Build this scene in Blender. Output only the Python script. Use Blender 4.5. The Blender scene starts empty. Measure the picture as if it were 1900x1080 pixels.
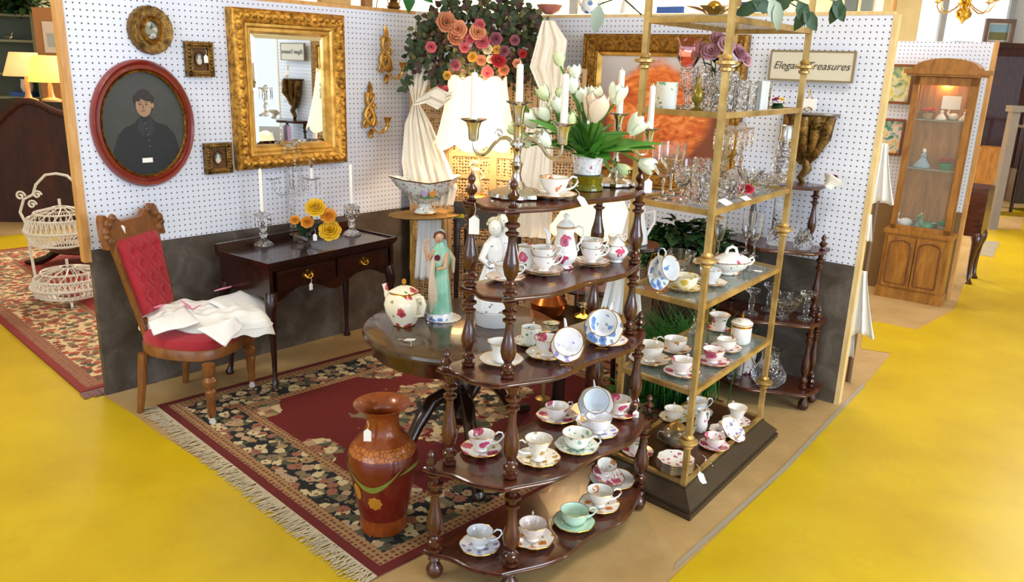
import bpy, math, random
from mathutils import Vector, Matrix
from math import sin, cos, pi, radians
random.seed(7)
C = bpy.context.scene.collection
scene = bpy.context.scene
# ------------------------------------------------------------ camera, world, lights, exposure (metres)
K = 1.7/1.5                       # objects are laid out in units of 1.133 m and scaled to metres at the end
FPX = 1481.17
PIT, ROL = radians(15.897), radians(1.944)
FW = Vector((0, cos(PIT), -sin(PIT))); R0 = Vector((1, 0, 0)); U0 = R0.cross(FW)
RT = cos(ROL)*R0 + sin(ROL)*U0; UP = -sin(ROL)*R0 + cos(ROL)*U0
cd = bpy.data.cameras.new('camera'); cam = bpy.data.objects.new('camera', cd); C.objects.link(cam)
cd.sensor_fit = 'HORIZONTAL'; cd.sensor_width = 36; cd.lens = 36*FPX/1900; cd.clip_start = .05; cd.clip_end = 200
m = Matrix((RT, UP, -FW)).transposed().to_4x4(); m.translation = (0, 0, 1.7); cam.matrix_world = m
scene.camera = cam
scene.view_settings.view_transform = 'Standard'; scene.view_settings.look = 'None'
scene.view_settings.exposure = 0.38; scene.view_settings.gamma = 1; scene.view_settings.use_curve_mapping = False
w = bpy.data.worlds.new('World'); scene.world = w; w.use_nodes = True
bg = w.node_tree.nodes['Background']; bg.inputs[0].default_value = (.80, .89, 1, 1); bg.inputs[1].default_value = 1.1
def area(name, loc, target, sx, sy, energy, col):
    l = bpy.data.lights.new(name, 'AREA'); l.shape = 'RECTANGLE'; l.size = sx; l.size_y = sy; l.energy = energy; l.color = col
    o = bpy.data.objects.new(name, l); C.objects.link(o); o.location = loc
    o.rotation_euler = (Vector(target)-Vector(loc)).to_track_quat('-Z', 'Y').to_euler(); return o
area('window_daylight', (5.8, -2.0, 2.1), (-1.2, 4.4, 1.5), 5, 2.0, 310, (.70, .84, 1))
area('window_daylight', (-4.5, -2.6, 2.1), (.5, 4.5, 1.5), 4, 2.0, 72, (.70, .85, 1))
for i, (x, y) in enumerate(((-2.6, 2.5), (1.6, 2.2), (-3.5, 8), (2.0, 6.5), (5.8, 7.5), (6, 3), (-2, 11.8), (2.5, 11.8))):
    area('unseen_overhead_light', (x, y, 3.22), (x, y, 0), 1.2, .5, 420 if y > 11 else 38, (1, .95, .88))  # strong far pair added to brighten the cream back wall, no known fixture
# ------------------------------------------------------------ geometry of the place
H = 1.5
def V3(*a): return Vector(a)
def ray(x, y): return RT*((x-950)/FPX) - UP*((y-540)/FPX) + FW
def G(x, y, z=0.0):
    d = ray(x, y); t = (z-H)/d.z; return V3(d.x*t, d.y*t, z)
def onplane(x, y, p0, ang):
    a = radians(ang); n = V3(cos(a), -sin(a), 0); d = ray(x, y); o = V3(0, 0, H)
    return o + d*((V3(*p0)-o).dot(n)/d.dot(n))
def PX(P):
    v = Vector(P)-V3(0, 0, H); z = v.dot(FW); return 950+FPX*v.dot(RT)/z, 540-FPX*v.dot(UP)/z
def Z(P, y):                      # the height at which the vertical over P passes image row y
    lo, hi = -.5, 4.
    for _ in range(40):
        mi = (lo+hi)/2
        if PX((P[0], P[1], mi))[1] > y: lo = mi
        else: hi = mi
    return (lo+hi)/2
def at(x, y, Y):                  # the point seen at (x, y) at depth Y
    d = ray(x, y); return V3(0, 0, H)+d*(Y/d.y)
AA, AB = 42.1, -52.3
A0 = V3(-1.812, 3.324, 0); B0 = V3(1.542, 3.507, 0); CR = V3(-.336, 4.959, 0)
dA = V3(sin(radians(AA)), cos(radians(AA)), 0); nA = V3(cos(radians(AA)), -sin(radians(AA)), 0)
dB = V3(-sin(radians(AB)), -cos(radians(AB)), 0); nB = V3(-cos(radians(AB)), sin(radians(AB)), 0)   # dB runs left to right
def WA(x, y, off=0): return onplane(x, y, A0+nA*off, AA)
def WB(x, y, off=0): return onplane(x, y, B0+nB*off, AB)
# ------------------------------------------------------------ mesh builder
class MB:
    def __init__(s): s.v = []; s.f = []; s.m = []; s.T = Matrix()
    def add(s, vs, fs, mi=0):
        b = len(s.v); s.v += [s.T @ Vector(p) for p in vs]
        for k, f in enumerate(fs):
            s.f.append([b+i for i in f]); s.m.append(mi[k] if isinstance(mi, list) else mi)
        return s
    def box(s, x0, x1, y0, y1, z0, z1, mi=0, taper=0):
        t = taper
        vs = [(x0, y0, z0), (x1, y0, z0), (x1, y1, z0), (x0, y1, z0), (x0+t, y0+t, z1), (x1-t, y0+t, z1), (x1-t, y1-t, z1), (x0+t, y1-t, z1)]
        return s.add(vs, [(0, 3, 2, 1), (4, 5, 6, 7), (0, 1, 5, 4), (1, 2, 6, 5), (2, 3, 7, 6), (3, 0, 4, 7)], mi)
    def lathe(s, prof, seg=24, c=(0, 0, 0), ax=None, wav=None, sc=(1, 1), mi=0):
        # prof: (r, z[, material]); wav: (count, amplitude) scallop
        T = Matrix.Translation(c)
        if ax is not None: T = T @ Vector(ax).normalized().to_track_quat('Z', 'Y').to_matrix().to_4x4()
        vs = []; fs = []; ms = []
        for p in prof:
            for k in range(seg):
                a = 2*pi*k/seg; r = p[0]
                if wav: r *= 1+wav[1]*cos(wav[0]*a)*(min(1, p[0]/prof[-1][0]) if prof[-1][0] > 0 else 1)
                vs.append(T @ V3(r*cos(a)*sc[0], r*sin(a)*sc[1], p[1]))
        for i in range(len(prof)-1):
            for k in range(seg):
                k2 = (k+1) % seg
                fs.append((i*seg+k, i*seg+k2, (i+1)*seg+k2, (i+1)*seg+k)); ms.append(prof[i+1][2] if len(prof[i+1]) > 2 else mi)
        if prof[0][0] > 1e-5: fs.append(tuple(range(seg))[::-1]); ms.append(mi)
        if prof[-1][0] > 1e-5: fs.append(tuple((len(prof)-1)*seg+k for k in range(seg))); ms.append(mi)
        return s.add(vs, fs, ms)
    def tube(s, pts, r, seg=8, closed=False, mi=0, flat=1):
        pts = [Vector(p) for p in pts]; n = len(pts); rr = r if isinstance(r, (list, tuple)) else [r]*n
        vs = []; fs = []; ref = V3(.13, .21, .97)
        for i, p in enumerate(pts):
            if closed: t = pts[(i+1) % n]-pts[i-1]
            else: t = pts[min(i+1, n-1)]-pts[max(i-1, 0)]
            if t.length < 1e-9: t = V3(0, 0, 1)
            t.normalize()
            if i == 0:
                a = t.cross(ref)
                if a.length < .1: a = t.cross(V3(1, 0, 0))
            else: a = a - t*a.dot(t)
            a.normalize(); b = t.cross(a)
            for k in range(seg):
                q = 2*pi*k/seg; vs.append(p+a*cos(q)*rr[i]+b*sin(q)*rr[i]*flat)
        for i in range(n if closed else n-1):
            j = (i+1) % n
            for k in range(seg): fs.append((i*seg+k, i*seg+(k+1) % seg, j*seg+(k+1) % seg, j*seg+k))
        if not closed: fs += [tuple(range(seg))[::-1], tuple((n-1)*seg+k for k in range(seg))]
        return s.add(vs, fs, mi)
    def ball(s, c, r, seg=14, rings=9, mi=0, ax=None):
        r = r if isinstance(r, (tuple, list)) else (r, r, r)
        pr = [(sin(pi*i/rings), -cos(pi*i/rings)) for i in range(rings+1)]
        T = s.T; s.T = T @ Matrix.Translation(c) @ (Vector(ax).to_track_quat('Z', 'Y').to_matrix().to_4x4() if ax is not None else Matrix()) @ Matrix.Diagonal((*r, 1))
        s.lathe([(max(a, 1e-6), b) for a, b in pr], seg, mi=mi); s.T = T; return s
    def prism(s, out, z0, z1, mi=0, inset=0):
        n = len(out); cx = sum(p[0] for p in out)/n; cy = sum(p[1] for p in out)/n
        vs = [(p[0], p[1], z0) for p in out]+[(p[0], p[1], z1) for p in out]
        return s.add(vs, [tuple(range(n))[::-1], tuple(range(n, 2*n))]+[(i, (i+1) % n, n+(i+1) % n, n+i) for i in range(n)], mi)
    def grid(s, fn, nu, nv, mi=0, cu=False):
        vs = [fn(i/nu, j/nv) for j in range(nv+1) for i in range(nu+1)]; w_ = nu+1
        return s.add(vs, [(j*w_+i, j*w_+i+1, (j+1)*w_+i+1, (j+1)*w_+i) for j in range(nv) for i in range(nu)], mi)
    def leaf(s, p, d, up, L, W, mi=0, bend=.25):
        p = Vector(p); d = Vector(d).normalized(); sd = d.cross(Vector(up))
        if sd.length < .05: sd = d.cross(V3(1, .3, 0))
        sd.normalize(); n = sd.cross(d)
        st = ((0, .02), (.3, .85), (.6, .9), (.85, .45), (1, .02)); vs = []
        for t, w_ in st:
            q = p+d*L*t-n*L*bend*t*t
            vs += [q+sd*W*.5*w_+n*W*.12*w_, q, q-sd*W*.5*w_+n*W*.12*w_]
        fs = []
        for i in range(4):
            b = i*3; fs += [(b, b+1, b+4, b+3), (b+1, b+2, b+5, b+4)]
        return s.add(vs, fs, mi)
    def build(s, name, mats, parent=None, ang=40):
        me = bpy.data.meshes.new(name); me.from_pydata([tuple(p) for p in s.v], [], s.f)
        mats = mats if isinstance(mats, (list, tuple)) else [mats]
        for x in mats: me.materials.append(x)
        for i, p in enumerate(me.polygons): p.material_index = min(s.m[i], len(mats)-1); p.use_smooth = True
        me.set_sharp_from_angle(angle=radians(ang)); me.update()
        o = bpy.data.objects.new(name, me); C.objects.link(o)
        if parent: o.parent = parent
        return o
def tag(o, label, cat, group=None, kind=None):
    if label: o['label'] = label
    if cat: o['category'] = cat
    if group: o['group'] = group
    if kind: o['kind'] = kind
    return o
def thing(name, label, cat, loc=(0, 0, 0), rz=0, group=None):
    o = bpy.data.objects.new(name, None); o.empty_display_size = .05; C.objects.link(o); o.location = loc; o.rotation_euler = (0, 0, rz)
    return tag(o, label, cat, group)
def struct(o): o['kind'] = 'structure'; return o
def one(mb, name, mats, label, cat, loc=(0, 0, 0), rz=0, group=None, ang=40):
    o = mb.build(name, mats, None, ang); o.location = loc; o.rotation_euler = (0, 0, rz); return tag(o, label, cat, group)
def dup(root, loc=None, rz=None, label=None, group=None):
    r = root.copy(); C.objects.link(r)
    if loc is not None: r.location = loc
    if rz is not None: r.rotation_euler = (0, 0, rz)
    if label: r['label'] = label
    if group: r['group'] = group
    for ch in list(root.children):
        c = ch.copy(); C.objects.link(c); c.parent = r
        for g in list(ch.children): d = g.copy(); C.objects.link(d); d.parent = c
    return r
# ------------------------------------------------------------ materials
def srgb(h):
    if isinstance(h, (tuple, list)): return tuple(h)+(1,) if len(h) == 3 else h
    c = [int(h[i:i+2], 16)/255 for i in (0, 2, 4)]
    return tuple((x/12.92 if x < .04045 else ((x+.055)/1.055)**2.4) for x in c)+(1,)
class NT:
    def __init__(s, name):
        s.mat = bpy.data.materials.new(name); s.mat.use_nodes = True; s.nt = s.mat.node_tree; s.b = s.nt.nodes['Principled BSDF']; s._o = None
    def node(s, t, **kw):
        n = s.nt.nodes.new(t)
        for k, v in kw.items(): setattr(n, k, v)
        return n
    def put(s, sock, v):
        if isinstance(v, bpy.types.NodeSocket): s.nt.links.new(v, sock)
        else: sock.default_value = v
    def obj(s):
        if s._o is None: s._o = s.node('ShaderNodeTexCoord').outputs['Object']
        return s._o
    def xyz(s):
        n = s.node('ShaderNodeSeparateXYZ'); s.put(n.inputs[0], s.obj()); return n.outputs
    def ma(s, op, a, b=None, c=None):
        n = s.node('ShaderNodeMath', operation=op); s.put(n.inputs[0], a)
        if b is not None: s.put(n.inputs[1], b)
        if c is not None: s.put(n.inputs[2], c)
        return n.outputs[0]
    def noise(s, sc, det=3, vec=None, rough=.5, out=0, dist=0):
        n = s.node('ShaderNodeTexNoise'); s.put(n.inputs['Vector'], vec or s.obj()); n.inputs['Scale'].default_value = sc
        n.inputs['Detail'].default_value = det; n.inputs['Roughness'].default_value = rough; n.inputs['Distortion'].default_value = dist; return n.outputs[out]
    def voro(s, sc, vec=None, feat='F1', rnd=1):
        n = s.node('ShaderNodeTexVoronoi', feature=feat); s.put(n.inputs['Vector'], vec or s.obj()); n.inputs['Scale'].default_value = sc; n.inputs['Randomness'].default_value = rnd; return n
    def mix(s, f, a, b, mode='MIX'):
        n = s.node('ShaderNodeMix', data_type='RGBA', blend_type=mode); s.put(n.inputs[0], f)
        s.put(n.inputs[6], a if isinstance(a, bpy.types.NodeSocket) else srgb(a)); s.put(n.inputs[7], b if isinstance(b, bpy.types.NodeSocket) else srgb(b)); return n.outputs[2]
    def ramp(s, f, stops, const=False):
        n = s.node('ShaderNodeValToRGB'); cr = n.color_ramp; cr.interpolation = 'CONSTANT' if const else 'LINEAR'
        while len(cr.elements) < len(stops): cr.elements.new(.5)
        for e, (p, c) in zip(cr.elements, stops): e.position = p; e.color = srgb(c)
        s.put(n.inputs[0], f); return n.outputs[0]
    def scale(s, v, sc):
        n = s.node('ShaderNodeMapping'); s.put(n.inputs[0], v); n.inputs['Scale'].default_value = sc; return n.outputs[0]
    def bump(s, h, st=.3, d=.01):
        n = s.node('ShaderNodeBump'); s.put(n.inputs['Height'], h); n.inputs['Strength'].default_value = st; n.inputs['Distance'].default_value = d
        s.nt.links.new(n.outputs[0], s.b.inputs['Normal'])
    def fin(s, col=None, rough=.5, metal=0, **kw):
        if col is not None: s.put(s.b.inputs['Base Color'], col if isinstance(col, bpy.types.NodeSocket) else srgb(col))
        s.put(s.b.inputs['Roughness'], rough); s.b.inputs['Metallic'].default_value = metal
        for k, v in kw.items(): s.put(s.b.inputs[k.replace('_', ' ')], v)
        return s.mat
def plain(name, col, rough=.5, metal=0, var=.12, sc=8, bump=0, bs=60, **kw):
    n = NT(name); c = srgb(col); d = tuple(x*(1-var*2) for x in c[:3])+(1,)
    f = n.noise(sc, 4); col_ = n.mix(f, d, tuple(min(1, x*(1+var*.6)) for x in c[:3])+(1,))
    if bump: n.bump(n.noise(bs, 4), bump)
    return n.fin(col_, rough, metal, **kw)
def woodmat(name, dark, light, rough=.3, sc=3, stretch=(1, 1, 12), coat=0):
    n = NT(name); v = n.scale(n.obj(), (stretch[0]*sc, stretch[1]*sc, stretch[2]*sc)); f = n.noise(3, 6, v, .6, dist=.8)
    n.bump(n.noise(6, 4, v), .08, .004); return n.fin(n.ramp(f, [(.3, dark), (.7, light)]), rough, 0, Coat_Weight=coat)
def glassmat(name, col=(1, 1, 1), rough=.01, ior=1.45, bump=0, bs=40):
    n = NT(name)
    if bump: n.bump(n.voro(bs).outputs['Distance'], bump, .006)
    else: n.obj()
    return n.fin(n.mix(n.noise(3), tuple(x*.97 for x in col)+(1,), tuple(col)+(1,)), rough, 0, Transmission_Weight=1.0, IOR=ior)
MW = dict()
MW['ma_dark'] = woodmat('mahogany_dark', '240d08', '4d2013', .22, 3, (3, 3, 1), .3)
MW['ma'] = woodmat('mahogany', '2e130a', '5a2c1a', .25, 3, (1, 4, 4), .3)
MW['ma_turn'] = woodmat('mahogany_turned', '2a1008', '562614', .2, 3, (3, 3, 1), .4)
MW['desk'] = woodmat('dark_desk_mahogany', '160806', '34130d', .22, 3, (1, 4, 4), .3)
MW['blk'] = woodmat('ebonised_wood', '140b09', '30160f', .25, 3, (1, 4, 4), .3)
MW['tabletop'] = woodmat('tabletop_wood', '2c2018', '54402c', .17, 2, (1, 6, 1), .35)
MW['oak'] = woodmat('oak', '7c4f1c', 'ac7632', .4, 2, (5, 5, 1))
MW['chairwood'] = woodmat('walnut', '5e3414', '90592a', .35, 3, (3, 3, 1))
MW['trim'] = woodmat('pine', 'b8803f', 'd8a868', .5, 2, (5, 5, 1))
MW['trimlight'] = woodmat('pale_pine', 'cfae72', 'e6cd9a', .5, 2, (5, 5, 1))
MW['armoire'] = woodmat('rosewood', '210a05', '4a1d0e', .6, 1, (4, 4, 1))
def gilt(name, a='6e4612', b='dba243', rough=.35, bs=38, st=.7, metal=.75):
    n = NT(name); v = n.noise(bs, 5, rough=.6); n.bump(v, st, .012)
    return n.fin(n.ramp(v, [(.32, a), (.62, b)]), rough, metal)
GILT = gilt('gilt_carved'); GILTS = gilt('gilt_smooth', 'a4742a', 'e0b25c', .3, 12, .1); BRONZE = gilt('antique_bronze_gilt', '3c2a14', '8d6a34', .4, 30, .8)
GILTD = gilt('gilt_antique', '58390f', 'a87a30', .4, 60, .8)
BRASS = gilt('etagere_brass', '9a7a40', 'd0b070', .36, 9, .08, .6); BRIGHT = gilt('polished_brass', 'b98a2e', 'f0c860', .15, 5, .02, 1)
SILVER = plain('silver_plate', 'cfcac2', .13, 1, .06, 20); SILVERC = plain('silver_repousse', 'd6d1c8', .16, 1, .1, 30, .5, 45)
WHITEP = plain('white_porcelain', 'f1f0ec', .12, 0, .02, Coat_Weight=.4)
CREAMP = plain('cream_porcelain', 'f0e6cc', .15, 0, .03, Coat_Weight=.3)
GOLDR = plain('gold_rim', 'c08a2e', .2, .9, .1)
TAGM = plain('tag_paper', 'f2f0ee', .7, 0, .02); STRING = plain('string', 'd8d4c8', .8, 0, .05)
WAX = plain('candle_wax', 'f6f3ea', .4, 0, .02, Subsurface_Weight=.15)
GLASS = glassmat('clear_glass'); CUT = glassmat('cut_crystal', (1, 1, 1), .02, 1.5, .9, 70); PINKG = glassmat('pink_glass', (.93, .62, .68), .02)
def porc(name, base, c1, c2, sc=34, thr=.30, dens=.45, rough=.12, gold=None, zlo=None, zhi=None):
    # white china with scattered painted flower heads (c1) and leaves (c2)
    n = NT(name); wv = n.node('ShaderNodeVectorMath', operation='ADD'); n.put(wv.inputs[0], n.obj())
    nz = n.node('ShaderNodeVectorMath', operation='SCALE'); n.put(nz.inputs[0], n.noise(sc*2.2, 2, out=1)); nz.inputs['Scale'].default_value = .5/sc
    n.put(wv.inputs[1], nz.outputs[0]); vv = n.voro(sc, wv.outputs[0]); hsv = n.node('ShaderNodeSeparateColor'); n.put(hsv.inputs[0], vv.outputs['Color'])
    on = n.ma('LESS_THAN', hsv.outputs[0], dens); inn = n.ma('MULTIPLY', n.ma('LESS_THAN', vv.outputs['Distance'], thr), on)
    core = n.ma('LESS_THAN', vv.outputs['Distance'], thr*.45)
    v2 = n.voro(sc*1.7, wv.outputs[0]); h2 = n.node('ShaderNodeSeparateColor'); n.put(h2.inputs[0], v2.outputs['Color'])
    lf = n.ma('MULTIPLY', n.ma('LESS_THAN', v2.outputs['Distance'], thr*.8), n.ma('LESS_THAN', h2.outputs[1], dens*.6))
    col = n.mix(lf, base, c2); c1s = srgb(c1); dk = tuple(x*.55 for x in c1s[:3])+(1,)
    col = n.mix(inn, col, n.mix(core, c1, dk))
    return n.fin(col, rough, 0, Coat_Weight=.4)
PO = dict(white=WHITEP,
    rose=porc('china_pink_roses', 'f3f1ee', 'c4486e', '6d8a5c', 22, .42, .42), smallrose=porc('china_small_roses', 'f3f0ec', 'cc6a84', '7f9670', 40, .34, .4),
    green=porc('china_green_sprigs', 'f0f3ee', '8fb8a0', '5f9473', 44, .36, .55), blue=porc('china_blue_flowers', 'f1f3f6', '6f94cf', '8aa8b8', 30, .4, .5),
    lilac=porc('china_lilac_flowers', 'f3f2f6', 'a39ad0', '98b095', 38, .34, .4), gold=porc('china_gold_sprays', 'f4f0e6', 'c69a48', 'a8a070', 36, .34, .45),
    orange=porc('china_orange_flowers', 'f3f0ea', 'd0884a', '7c8e54', 26, .36, .35), yellow=porc('china_yellow_flowers', 'f4efd6', 'dcb93c', 'b8b060', 30, .42, .55),
    mint=plain('china_mint_green', 'c8e6d2', .12, 0, .06, 20, Coat_Weight=.4), pearl=plain('china_pearl', 'dfe6ee', .12, 0, .05, 10, Coat_Weight=.4),
    pale=plain('china_pale_pink', 'f0e2dc', .12, 0, .05, 15, Coat_Weight=.4), pinkband=porc('china_pink_band', 'f2ecec', 'c05a78', 'c88a9a', 26, .5, .6),
    green_rose=porc('china_green_garland', 'f4f2ee', 'd08858', '4f8a54', 24, .4, .5))
def fabric(name, col, col2=None, rough=.85, sc=60, bump=.4, trans=0):
    n = NT(name); f = n.noise(sc, 4); n.bump(f, bump, .004); return n.fin(n.mix(n.noise(7, 3), col, col2 or col), rough, 0, Sheen_Weight=.2)
# ------------------------------------------------------------ the setting
def peg_mat():
    n = NT('pegboard_and_wallpaper'); x = n.xyz(); p = .0256
    fx = n.ma('SUBTRACT', n.ma('FRACT', n.ma('DIVIDE', x[0], p)), .5); fz = n.ma('SUBTRACT', n.ma('FRACT', n.ma('DIVIDE', x[2], p)), .5)
    d = n.ma('SQRT', n.ma('ADD', n.ma('MULTIPLY', fx, fx), n.ma('MULTIPLY', fz, fz)))
    hole = n.ma('LESS_THAN', d, .135)
    c = n.mix(hole, n.mix(n.noise(2, 3), 'd3d9ec', 'e2e7f6'), '4a4440')
    return n.fin(c, .55)
PEG = peg_mat()
def paper_mat():
    n = NT('marbled_wallpaper'); f = n.noise(7, 6, rough=.6, dist=.6); g = n.noise(2.5, 3)
    c = n.mix(n.ma('MULTIPLY', g, .7), n.ramp(f, [(.3, '332e28'), (.5, '514b45'), (.7, '77706a')]), '4c3a28'); return n.fin(c, .6)
PAPER = paper_mat()
PAPERB = plain('brown_wallpaper', '8a6a40', .6, 0, .2, 6)
def floor_mats():
    n = NT('tan_floorboard'); f = n.noise(3, 7, rough=.65); g = n.noise(40, 4)
    a = n.mix(n.ma('MULTIPLY', g, .35), n.ramp(f, [(.3, 'a08354'), (.55, 'b6996a'), (.8, 'c6ae84')]), '94784e'); n.bump(g, .1, .003); t = n.fin(a, .42)
    n = NT('yellow_painted_floor'); f = n.noise(2.2, 7, rough=.6); s = n.noise(9, 6, rough=.7)
    st = n.ramp(s, [(.28, (1, 1, 1)), (.36, (0, 0, 0))])
    base = n.ramp(f, [(.3, 'b6980e'), (.6, 'c5aa14'), (.8, 'cfb51e')])
    cr = n.voro(1.1, n.noise(1.3, 5, out=1), 'DISTANCE_TO_EDGE').outputs['Distance']
    base = n.mix(n.ramp(cr, [(0, (.12, .12, .12)), (.005, (0, 0, 0))]), base, '9a7a10')
    y = n.fin(n.mix(n.ma('MULTIPLY', n.ma('SUBTRACT', .36, s), 1.6), base, 'b8930f'), .33); n.bump(n.noise(30, 4), .05, .003)
    g = plain('grey_floor_patch', '9c9484', .5, 0, .08, 5); return t, y, g
TAN, YEL, GRY = floor_mats()
fl = MB(); fl.add([(-9, -3, 0), (13, -3, 0), (13, 13, 0), (-9, 13, 0)], [(0, 1, 2, 3)], 0)
def fpoly(pts, z, mi):
    vs = [G(*p) if len(p) == 2 else V3(*p) for p in pts]; vs = [(v.x, v.y, z) for v in vs]
    a = sum(vs[i][0]*vs[(i+1) % len(vs)][1]-vs[(i+1) % len(vs)][0]*vs[i][1] for i in range(len(vs)))
    if a < 0: vs = vs[::-1]
    fl.add(vs, [tuple(range(len(vs)))], mi)
fpoly([(-500, 452), (0, 439), (110, 427), (-1.95, 3.5, 0), (186, 731), (240, 764), (300, 808), (380, 860), (450, 908), (530, 965), (600, 1015), (690, 1085), (820, 1200), (1.2, -1, 0), (-8, -1, 0)], .0015, 1)
fpoly([(1.4, -1, 0), (.5, 1.9, 0), (1238, 1082), (1340, 985), (1440, 890), (1511, 806), (1603, 717), (1654, 656), (1597, 647), (1601, 619), (1622, 596), (1700, 612), (1770, 575), (1800, 500), (1815, 440), (1830, 400), (1900, 384), (2300, 385), (9, -1, 0)], .0015, 1)
fpoly([(1818, 404), (1900, 402), (1895, 427), (1820, 424)], .003, 0)
fpoly([(1811, 446), (1855, 449), (1842, 478), (1800, 470)], .003, 2)
fpoly([(1795, 497), (1812, 500), (1805, 516), (1788, 512)], .003, 2)
fpoly([(1250, 1060), (1255, 1045), (1450, 870), (1600, 712), (1606, 716), (1460, 872)], .0025, 2)
struct(fl.build('floor', [TAN, YEL, GRY]))
CEILM = plain('ceiling_paint', 'ece6da', .8, 0, .04); WALLC = plain('cream_wall_paint', 'f4e6c0', .8, 0, .05, 2); WALLW = plain('white_wall_paint', 'e4e8ea', .8, 0, .04, 2)
struct(MB().add([(-9, -3, 2.95), (13, -3, 2.95), (13, 13, 2.95), (-9, 13, 2.95)], [(3, 2, 1, 0)]).build('ceiling', CEILM))
XW = at(1688, 40, 12).x
struct(MB().box(-9, XW, 12, 12.1, 0, 2.95).build('wall_back', WALLC))
struct(MB().box(XW+1.45, 13, 12, 12.1, 0, 2.95).build('wall_back_right', WALLW))
struct(MB().box(XW, XW+1.45, 12, 12.1, 0, 1.0).build('wall_back_right', WALLW))
wf = MB()
for a, b in ((XW, XW+.08), (XW+.42, XW+.5), (XW+1.37, XW+1.45)): wf.box(a, b, 11.97, 12.03, 1.0, 2.95)
wf.box(XW+.08, XW+1.37, 11.97, 12.03, 1.0, 1.06)
struct(wf.build('window_1', plain('window_frame_paint', 'b9bfc2', .5)))
struct(MB().box(-9.1, -9, -3, 13, 0, 2.95).build('wall_left', WALLC))
struct(MB().box(13, 13.1, 2, 13, 0, 2.95).build('wall_right', WALLW))
rA = math.atan2(dA.y, dA.x); rB = math.atan2(dB.y, dB.x); HT = 1.745; HP = .672
def panel(name, loc, rz, L, mats, peg0=HP, top=HT):
    b = MB(); b.box(0, L, 0, .03, peg0, top, 0); b.box(0, L, -.002, .03, 0, peg0, 1)
    o = b.build(name, mats); o.location = loc; o.rotation_euler = (0, 0, rz); return struct(o)
panel('wall_booth_left', A0, rA, (CR-A0).length, [PEG, PAPER])
panel('wall_booth_back', CR, rB, (B0-CR).length, [PEG, PAPER])
o = MB().box(-.03, .0, -.003, .04, .62, HT+.005).build('trim_1', MW['trim']); o.location = A0; o.rotation_euler = (0, 0, rA); struct(o)
o = MB().box(0, (CR-A0).length, -.002, .045, HT, HT+.018).build('trim_2', MW['trim']); o.location = A0; o.rotation_euler = (0, 0, rA); struct(o)
LB_ = (B0-CR).length
o = MB().box(LB_, LB_+.022, -.002, .04, 0, HT+.004).build('trim_3', MW['trimlight']); o.location = CR; o.rotation_euler = (0, 0, rB); struct(o)
o = MB().box(0, LB_, -.002, .04, HT, HT+.015).build('trim_4', MW['trimlight']); o.location = CR; o.rotation_euler = (0, 0, rB); struct(o)
# far partition with the curio cabinet
C1 = G(1755, 556); CTOP = Z(C1, 78); C0 = C1-dB*1.75
panel('wall_partition', C0, rB, 1.75, [PEG, PAPERB], .62, 1.735)
o = MB().box(1.75, 1.775, -.002, .04, 0, 1.74).build('trim_5', MW['trim']); o.location = C0; o.rotation_euler = (0, 0, rB); struct(o)
# pipe beside the cream column
pA = at(1652, 75, 8.5)
col = MB().box(-.2, .2, -.1, .1, 0, 2.95).build('wall_column', plain('cream_column_paint', 'e2cf98', .7)); col.location = (at(1662, 40, 9).x, 9, 0); struct(col)
pp = MB().tube([(at(1652, 70, 8.6).x, 8.6, Z((at(1652, 70, 8.6).x, 8.6), 66)), (at(1655, 0, 8.6).x, 8.6, 2.9)], .025); one(pp, 'wall_pipe', MW['trim'], 'thin brown pipe running up the cream column', 'pipe')
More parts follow.
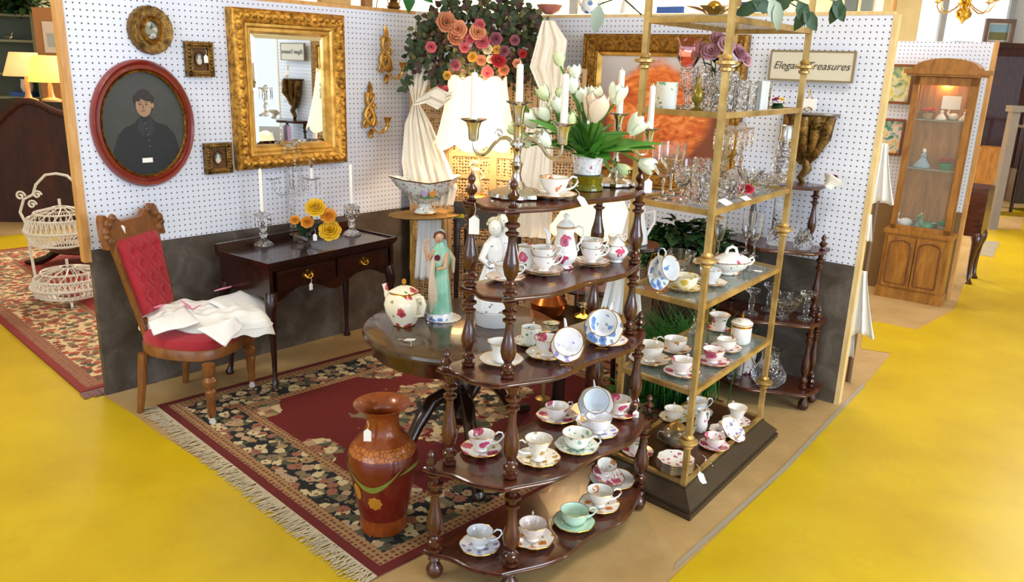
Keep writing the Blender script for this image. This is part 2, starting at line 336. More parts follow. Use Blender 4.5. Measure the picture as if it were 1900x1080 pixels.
# ------------------------------------------------------------ rugs
def rug_mat(name, W, L, outer, guard, main, field, fl1, fl2, med=True, mainw=(.085, .25)):
    n = NT(name); x = n.xyz()
    jx = n.ma('ADD', x[0], n.ma('MULTIPLY', n.ma('SUBTRACT', n.noise(70, 2), .5), .006)); jy = n.ma('ADD', x[1], n.ma('MULTIPLY', n.ma('SUBTRACT', n.noise(64, 2), .5), .006))
    dx = n.ma('MINIMUM', jx, n.ma('SUBTRACT', W, jx)); dy = n.ma('MINIMUM', jy, n.ma('SUBTRACT', L, jy)); d = n.ma('MINIMUM', dx, dy)
    wv = n.node('ShaderNodeVectorMath', operation='ADD'); n.put(wv.inputs[0], n.obj()); sc = n.node('ShaderNodeVectorMath', operation='SCALE'); n.put(sc.inputs[0], n.noise(26, 3, out=1)); sc.inputs['Scale'].default_value = .035; n.put(wv.inputs[1], sc.outputs[0])
    v = n.voro(24, wv.outputs[0]); s = n.node('ShaderNodeSeparateColor'); n.put(s.inputs[0], v.outputs['Color'])
    petal = n.ma('ADD', v.outputs['Distance'], n.ma('MULTIPLY', n.ma('SUBTRACT', n.noise(85, 2), .5), .5))
    flo = n.ramp(s.outputs[0], [(0, fl1), (.25, '75684e'), (.45, '8c5a46'), (.62, fl2), (.76, '434c3a'), (.9, '9a8058')], True)
    flo = n.mix(n.ma('LESS_THAN', petal, .16), flo, '6e2a22')
    def flower(bg_, t): return n.mix(n.ma('LESS_THAN', petal, t), bg_, flo)
    g = n.voro(46, feat='F1', rnd=.2); gd = n.mix(n.ma('LESS_THAN', g.outputs['Distance'], .33), guard, '6d3a2c')
    mainc = flower(main, .58); fieldc = srgb(field)
    fc = n.mix(n.noise(120, 2), field, tuple(c*.75 for c in srgb(field)[:3])+(1,))
    if med:
        ax = n.ma('DIVIDE', n.ma('SUBTRACT', x[0], W/2), .34); ay = n.ma('DIVIDE', n.ma('SUBTRACT', x[1], L/2), .52)
        wob = n.ma('MULTIPLY', n.ma('SUBTRACT', n.noise(9, 3), .5), 1.0)
        r = n.ma('ADD', n.ma('SQRT', n.ma('ADD', n.ma('MULTIPLY', ax, ax), n.ma('MULTIPLY', ay, ay))), wob)
        mm = n.ma('LESS_THAN', r, .82); ring = n.ma('LESS_THAN', r, .4)
        medc = n.mix(ring, flower(field, .72), flower(main, .4)); fc = n.mix(mm, fc, medc)
        # bunches of flowers reaching in from the inner border, at the corners and the middle of each side
        cx_ = n.ma('ABSOLUTE', n.ma('SUBTRACT', n.ma('ABSOLUTE', n.ma('SUBTRACT', x[0], W/2)), W/2-.28)); cy_ = n.ma('ABSOLUTE', n.ma('SUBTRACT', n.ma('ABSOLUTE', n.ma('SUBTRACT', x[1], L/2)), L/2-.28))
        cr = n.ma('ADD', n.ma('SQRT', n.ma('ADD', n.ma('MULTIPLY', cx_, cx_), n.ma('MULTIPLY', cy_, cy_))), n.ma('MULTIPLY', wob, .2)); fc = n.mix(n.ma('LESS_THAN', cr, .15), fc, flower(field, .75))
        sx_ = n.ma('ABSOLUTE', n.ma('SUBTRACT', x[0], W/2)); sr = n.ma('ADD', n.ma('SQRT', n.ma('ADD', n.ma('MULTIPLY', sx_, sx_), n.ma('MULTIPLY', cy_, cy_))), n.ma('MULTIPLY', wob, .2)); fc = n.mix(n.ma('LESS_THAN', sr, .11), fc, flower(field, .75))
        sy_ = n.ma('ABSOLUTE', n.ma('SUBTRACT', x[1], L/2)); sr = n.ma('ADD', n.ma('SQRT', n.ma('ADD', n.ma('MULTIPLY', sy_, sy_), n.ma('MULTIPLY', cx_, cx_))), n.ma('MULTIPLY', wob, .2)); fc = n.mix(n.ma('LESS_THAN', sr, .13), fc, flower(field, .75))
    else: fc = flower(field, .3)
    c = n.mix(n.ma('LESS_THAN', d, mainw[1]+.04), fc, gd); c = n.mix(n.ma('LESS_THAN', d, mainw[1]), c, mainc)
    c = n.mix(n.ma('LESS_THAN', d, mainw[0]), c, gd); c = n.mix(n.ma('LESS_THAN', d, .036), c, outer)
    n.bump(n.noise(160, 2), .5, .004); return n.fin(c, .95, 0)
RO = G(700, 1072); ey = V3(.7016, .7126, 0); ex = V3(-.7126, .7016, 0)   # near corner, long side, short side (towards the chair)
RW, RL = 1.64, 1.98
rug = thing('oriental_rug', 'large oriental rug with red field, navy floral border and fringed end, under the round table', 'rug', (RO.x, RO.y, .002), math.atan2(ex.y, ex.x))
# local x runs along the fringed short end, local y = left turn of x: use negative y for the far side
b = MB(); b.box(0, RW, -RL, 0, 0, .004)
RM = rug_mat('rug_oriental_red', RW, RL, '5e1512', '96774f', '11151b', '640a08', 'c0b088', 'a88e72')
def shift(matl, dy):              # the pattern counts from the far side
    nt = matl.node_tree
    for nd in nt.nodes:
        if nd.type == 'TEX_COORD':
            mp = nt.nodes.new('ShaderNodeMapping'); mp.inputs['Location'].default_value = (0, dy, 0)
            for l in list(nt.links):
                if l.from_node == nd: to = l.to_socket; nt.links.remove(l); nt.links.new(mp.outputs[0], to)
            nt.links.new(nd.outputs['Object'], mp.inputs[0]); break
shift(RM, RL)
b.build('pile', RM, rug)
b = MB(); k = 0
while k < 560:
    x = RW*(k+random.uniform(0, 1))/560; L = random.uniform(.055, .085); a = random.gauss(0, .35)
    z = random.uniform(0, .006)
    b.add([(x-.0022, 0, .004), (x+.0022, 0, .004), (x+.002+sin(a)*L, L*cos(a), z), (x-.002+sin(a)*L, L*cos(a), z)], [(0, 1, 2, 3)]); k += 1
FR = fabric('rug_fringe', 'c9bda0', 'a89a7c', sc=90); b.build('fringe', FR, rug)
# second rug behind the end of the pegboard
L1 = G(150, 731); L0 = G(0, 600); e2 = (L0-L1).normalized(); p2 = V3(-e2.y, e2.x, 0)
if p2.y < 0: p2 = -p2
r2 = thing('oriental_runner', 'cream and rust oriental rug with red edge behind the pegboard end', 'rug', (L1.x, L1.y, .002), math.atan2(e2.y, e2.x))
sgn = 1 if V3(-e2.y, e2.x, 0).dot(p2) > 0 else -1
b = MB(); aw = radians(90-AA)-math.atan2(e2.y, e2.x); sl = (1/math.tan(aw)) if abs(sin(aw)) > .05 else 0
b.prism([(0, 0), (3.2, 0), (3.2, sgn*1.6), (sl*sgn*1.6, sgn*1.6)][::sgn], 0, .008)
R2 = rug_mat('rug_cream_rust', 3.2, 2.0, '7d201c', '8a5c42', 'cdb48a', '8c1a1c', 'a0482e', '7a3c2c', False, (.1, .42))
if sgn < 0: shift(R2, 2.0)
b.build('pile', R2, r2)
b = MB()
for k in range(160):
    y = sgn*random.uniform(0, .35); L = random.uniform(.05, .09)
    b.add([(0, y, .005), (0, y+.006, .005), (-L, y+random.uniform(-.02, .02), .004), (-L, y-.006, .002)], [(0, 1, 2, 3)])
b.build('fringe', fabric('rug_fringe_red', '7a2a26', '3a1a1a'), r2)
b = MB().box(-.6, 1.6, -.5, 1.2, 0, .008); one(b, 'red_rug', plain('red_rug_pile', '8a2a20', .95, 0, .2, 30), 'plain red rug far back at the left edge', 'rug', G(-40, 395)+V3(0, .6, .002))
# ------------------------------------------------------------ tags
def price_tag(p, label, group=None, size=.028, rz=0, tilt=0, up=None, string=True, cat='price tag'):
    # p: where the string is tied; the card hangs or lies below it
    t = thing('price_tag', label, cat, p, rz, group)
    b = MB(); s = size; d = V3(sin(tilt)*.35, -sin(tilt)*.94, -cos(tilt))
    x = V3(1, 0, 0); n_ = x.cross(d).normalized()*.0006
    o0 = d*(s*.9)
    pts = [o0+x*-.22*s*0, o0+x*.4*s+d*.35*s, o0+x*.4*s+d*1.5*s, o0-x*.4*s+d*1.5*s, o0-x*.4*s+d*.35*s]
    b.add([q+n_ for q in pts]+[q-n_ for q in pts], [(0, 1, 2, 3, 4), (9, 8, 7, 6, 5)]+[(i, 5+i, 5+(i+1) % 5, (i+1) % 5) for i in range(5)])
    b.build('card', TAGM, t)
    if string: MB().tube([(0, 0, 0), o0*.5+V3(.004, -.003, 0), o0+d*.1*s], .0009, 5).build('string', STRING, t)
    return t
# ------------------------------------------------------------ hanging pictures on the left board
def wall_thing(name, label, cat, P, off=.0, rz=rA, group=None):
    return thing(name, label, cat, P, rz, group)      # local x along the board, -y towards the room
def ring_frame(b, ro, ri, depth, sc=(1, 1), seg=48, mi=0, wav=None):
    # an oval moulding standing proud of the wall, axis -y
    pr = [(ro, 0), (ro, depth*.6), (ro*.96, depth), ((ro+ri)/2, depth*.75), (ri*1.04, depth*.9), (ri, depth*.5), (ri, .002)]
    vs = []; fs = []
    for r, d in pr:
        for k in range(seg):
            a = 2*pi*k/seg; q = r*(1+(wav[1]*cos(wav[0]*a) if wav and r > (ro+ri)/2 else 0)); vs.append((q*cos(a)*sc[0], -d, q*sin(a)*sc[1]))
    for i in range(len(pr)-1):
        for k in range(seg): fs.append((i*seg+k, (i+1)*seg+k, (i+1)*seg+(k+1) % seg, i*seg+(k+1) % seg))
    b.add(vs, fs, mi)
def disc(b, r, y, sc=(1, 1), seg=40, mi=0, c=(0, 0)):
    b.add([(c[0]+r*cos(2*pi*k/seg)*sc[0], y, c[1]+r*sin(2*pi*k/seg)*sc[1]) for k in range(seg)], [tuple(range(seg))], mi)
def blob(b, c, rx, rz, y, mi, seg=20, wob=0, rot=0):
    vs = []
    for k in range(seg):
        a = 2*pi*k/seg; q = 1+wob*sin(3*a+c[0]*50); u, v_ = rx*q*cos(a), rz*q*sin(a); vs.append((c[0]+u*cos(rot)-v_*sin(rot), y, c[1]+u*sin(rot)+v_*cos(rot)))
    b.add(vs, [tuple(range(seg))], mi)
REDFR = plain('oxblood_frame', '7c231a', .3, 0, .15, 20, .2, 60, Coat_Weight=.4)
SKIN = plain('painted_skin', 'b8906e', .5); DARKP = plain('painted_dark_coat', '1c1d20', .5); DARKBG = plain('painted_grey_ground', '4a4a44', .45, 0, .25, 6)
PICG = plain('picture_glass', '24282a', .12, 0, .02, Alpha=.12)
Pc = WA(266, 230, .0); t = wall_thing('oval_portrait', 'large oval portrait of a person in a dark coat in a dark red frame', 'picture', Pc)
b = MB(); ring_frame(b, .226, .188, .035, (.98, 1.2)); b.build('frame', REDFR, t)
b = MB(); ring_frame(b, .19, .182, .026, (.98, 1.2)); b.build('inner_rim', GILTD, t)
b = MB(); disc(b, .19, -.006, (.98, 1.2), mi=0)
co = [(-.15, -.165), (-.135, -.10), (-.115, -.045), (-.085, -.015), (-.04, .005), (-.018, .03), (.03, .032), (.05, .008), (.10, -.01), (.13, -.045), (.145, -.10), (.15, -.165), (.10, -.205), (0, -.222), (-.10, -.205)]
b.add([(x_, -.0078, z_) for x_, z_ in co], [tuple(range(len(co)))], 1)
for l_ in ([(-.018, .03), (.004, .0), (-.004, -.06), (-.03, -.02)], [(.03, .032), (.008, .0), (.016, -.06), (.045, -.02)]): b.add([(x_, -.0084, z_) for x_, z_ in l_], [(0, 1, 2, 3)], 5)
blob(b, (.006, .034), .02, .008, -.0088, 5)
blob(b, (.008, .092), .041, .056, -.0088, 3); blob(b, (.043, .078), .006, .011, -.009, 2); blob(b, (.004, .078), .034, .047, -.0095, 2); blob(b, (.02, .114), .034, .017, -.0102, 3, rot=-.25); blob(b, (-.022, .108), .014, .016, -.0102, 3, rot=.6)
for q in (-.011, .016): blob(b, (q, .083), .0055, .0026, -.0106, 3); blob(b, (q, .091), .008, .0014, -.0106, 3)
blob(b, (.001, .074), .003, .010, -.0106, 4); blob(b, (.001, .056), .010, .003, -.0106, 4); blob(b, (0, .095), .03, .002, -.0104, 2)
for q in range(5): blob(b, (.005+q*.003, .005-.025*q), .003, .003, -.0088, 4)
b.build('painting', [DARKBG, DARKP, SKIN, plain('painted_brown_hair', '2e221c', .5), plain('painted_shadow', '8c5c4a', .5), plain('painted_lapel', '2c2e33', .5)], t)
b = MB(); disc(b, .188, -.014, (.98, 1.2)); b.build('glass', PICG, t)
b = MB().box(-.025, .02, -.0165, -.015, -.165, -.145); o = b.build('paper_label', TAGM, t)
Pc = WA(277, 56); t = wall_thing('framed_miniature', 'small round gilt frame with fluted rim high on the left board', 'picture', Pc)
b = MB(); ring_frame(b, .10, .035, .03, (.95, 1), wav=(28, .02)); b.build('frame', BRONZE, t)
b = MB(); ring_frame(b, .055, .034, .04, (.9, 1.1)); b.build('inner_rim', GILTD, t)
PORC2 = porc('miniature_painting', '9a9a84', 'd8d0c0', '4c5a48', 24, .5, .6)
b = MB(); disc(b, .036, -.012, (.9, 1.2)); b.build('miniature', PORC2, t)
def sq_frame(px, label, w, h, tagd):
    Pc = WA(*px); t = wall_thing('framed_miniature', label, 'picture', Pc); b = MB()
    n_ = 9
    for sx, sz, L, ho in ((0, h/2, w, 1), (0, -h/2, w, 1), (w/2, 0, h, 0), (-w/2, 0, h, 0)):
        if ho: b.box(-L/2-.014, L/2+.014, -.028, 0, sz-.014, sz+.014)
        else: b.box(sx-.014, sx+.014, -.027, 0, -L/2, L/2)
        for k in range(n_):
            q = (k/(n_-1)-.5)*L; b.ball((q if ho else sx, -.026, sz if ho else q), .009, 8, 5)
    b.build('frame', BRONZE, t); b = MB().box(-w/2+.012, w/2-.012, -.012, 0, -h/2+.012, h/2-.012); b.build('liner', plain('brown_velvet', '6a4424', .8), t)
    b = MB(); ring_frame(b, .028, .021, .02, (.85, 1.2)); b.build('oval_rim', GILTD, t)
    b = MB(); disc(b, .022, -.014, (.85, 1.2), mi=0); blob(b, (.0, -.008), .012, .014, -.0152, 1); blob(b, (0, .01), .007, .008, -.0156, 1); b.build('miniature', [plain('miniature_blue_ground', '5c6a7c', .4), plain('miniature_pale_figure', 'd8cbb8', .4)], t); return t
sq_frame((367, 110), 'small square bronze frame with oval miniature, left of the mirror top', .10, .125, 0)
sq_frame((402, 293), 'small square bronze frame with oval miniature, below the other square one', .105, .115, 0)
price_tag(WA(381, 92, .032), 'white price tag on the upper square bronze frame', size=.024, rz=rA)
# ------------------------------------------------------------ gilt mirror
M0 = WA(413, 14, 0); M1 = WA(634, 300, 0); mw = (V3(M1.x, M1.y, 0)-V3(WA(425, 165).x, WA(425, 165).y, 0)).length
ml = WA(426, 165); mr = WA(631, 165); mw = ((mr.x-ml.x)**2+(mr.y-ml.y)**2)**.5; mz1 = 1.706; mz0 = .967; mh = mz1-mz0
t = wall_thing('gilt_mirror', 'large rectangular mirror in a carved gold frame on the left board', 'mirror', V3((ml.x+mr.x)/2, (ml.y+mr.y)/2, (mz0+mz1)/2))
def rect_frame(b, w, h, prof, mi=0):
    # prof: (inset from the outer edge, depth)
    vs = []; fs = []
    for q, d in prof:
        for sx, sz in ((-1, -1), (1, -1), (1, 1), (-1, 1)): vs.append((sx*(w/2-q), -d, sz*(h/2-q)))
    for i in range(len(prof)-1):
        for k in range(4): fs.append((i*4+k, i*4+(k+1) % 4, (i+1)*4+(k+1) % 4, (i+1)*4+k))
    b.add(vs, fs, mi)
b = MB(); rect_frame(b, mw, mh, [(0, 0), (0, .05), (.012, .066), (.035, .07), (.06, .055), (.066, .046)])
for k in range(16):
    for s_ in (-1, 1):
        b.ball((s_*(mw/2-.03), -.062, (k/15-.5)*(mh-.08)), (.017, .013, .02), 8, 6)
        b.ball(((k/15-.5)*(mw-.08), -.062, s_*(mh/2-.03)), (.02, .013, .017), 8, 6)
b.build('carved_frame', GILT, t, 60)
b = MB(); rect_frame(b, mw-.13, mh-.13, [(0, .0), (0, .05), (.012, .05), (.02, .04), (.034, .04), (.04, .028), (.046, .015)]); b.build('inner_moulding', GILTS, t)
MIR = plain('silvered_glass', 'e8ecec', .012, 1, .005)
b = MB(); iw, ih = mw-.21, mh-.21; rect_frame(b, iw, ih, [(-.004, .014), (0, .014), (.025, .02)]); b.add([(-iw/2+.025, -.02, -ih/2+.025), (iw/2-.025, -.02, -ih/2+.025), (iw/2-.025, -.02, ih/2-.025), (-iw/2+.025, -.02, ih/2-.025)], [(0, 1, 2, 3)])
o = b.build('mirror_glass', MIR, t, 1)
for p in o.data.polygons: p.use_smooth = False
# ------------------------------------------------------------ two gilt wall sconces
def sconce(label, px, zt, zb):
    P = WA(*px); P.z = (zt+zb)/2; hh = (zt-zb)/2; t = wall_thing('wall_sconce', label, 'sconce', P, group=None); b = MB()
    def cur(f, n_=22, r=(.012, .006), fl=1): b.tube([f(i/(n_-1)) for i in range(n_)], [r[0]+(r[1]-r[0])*i/(n_-1) for i in range(n_)], 8, flat=fl)
    cur(lambda s: (.028*sin(s*5.2+.3)*(1-.4*s), -.018, -hh*.55+hh*1.1*s), r=(.017, .011))
    cur(lambda s: (-.03*sin(s*4.4)-.006, -.022, -hh*.5+hh*.95*s), r=(.013, .008))
    b.leaf((0, -.015, hh*.45), (.12, -.1, 1), (0, -1, 0), hh*.55, .035); b.leaf((0, -.015, hh*.4), (-.7, -.2, .8), (0, -1, 0), hh*.3, .03); b.leaf((0, -.015, hh*.42), (.8, -.2, .5), (0, -1, 0), hh*.28, .028)
    for a, c, r0 in ((0, (-.032, -hh*.5), .03), (1.5, (.025, -hh*.42), .026), (3, (.02, hh*.15), .022), (4, (-.02, -.02), .018)):
        b.tube([(c[0]+r0*(1-i/20)*cos(a+i*.42), -.02-.0006*i, c[1]+r0*(1-i/20)*sin(a+i*.42)) for i in range(20)], [.009-.0003*i for i in range(20)], 7)
    b.lathe([(.001, 0), (.012, .01), (.007, .02), (.016, .035), (.001, .05)], 10, (0, -.02, -hh*1.0)); b.leaf((0, -.02, -hh*.65), (0, -.1, -1), (0, -1, 0), hh*.3, .04)
    b.build('carved_backplate', GILTS, t, 60)
    b = MB(); ap = [(.0, -.03, -hh*.62), (.03, -.05, -hh*.8), (.062, -.07, -hh*.72), (.072, -.075, -hh*.52)]; b.tube(ap, .006, 8)
    b.tube([(.05+.016*cos(i*.5)*(1-i/16), -.066, -hh*.74+.016*sin(i*.5)*(1-i/16)) for i in range(16)], .004, 6); b.build('arm', GILTS, t)
    b = MB(); b.lathe([(.004, -.012), (.013, -.004), (.009, .004), (.012, .016), (.021, .04), (.017, .041), (.009, .018), (0, .017)], 14, (.072, -.075, -hh*.5), wav=(7, .08)); b.build('candle_cup', GILTS, t)
sconce('gilt scrolled wall sconce, the upper right of the pair', (712, 100), WA(712, 46).z, WA(712, 156).z)
sconce('gilt scrolled wall sconce, the lower left of the pair', (683, 203), WA(687, 150).z, WA(680, 257).z)
# ------------------------------------------------------------ turned work
def spindle(b, x, y, z0, z1, r=.016, seg=14, mi=0, tip=False):
    # a turned post: urn, rings, tapered shaft
    h = z1-z0
    pr = [(.75, 0), (1.15, .02), (1.15, .05), (.7, .065), (.7, .09), (1.2, .115), (1.2, .15), (.75, .17), (.6, .2), (1.05, .26), (1.3, .34), (1.25, .42), (.9, .52), (.7, .6), (.6, .68), (.62, .72), (1.1, .75), (1.1, .775), (.65, .79), (.65, .82), (1.2, .85), (1.2, .88), (.7, .9), (.85, .95), (1.1, .975), (1.1, 1)]
    b.lathe([(r*a, z0+h*t) for a, t in pr], seg, (x, y, 0), mi=mi)
def finial(b, x, y, z, h=.075, r=.013, mi=0):
    b.lathe([(r*q, z+h*t) for q, t in [(.9, 0), (1.2, .06), (.6, .12), (.5, .2), (1.15, .32), (1.25, .42), (.6, .55), (.45, .6), (.85, .7), (.8, .8), (.35, .93), (.05, 1)]], 12, (x, y, 0), mi=mi)
# ------------------------------------------------------------ the tea-cup whatnot
WO = V3(.004, 2.05, 0); wa = radians(44); WX = V3(sin(wa), cos(wa), 0); WY = V3(-cos(wa), sin(wa), 0)
def WL(x, y, z=0): return WO+WX*x+WY*y+V3(0, 0, z)
ZS = [1.14, .90, .665, .365, .09]
wn = thing('whatnot_stand', 'tall dark mahogany whatnot with five bow-fronted shelves of teacups', 'shelf stand', (WO.x, WO.y, 0), math.atan2(WX.y, WX.x))
def outline(x0, x1, yf, yb, side, n_=24):
    # serpentine front between the corners; x along the front, y to the back
    L = x1-x0; pts = []
    for i in range(n_+1):
        t = i/n_; bow = -(.05 if side > .02 else .035)*(sin(pi*t)**.8) + .012*math.cos(4*pi*t)*(1 if .0 < t < 1 else 1)
        pts.append((x0+L*t, yf+bow))
    pts = [(x0-.012, yf+.03)]+pts+[(x1+.012, yf+.03)]
    for i in range(1, 9):
        t = i/9; pts.append((x1+.012+side*t**1.2+.012*sin(pi*2*t), yf+.03+(yb-yf-.045)*t))
    pts += [(x1+side, yb), (x0-side, yb)]
    for i in range(8, 0, -1):
        t = i/9; pts.append((x0-.012-side*t**1.2-.012*sin(pi*2*t), yf+.03+(yb-yf-.045)*t))
    return pts
SHP = [(-.03, .60, .002, .17, .008), (-.03, .60, .002, .18, .008), (-.055, .63, -.02, .2, .045), (-.055, .63, -.055, .205, .09), (-.055, .63, -.055, .205, .09)]
def slab(b, out, z, th=.016):
    cx = sum(p[0] for p in out)/len(out); cy = sum(p[1] for p in out)/len(out)
    def ins(k): return [(cx+(p[0]-cx)*(1-k/.3), cy+(p[1]-cy)*(1-k/.1*.4)) for p in out]
    lv = [(.006, z-th), (.0, z-th+.003), (.0, z-th*.55), (.004, z-th*.45), (.002, z-.003), (.005, z)]
    n = len(out); vs = []; fs = []
    for k, zz in lv: vs += [(p[0], p[1], zz) for p in ins(k)]
    for i in range(len(lv)-1):
        for j in range(n): fs.append((i*n+j, i*n+(j+1) % n, (i+1)*n+(j+1) % n, (i+1)*n+j))
    fs += [tuple(range(n))[::-1], tuple(range((len(lv)-1)*n, len(lv)*n))]
    b.add(vs, fs)
for (x0, x1, yf, yb, sd), z in zip(SHP, ZS):
    b = MB(); slab(b, outline(x0, x1, yf, yb, sd), z); b.build('shelf', MW['ma'], wn, 25)
# posts: top tiers share four posts, the lower tiers step outwards
up = [(0, .012), (.57, .02), (-.02, .15), (.52, .135)]
for x, y in up:
    for za, zb in ((ZS[1], ZS[0]-.016), (ZS[2], ZS[1]-.016)):
        b = MB(); spindle(b, x, y, za, zb, .017); b.build('post', MW['ma_turn'], wn)
for x, y in ((0.0, -.012), (.62, .012), (-.075, .165), (.6, .16)):
    b = MB(); spindle(b, x, y, ZS[3], ZS[2]-.016, .018); b.build('post', MW['ma_turn'], wn)
for x, y in ((-.005, -.03), (.655, -.015), (-.12, .175), (.655, .17)):
    b = MB(); spindle(b, x, y, ZS[4], ZS[3]-.016, .02); b.build('post', MW['ma_turn'], wn)
    b = MB(); b.lathe([(.012, 0), (.024, .012), (.027, .03), (.018, .046), (.012, .055), (.02, .064), (.016, ZS[4]-.016)], 16, (x, y, 0)); b.build('foot', MW['ma_turn'], wn)
for x, y, z in ((-.02, .15, ZS[0]), (.57, .02, ZS[0]), (0, .012, ZS[0]), (-.09, .165, ZS[2]), (.63, .02, ZS[2]), (-.135, .175, ZS[3]), (.68, -.01, ZS[3])):
    b = MB(); finial(b, x, y, z, .08 if z > 1 else .065); b.build('finial', MW['ma_turn'], wn)
# ------------------------------------------------------------ brass etagere
BF = V3(.632, 2.54, 0); bX = V3(.6009, .7993, 0); bY = V3(-.7193, .6947, 0); BLn = .726; BWd = .305
def BL(x, y, z=0): return BF+bX*x+bY*y+V3(0, 0, z)
ZB = [1.369, 1.0625, .745, .438, .09]
be = thing('brass_etagere', 'tall square brass etagere with glass shelves on a dark wooden plinth', 'shelf stand', (BF.x, BF.y, 0), math.atan2(bX.y, bX.x))
ang = math.atan2(bY.y, bY.x)-math.atan2(bX.y, bX.x)
def q2(x, y): return (x+y*cos(ang), y*sin(ang))
cs = [q2(0, 0), q2(BLn, 0), q2(BLn, BWd), q2(0, BWd)]
def inset4(k): 
    return [q2(-k, -k), q2(BLn+k, -k), q2(BLn+k, BWd+k), q2(-k, BWd+k)]
b = MB(); PL = [(.068, 0), (.068, .018), (.06, .02), (.06, .03), (.064, .034), (.016, .078), (.016, .084)]
vs = []; fs = []
for k, z in PL: vs += [(p[0], p[1], z) for p in inset4(k)]
for i in range(len(PL)-1): fs += [(i*4+j, i*4+(j+1) % 4, (i+1)*4+(j+1) % 4, (i+1)*4+j) for j in range(4)]
fs += [(3, 2, 1, 0), tuple(range(4*len(PL)-4, 4*len(PL)))]; b.add(vs, fs); b.build('plinth', plain('plinth_wood', '3e3122', .4, 0, .25, 12), be)
TOPZ = 1.655
for x, y in cs:
    b = MB(); b.box(x-.0095, x+.0095, y-.0095, y+.0095, .084, 1.80); 
    b.build('post', BRASS, be)
    for z in (.253, .903, 1.523):
        b = MB(); b.lathe([(.013, z-.026), (.02, z-.022), (.02, z-.014), (.0135, z-.01), (.014, z-.008), (.034, z-.003), (.034, z+.005), (.014, z+.01), (.018, z+.012), (.02, z+.018), (.012, z+.026)], 16, (x, y, 0)); b.build('collar', BRASS, be)
SHG = plain('smoked_glass_shelf', '8d9b98', .05, .0, .05, 3, Alpha=.55, Coat_Weight=1); SHWOOD = plain('plinth_board', '4c2f1c', .3, 0, .15, 10)
for k, z in enumerate(ZB+[TOPZ]):
    b = MB(); h = .009
    for i in range(4):
        p, q = V3(*cs[i], 0), V3(*cs[(i+1) % 4], 0); d = (q-p).normalized(); n_ = V3(d.y, -d.x, 0)*.008
        vs = [p+n_, q+n_, q-n_, p-n_]; b.add([v+V3(0, 0, z-h-.004) for v in vs]+[v+V3(0, 0, z+h-.004) for v in vs], [(0, 3, 2, 1), (4, 5, 6, 7), (0, 1, 5, 4), (1, 2, 6, 5), (2, 3, 7, 6), (3, 0, 4, 7)])
    b.build('rail', BRASS, be)
    if k < 5:
        b = MB(); c4 = inset4(-.008); b.prism(c4, z-.006, z); b.build('shelf', SHWOOD if k == 4 else SHG, be)
b = MB()    # crossed canopy rods of the top
for i in range(4): b.tube([(cs[i][0], cs[i][1], 1.79), q2(BLn/2, BWd/2)+(1.80,)], .006, 8)
for i in range(4): b.tube([(*cs[i], 1.79), (*cs[(i+1) % 4], 1.79)], .008, 6)
b.build('canopy', BRASS, be)
# ------------------------------------------------------------ corner stand against the back board
def onP(x, y, P0, z): return z
KO = B0-dB*.13+nB*.02
def KL(x, y, z=0): return KO+dB*x+nB*y+V3(0, 0, z)
kst = thing('corner_whatnot', 'dark carved whatnot holding crystal against the back board', 'shelf stand', KO, rB)
P_ = KL(.02, .25); KZ = [Z(KL(0, .12), 727), Z(KL(0, .12), 603), Z(KL(0, .12), 470), Z(KL(0, .08), 347)]
KZ = [Z(KL(0, .16), 722), Z(KL(0, .16), 600), Z(KL(0, .15), 468), Z(KL(0, .1), 349)]
def koutline(hw, dp):
    pts = [(-hw, 0), (-hw, -dp*.35)]
    for i in range(13):
        t = i/12; pts.append((-hw+.02+(2*hw-.04)*t, -dp*(.62+.38*sin(pi*t)**1.0)-.012*cos(4*pi*t)))
    pts += [(hw, -dp*.35), (hw, 0)]; return pts
KW = [(.29, .30), (.26, .27), (.23, .24), (.17, .18)]
for (hw, dp), z in zip(KW, KZ):
    b = MB(); out = [(p[0]-.21, p[1]) for p in koutline(hw, dp)]; slab(b, out, z, .018); b.build('shelf', MW['ma'], kst, 25)
for i in range(3):
    hw, dp = KW[i+1]
    for x in (-.21-hw+.03, -.21+hw-.03):
        for y in ((-.03,) if i else (-.03, -.13)):
            b = MB(); spindle(b, x, y, KZ[i], KZ[i+1]-.018, .015); b.build('post', MW['ma_dark'], kst)
for x in (-.21-.25, -.21+.25):
    for y in (-.04, -.15):
        b = MB(); b.lathe([(.012, 0), (.024, .012), (.026, .03), (.014, .05), (.016, KZ[0]-.018)], 12, (x, y, 0)); b.build('foot', MW['ma_dark'], kst)
for i, x in enumerate((.045, .035, .01)):
    b = MB(); finial(b, x, -.09, KZ[i], .075, .014); b.build('finial', MW['ma_dark'], kst)
# ------------------------------------------------------------ writing desk (console) under the mirror
DC = V3(-1.08, 3.415, 0); dz = .618
DXa = math.atan2(4.036-3.415, -.63+1.08); DXv = V3(cos(DXa), sin(DXa), 0); DYv = V3(-sin(DXa), cos(DXa), 0)
dsk = thing('console_desk', 'dark mahogany console desk with two drawers below the gold mirror', 'desk', DC, DXa)
DLn = .775; DWd = .375
b = MB(); b.box(-.015, DLn+.015, -.015, DWd, dz-.02, dz-.006); b.box(-.008, DLn+.008, -.008, DWd, dz-.03, dz-.02)
b.box(-.015, DLn+.015, -.015, -.003, dz-.006, dz); b.box(-.015, -.003, -.003, DWd, dz-.006, dz+.001); b.box(DLn+.003, DLn+.015, -.003, DWd, dz-.006, dz+.001); b.box(-.015, DLn+.015, DWd-.02, DWd, dz-.006, dz+.03)
b.build('top', MW['desk'], dsk)
b = MB(); b.box(.0, .02, .0, DWd-.01, dz-.17, dz-.03); b.box(DLn-.02, DLn, 0, DWd-.01, dz-.17, dz-.03); b.box(.02, DLn-.02, DWd-.03, DWd-.01, dz-.17, dz-.03); b.box(.02, DLn-.02, .004, .016, dz-.045, dz-.03)
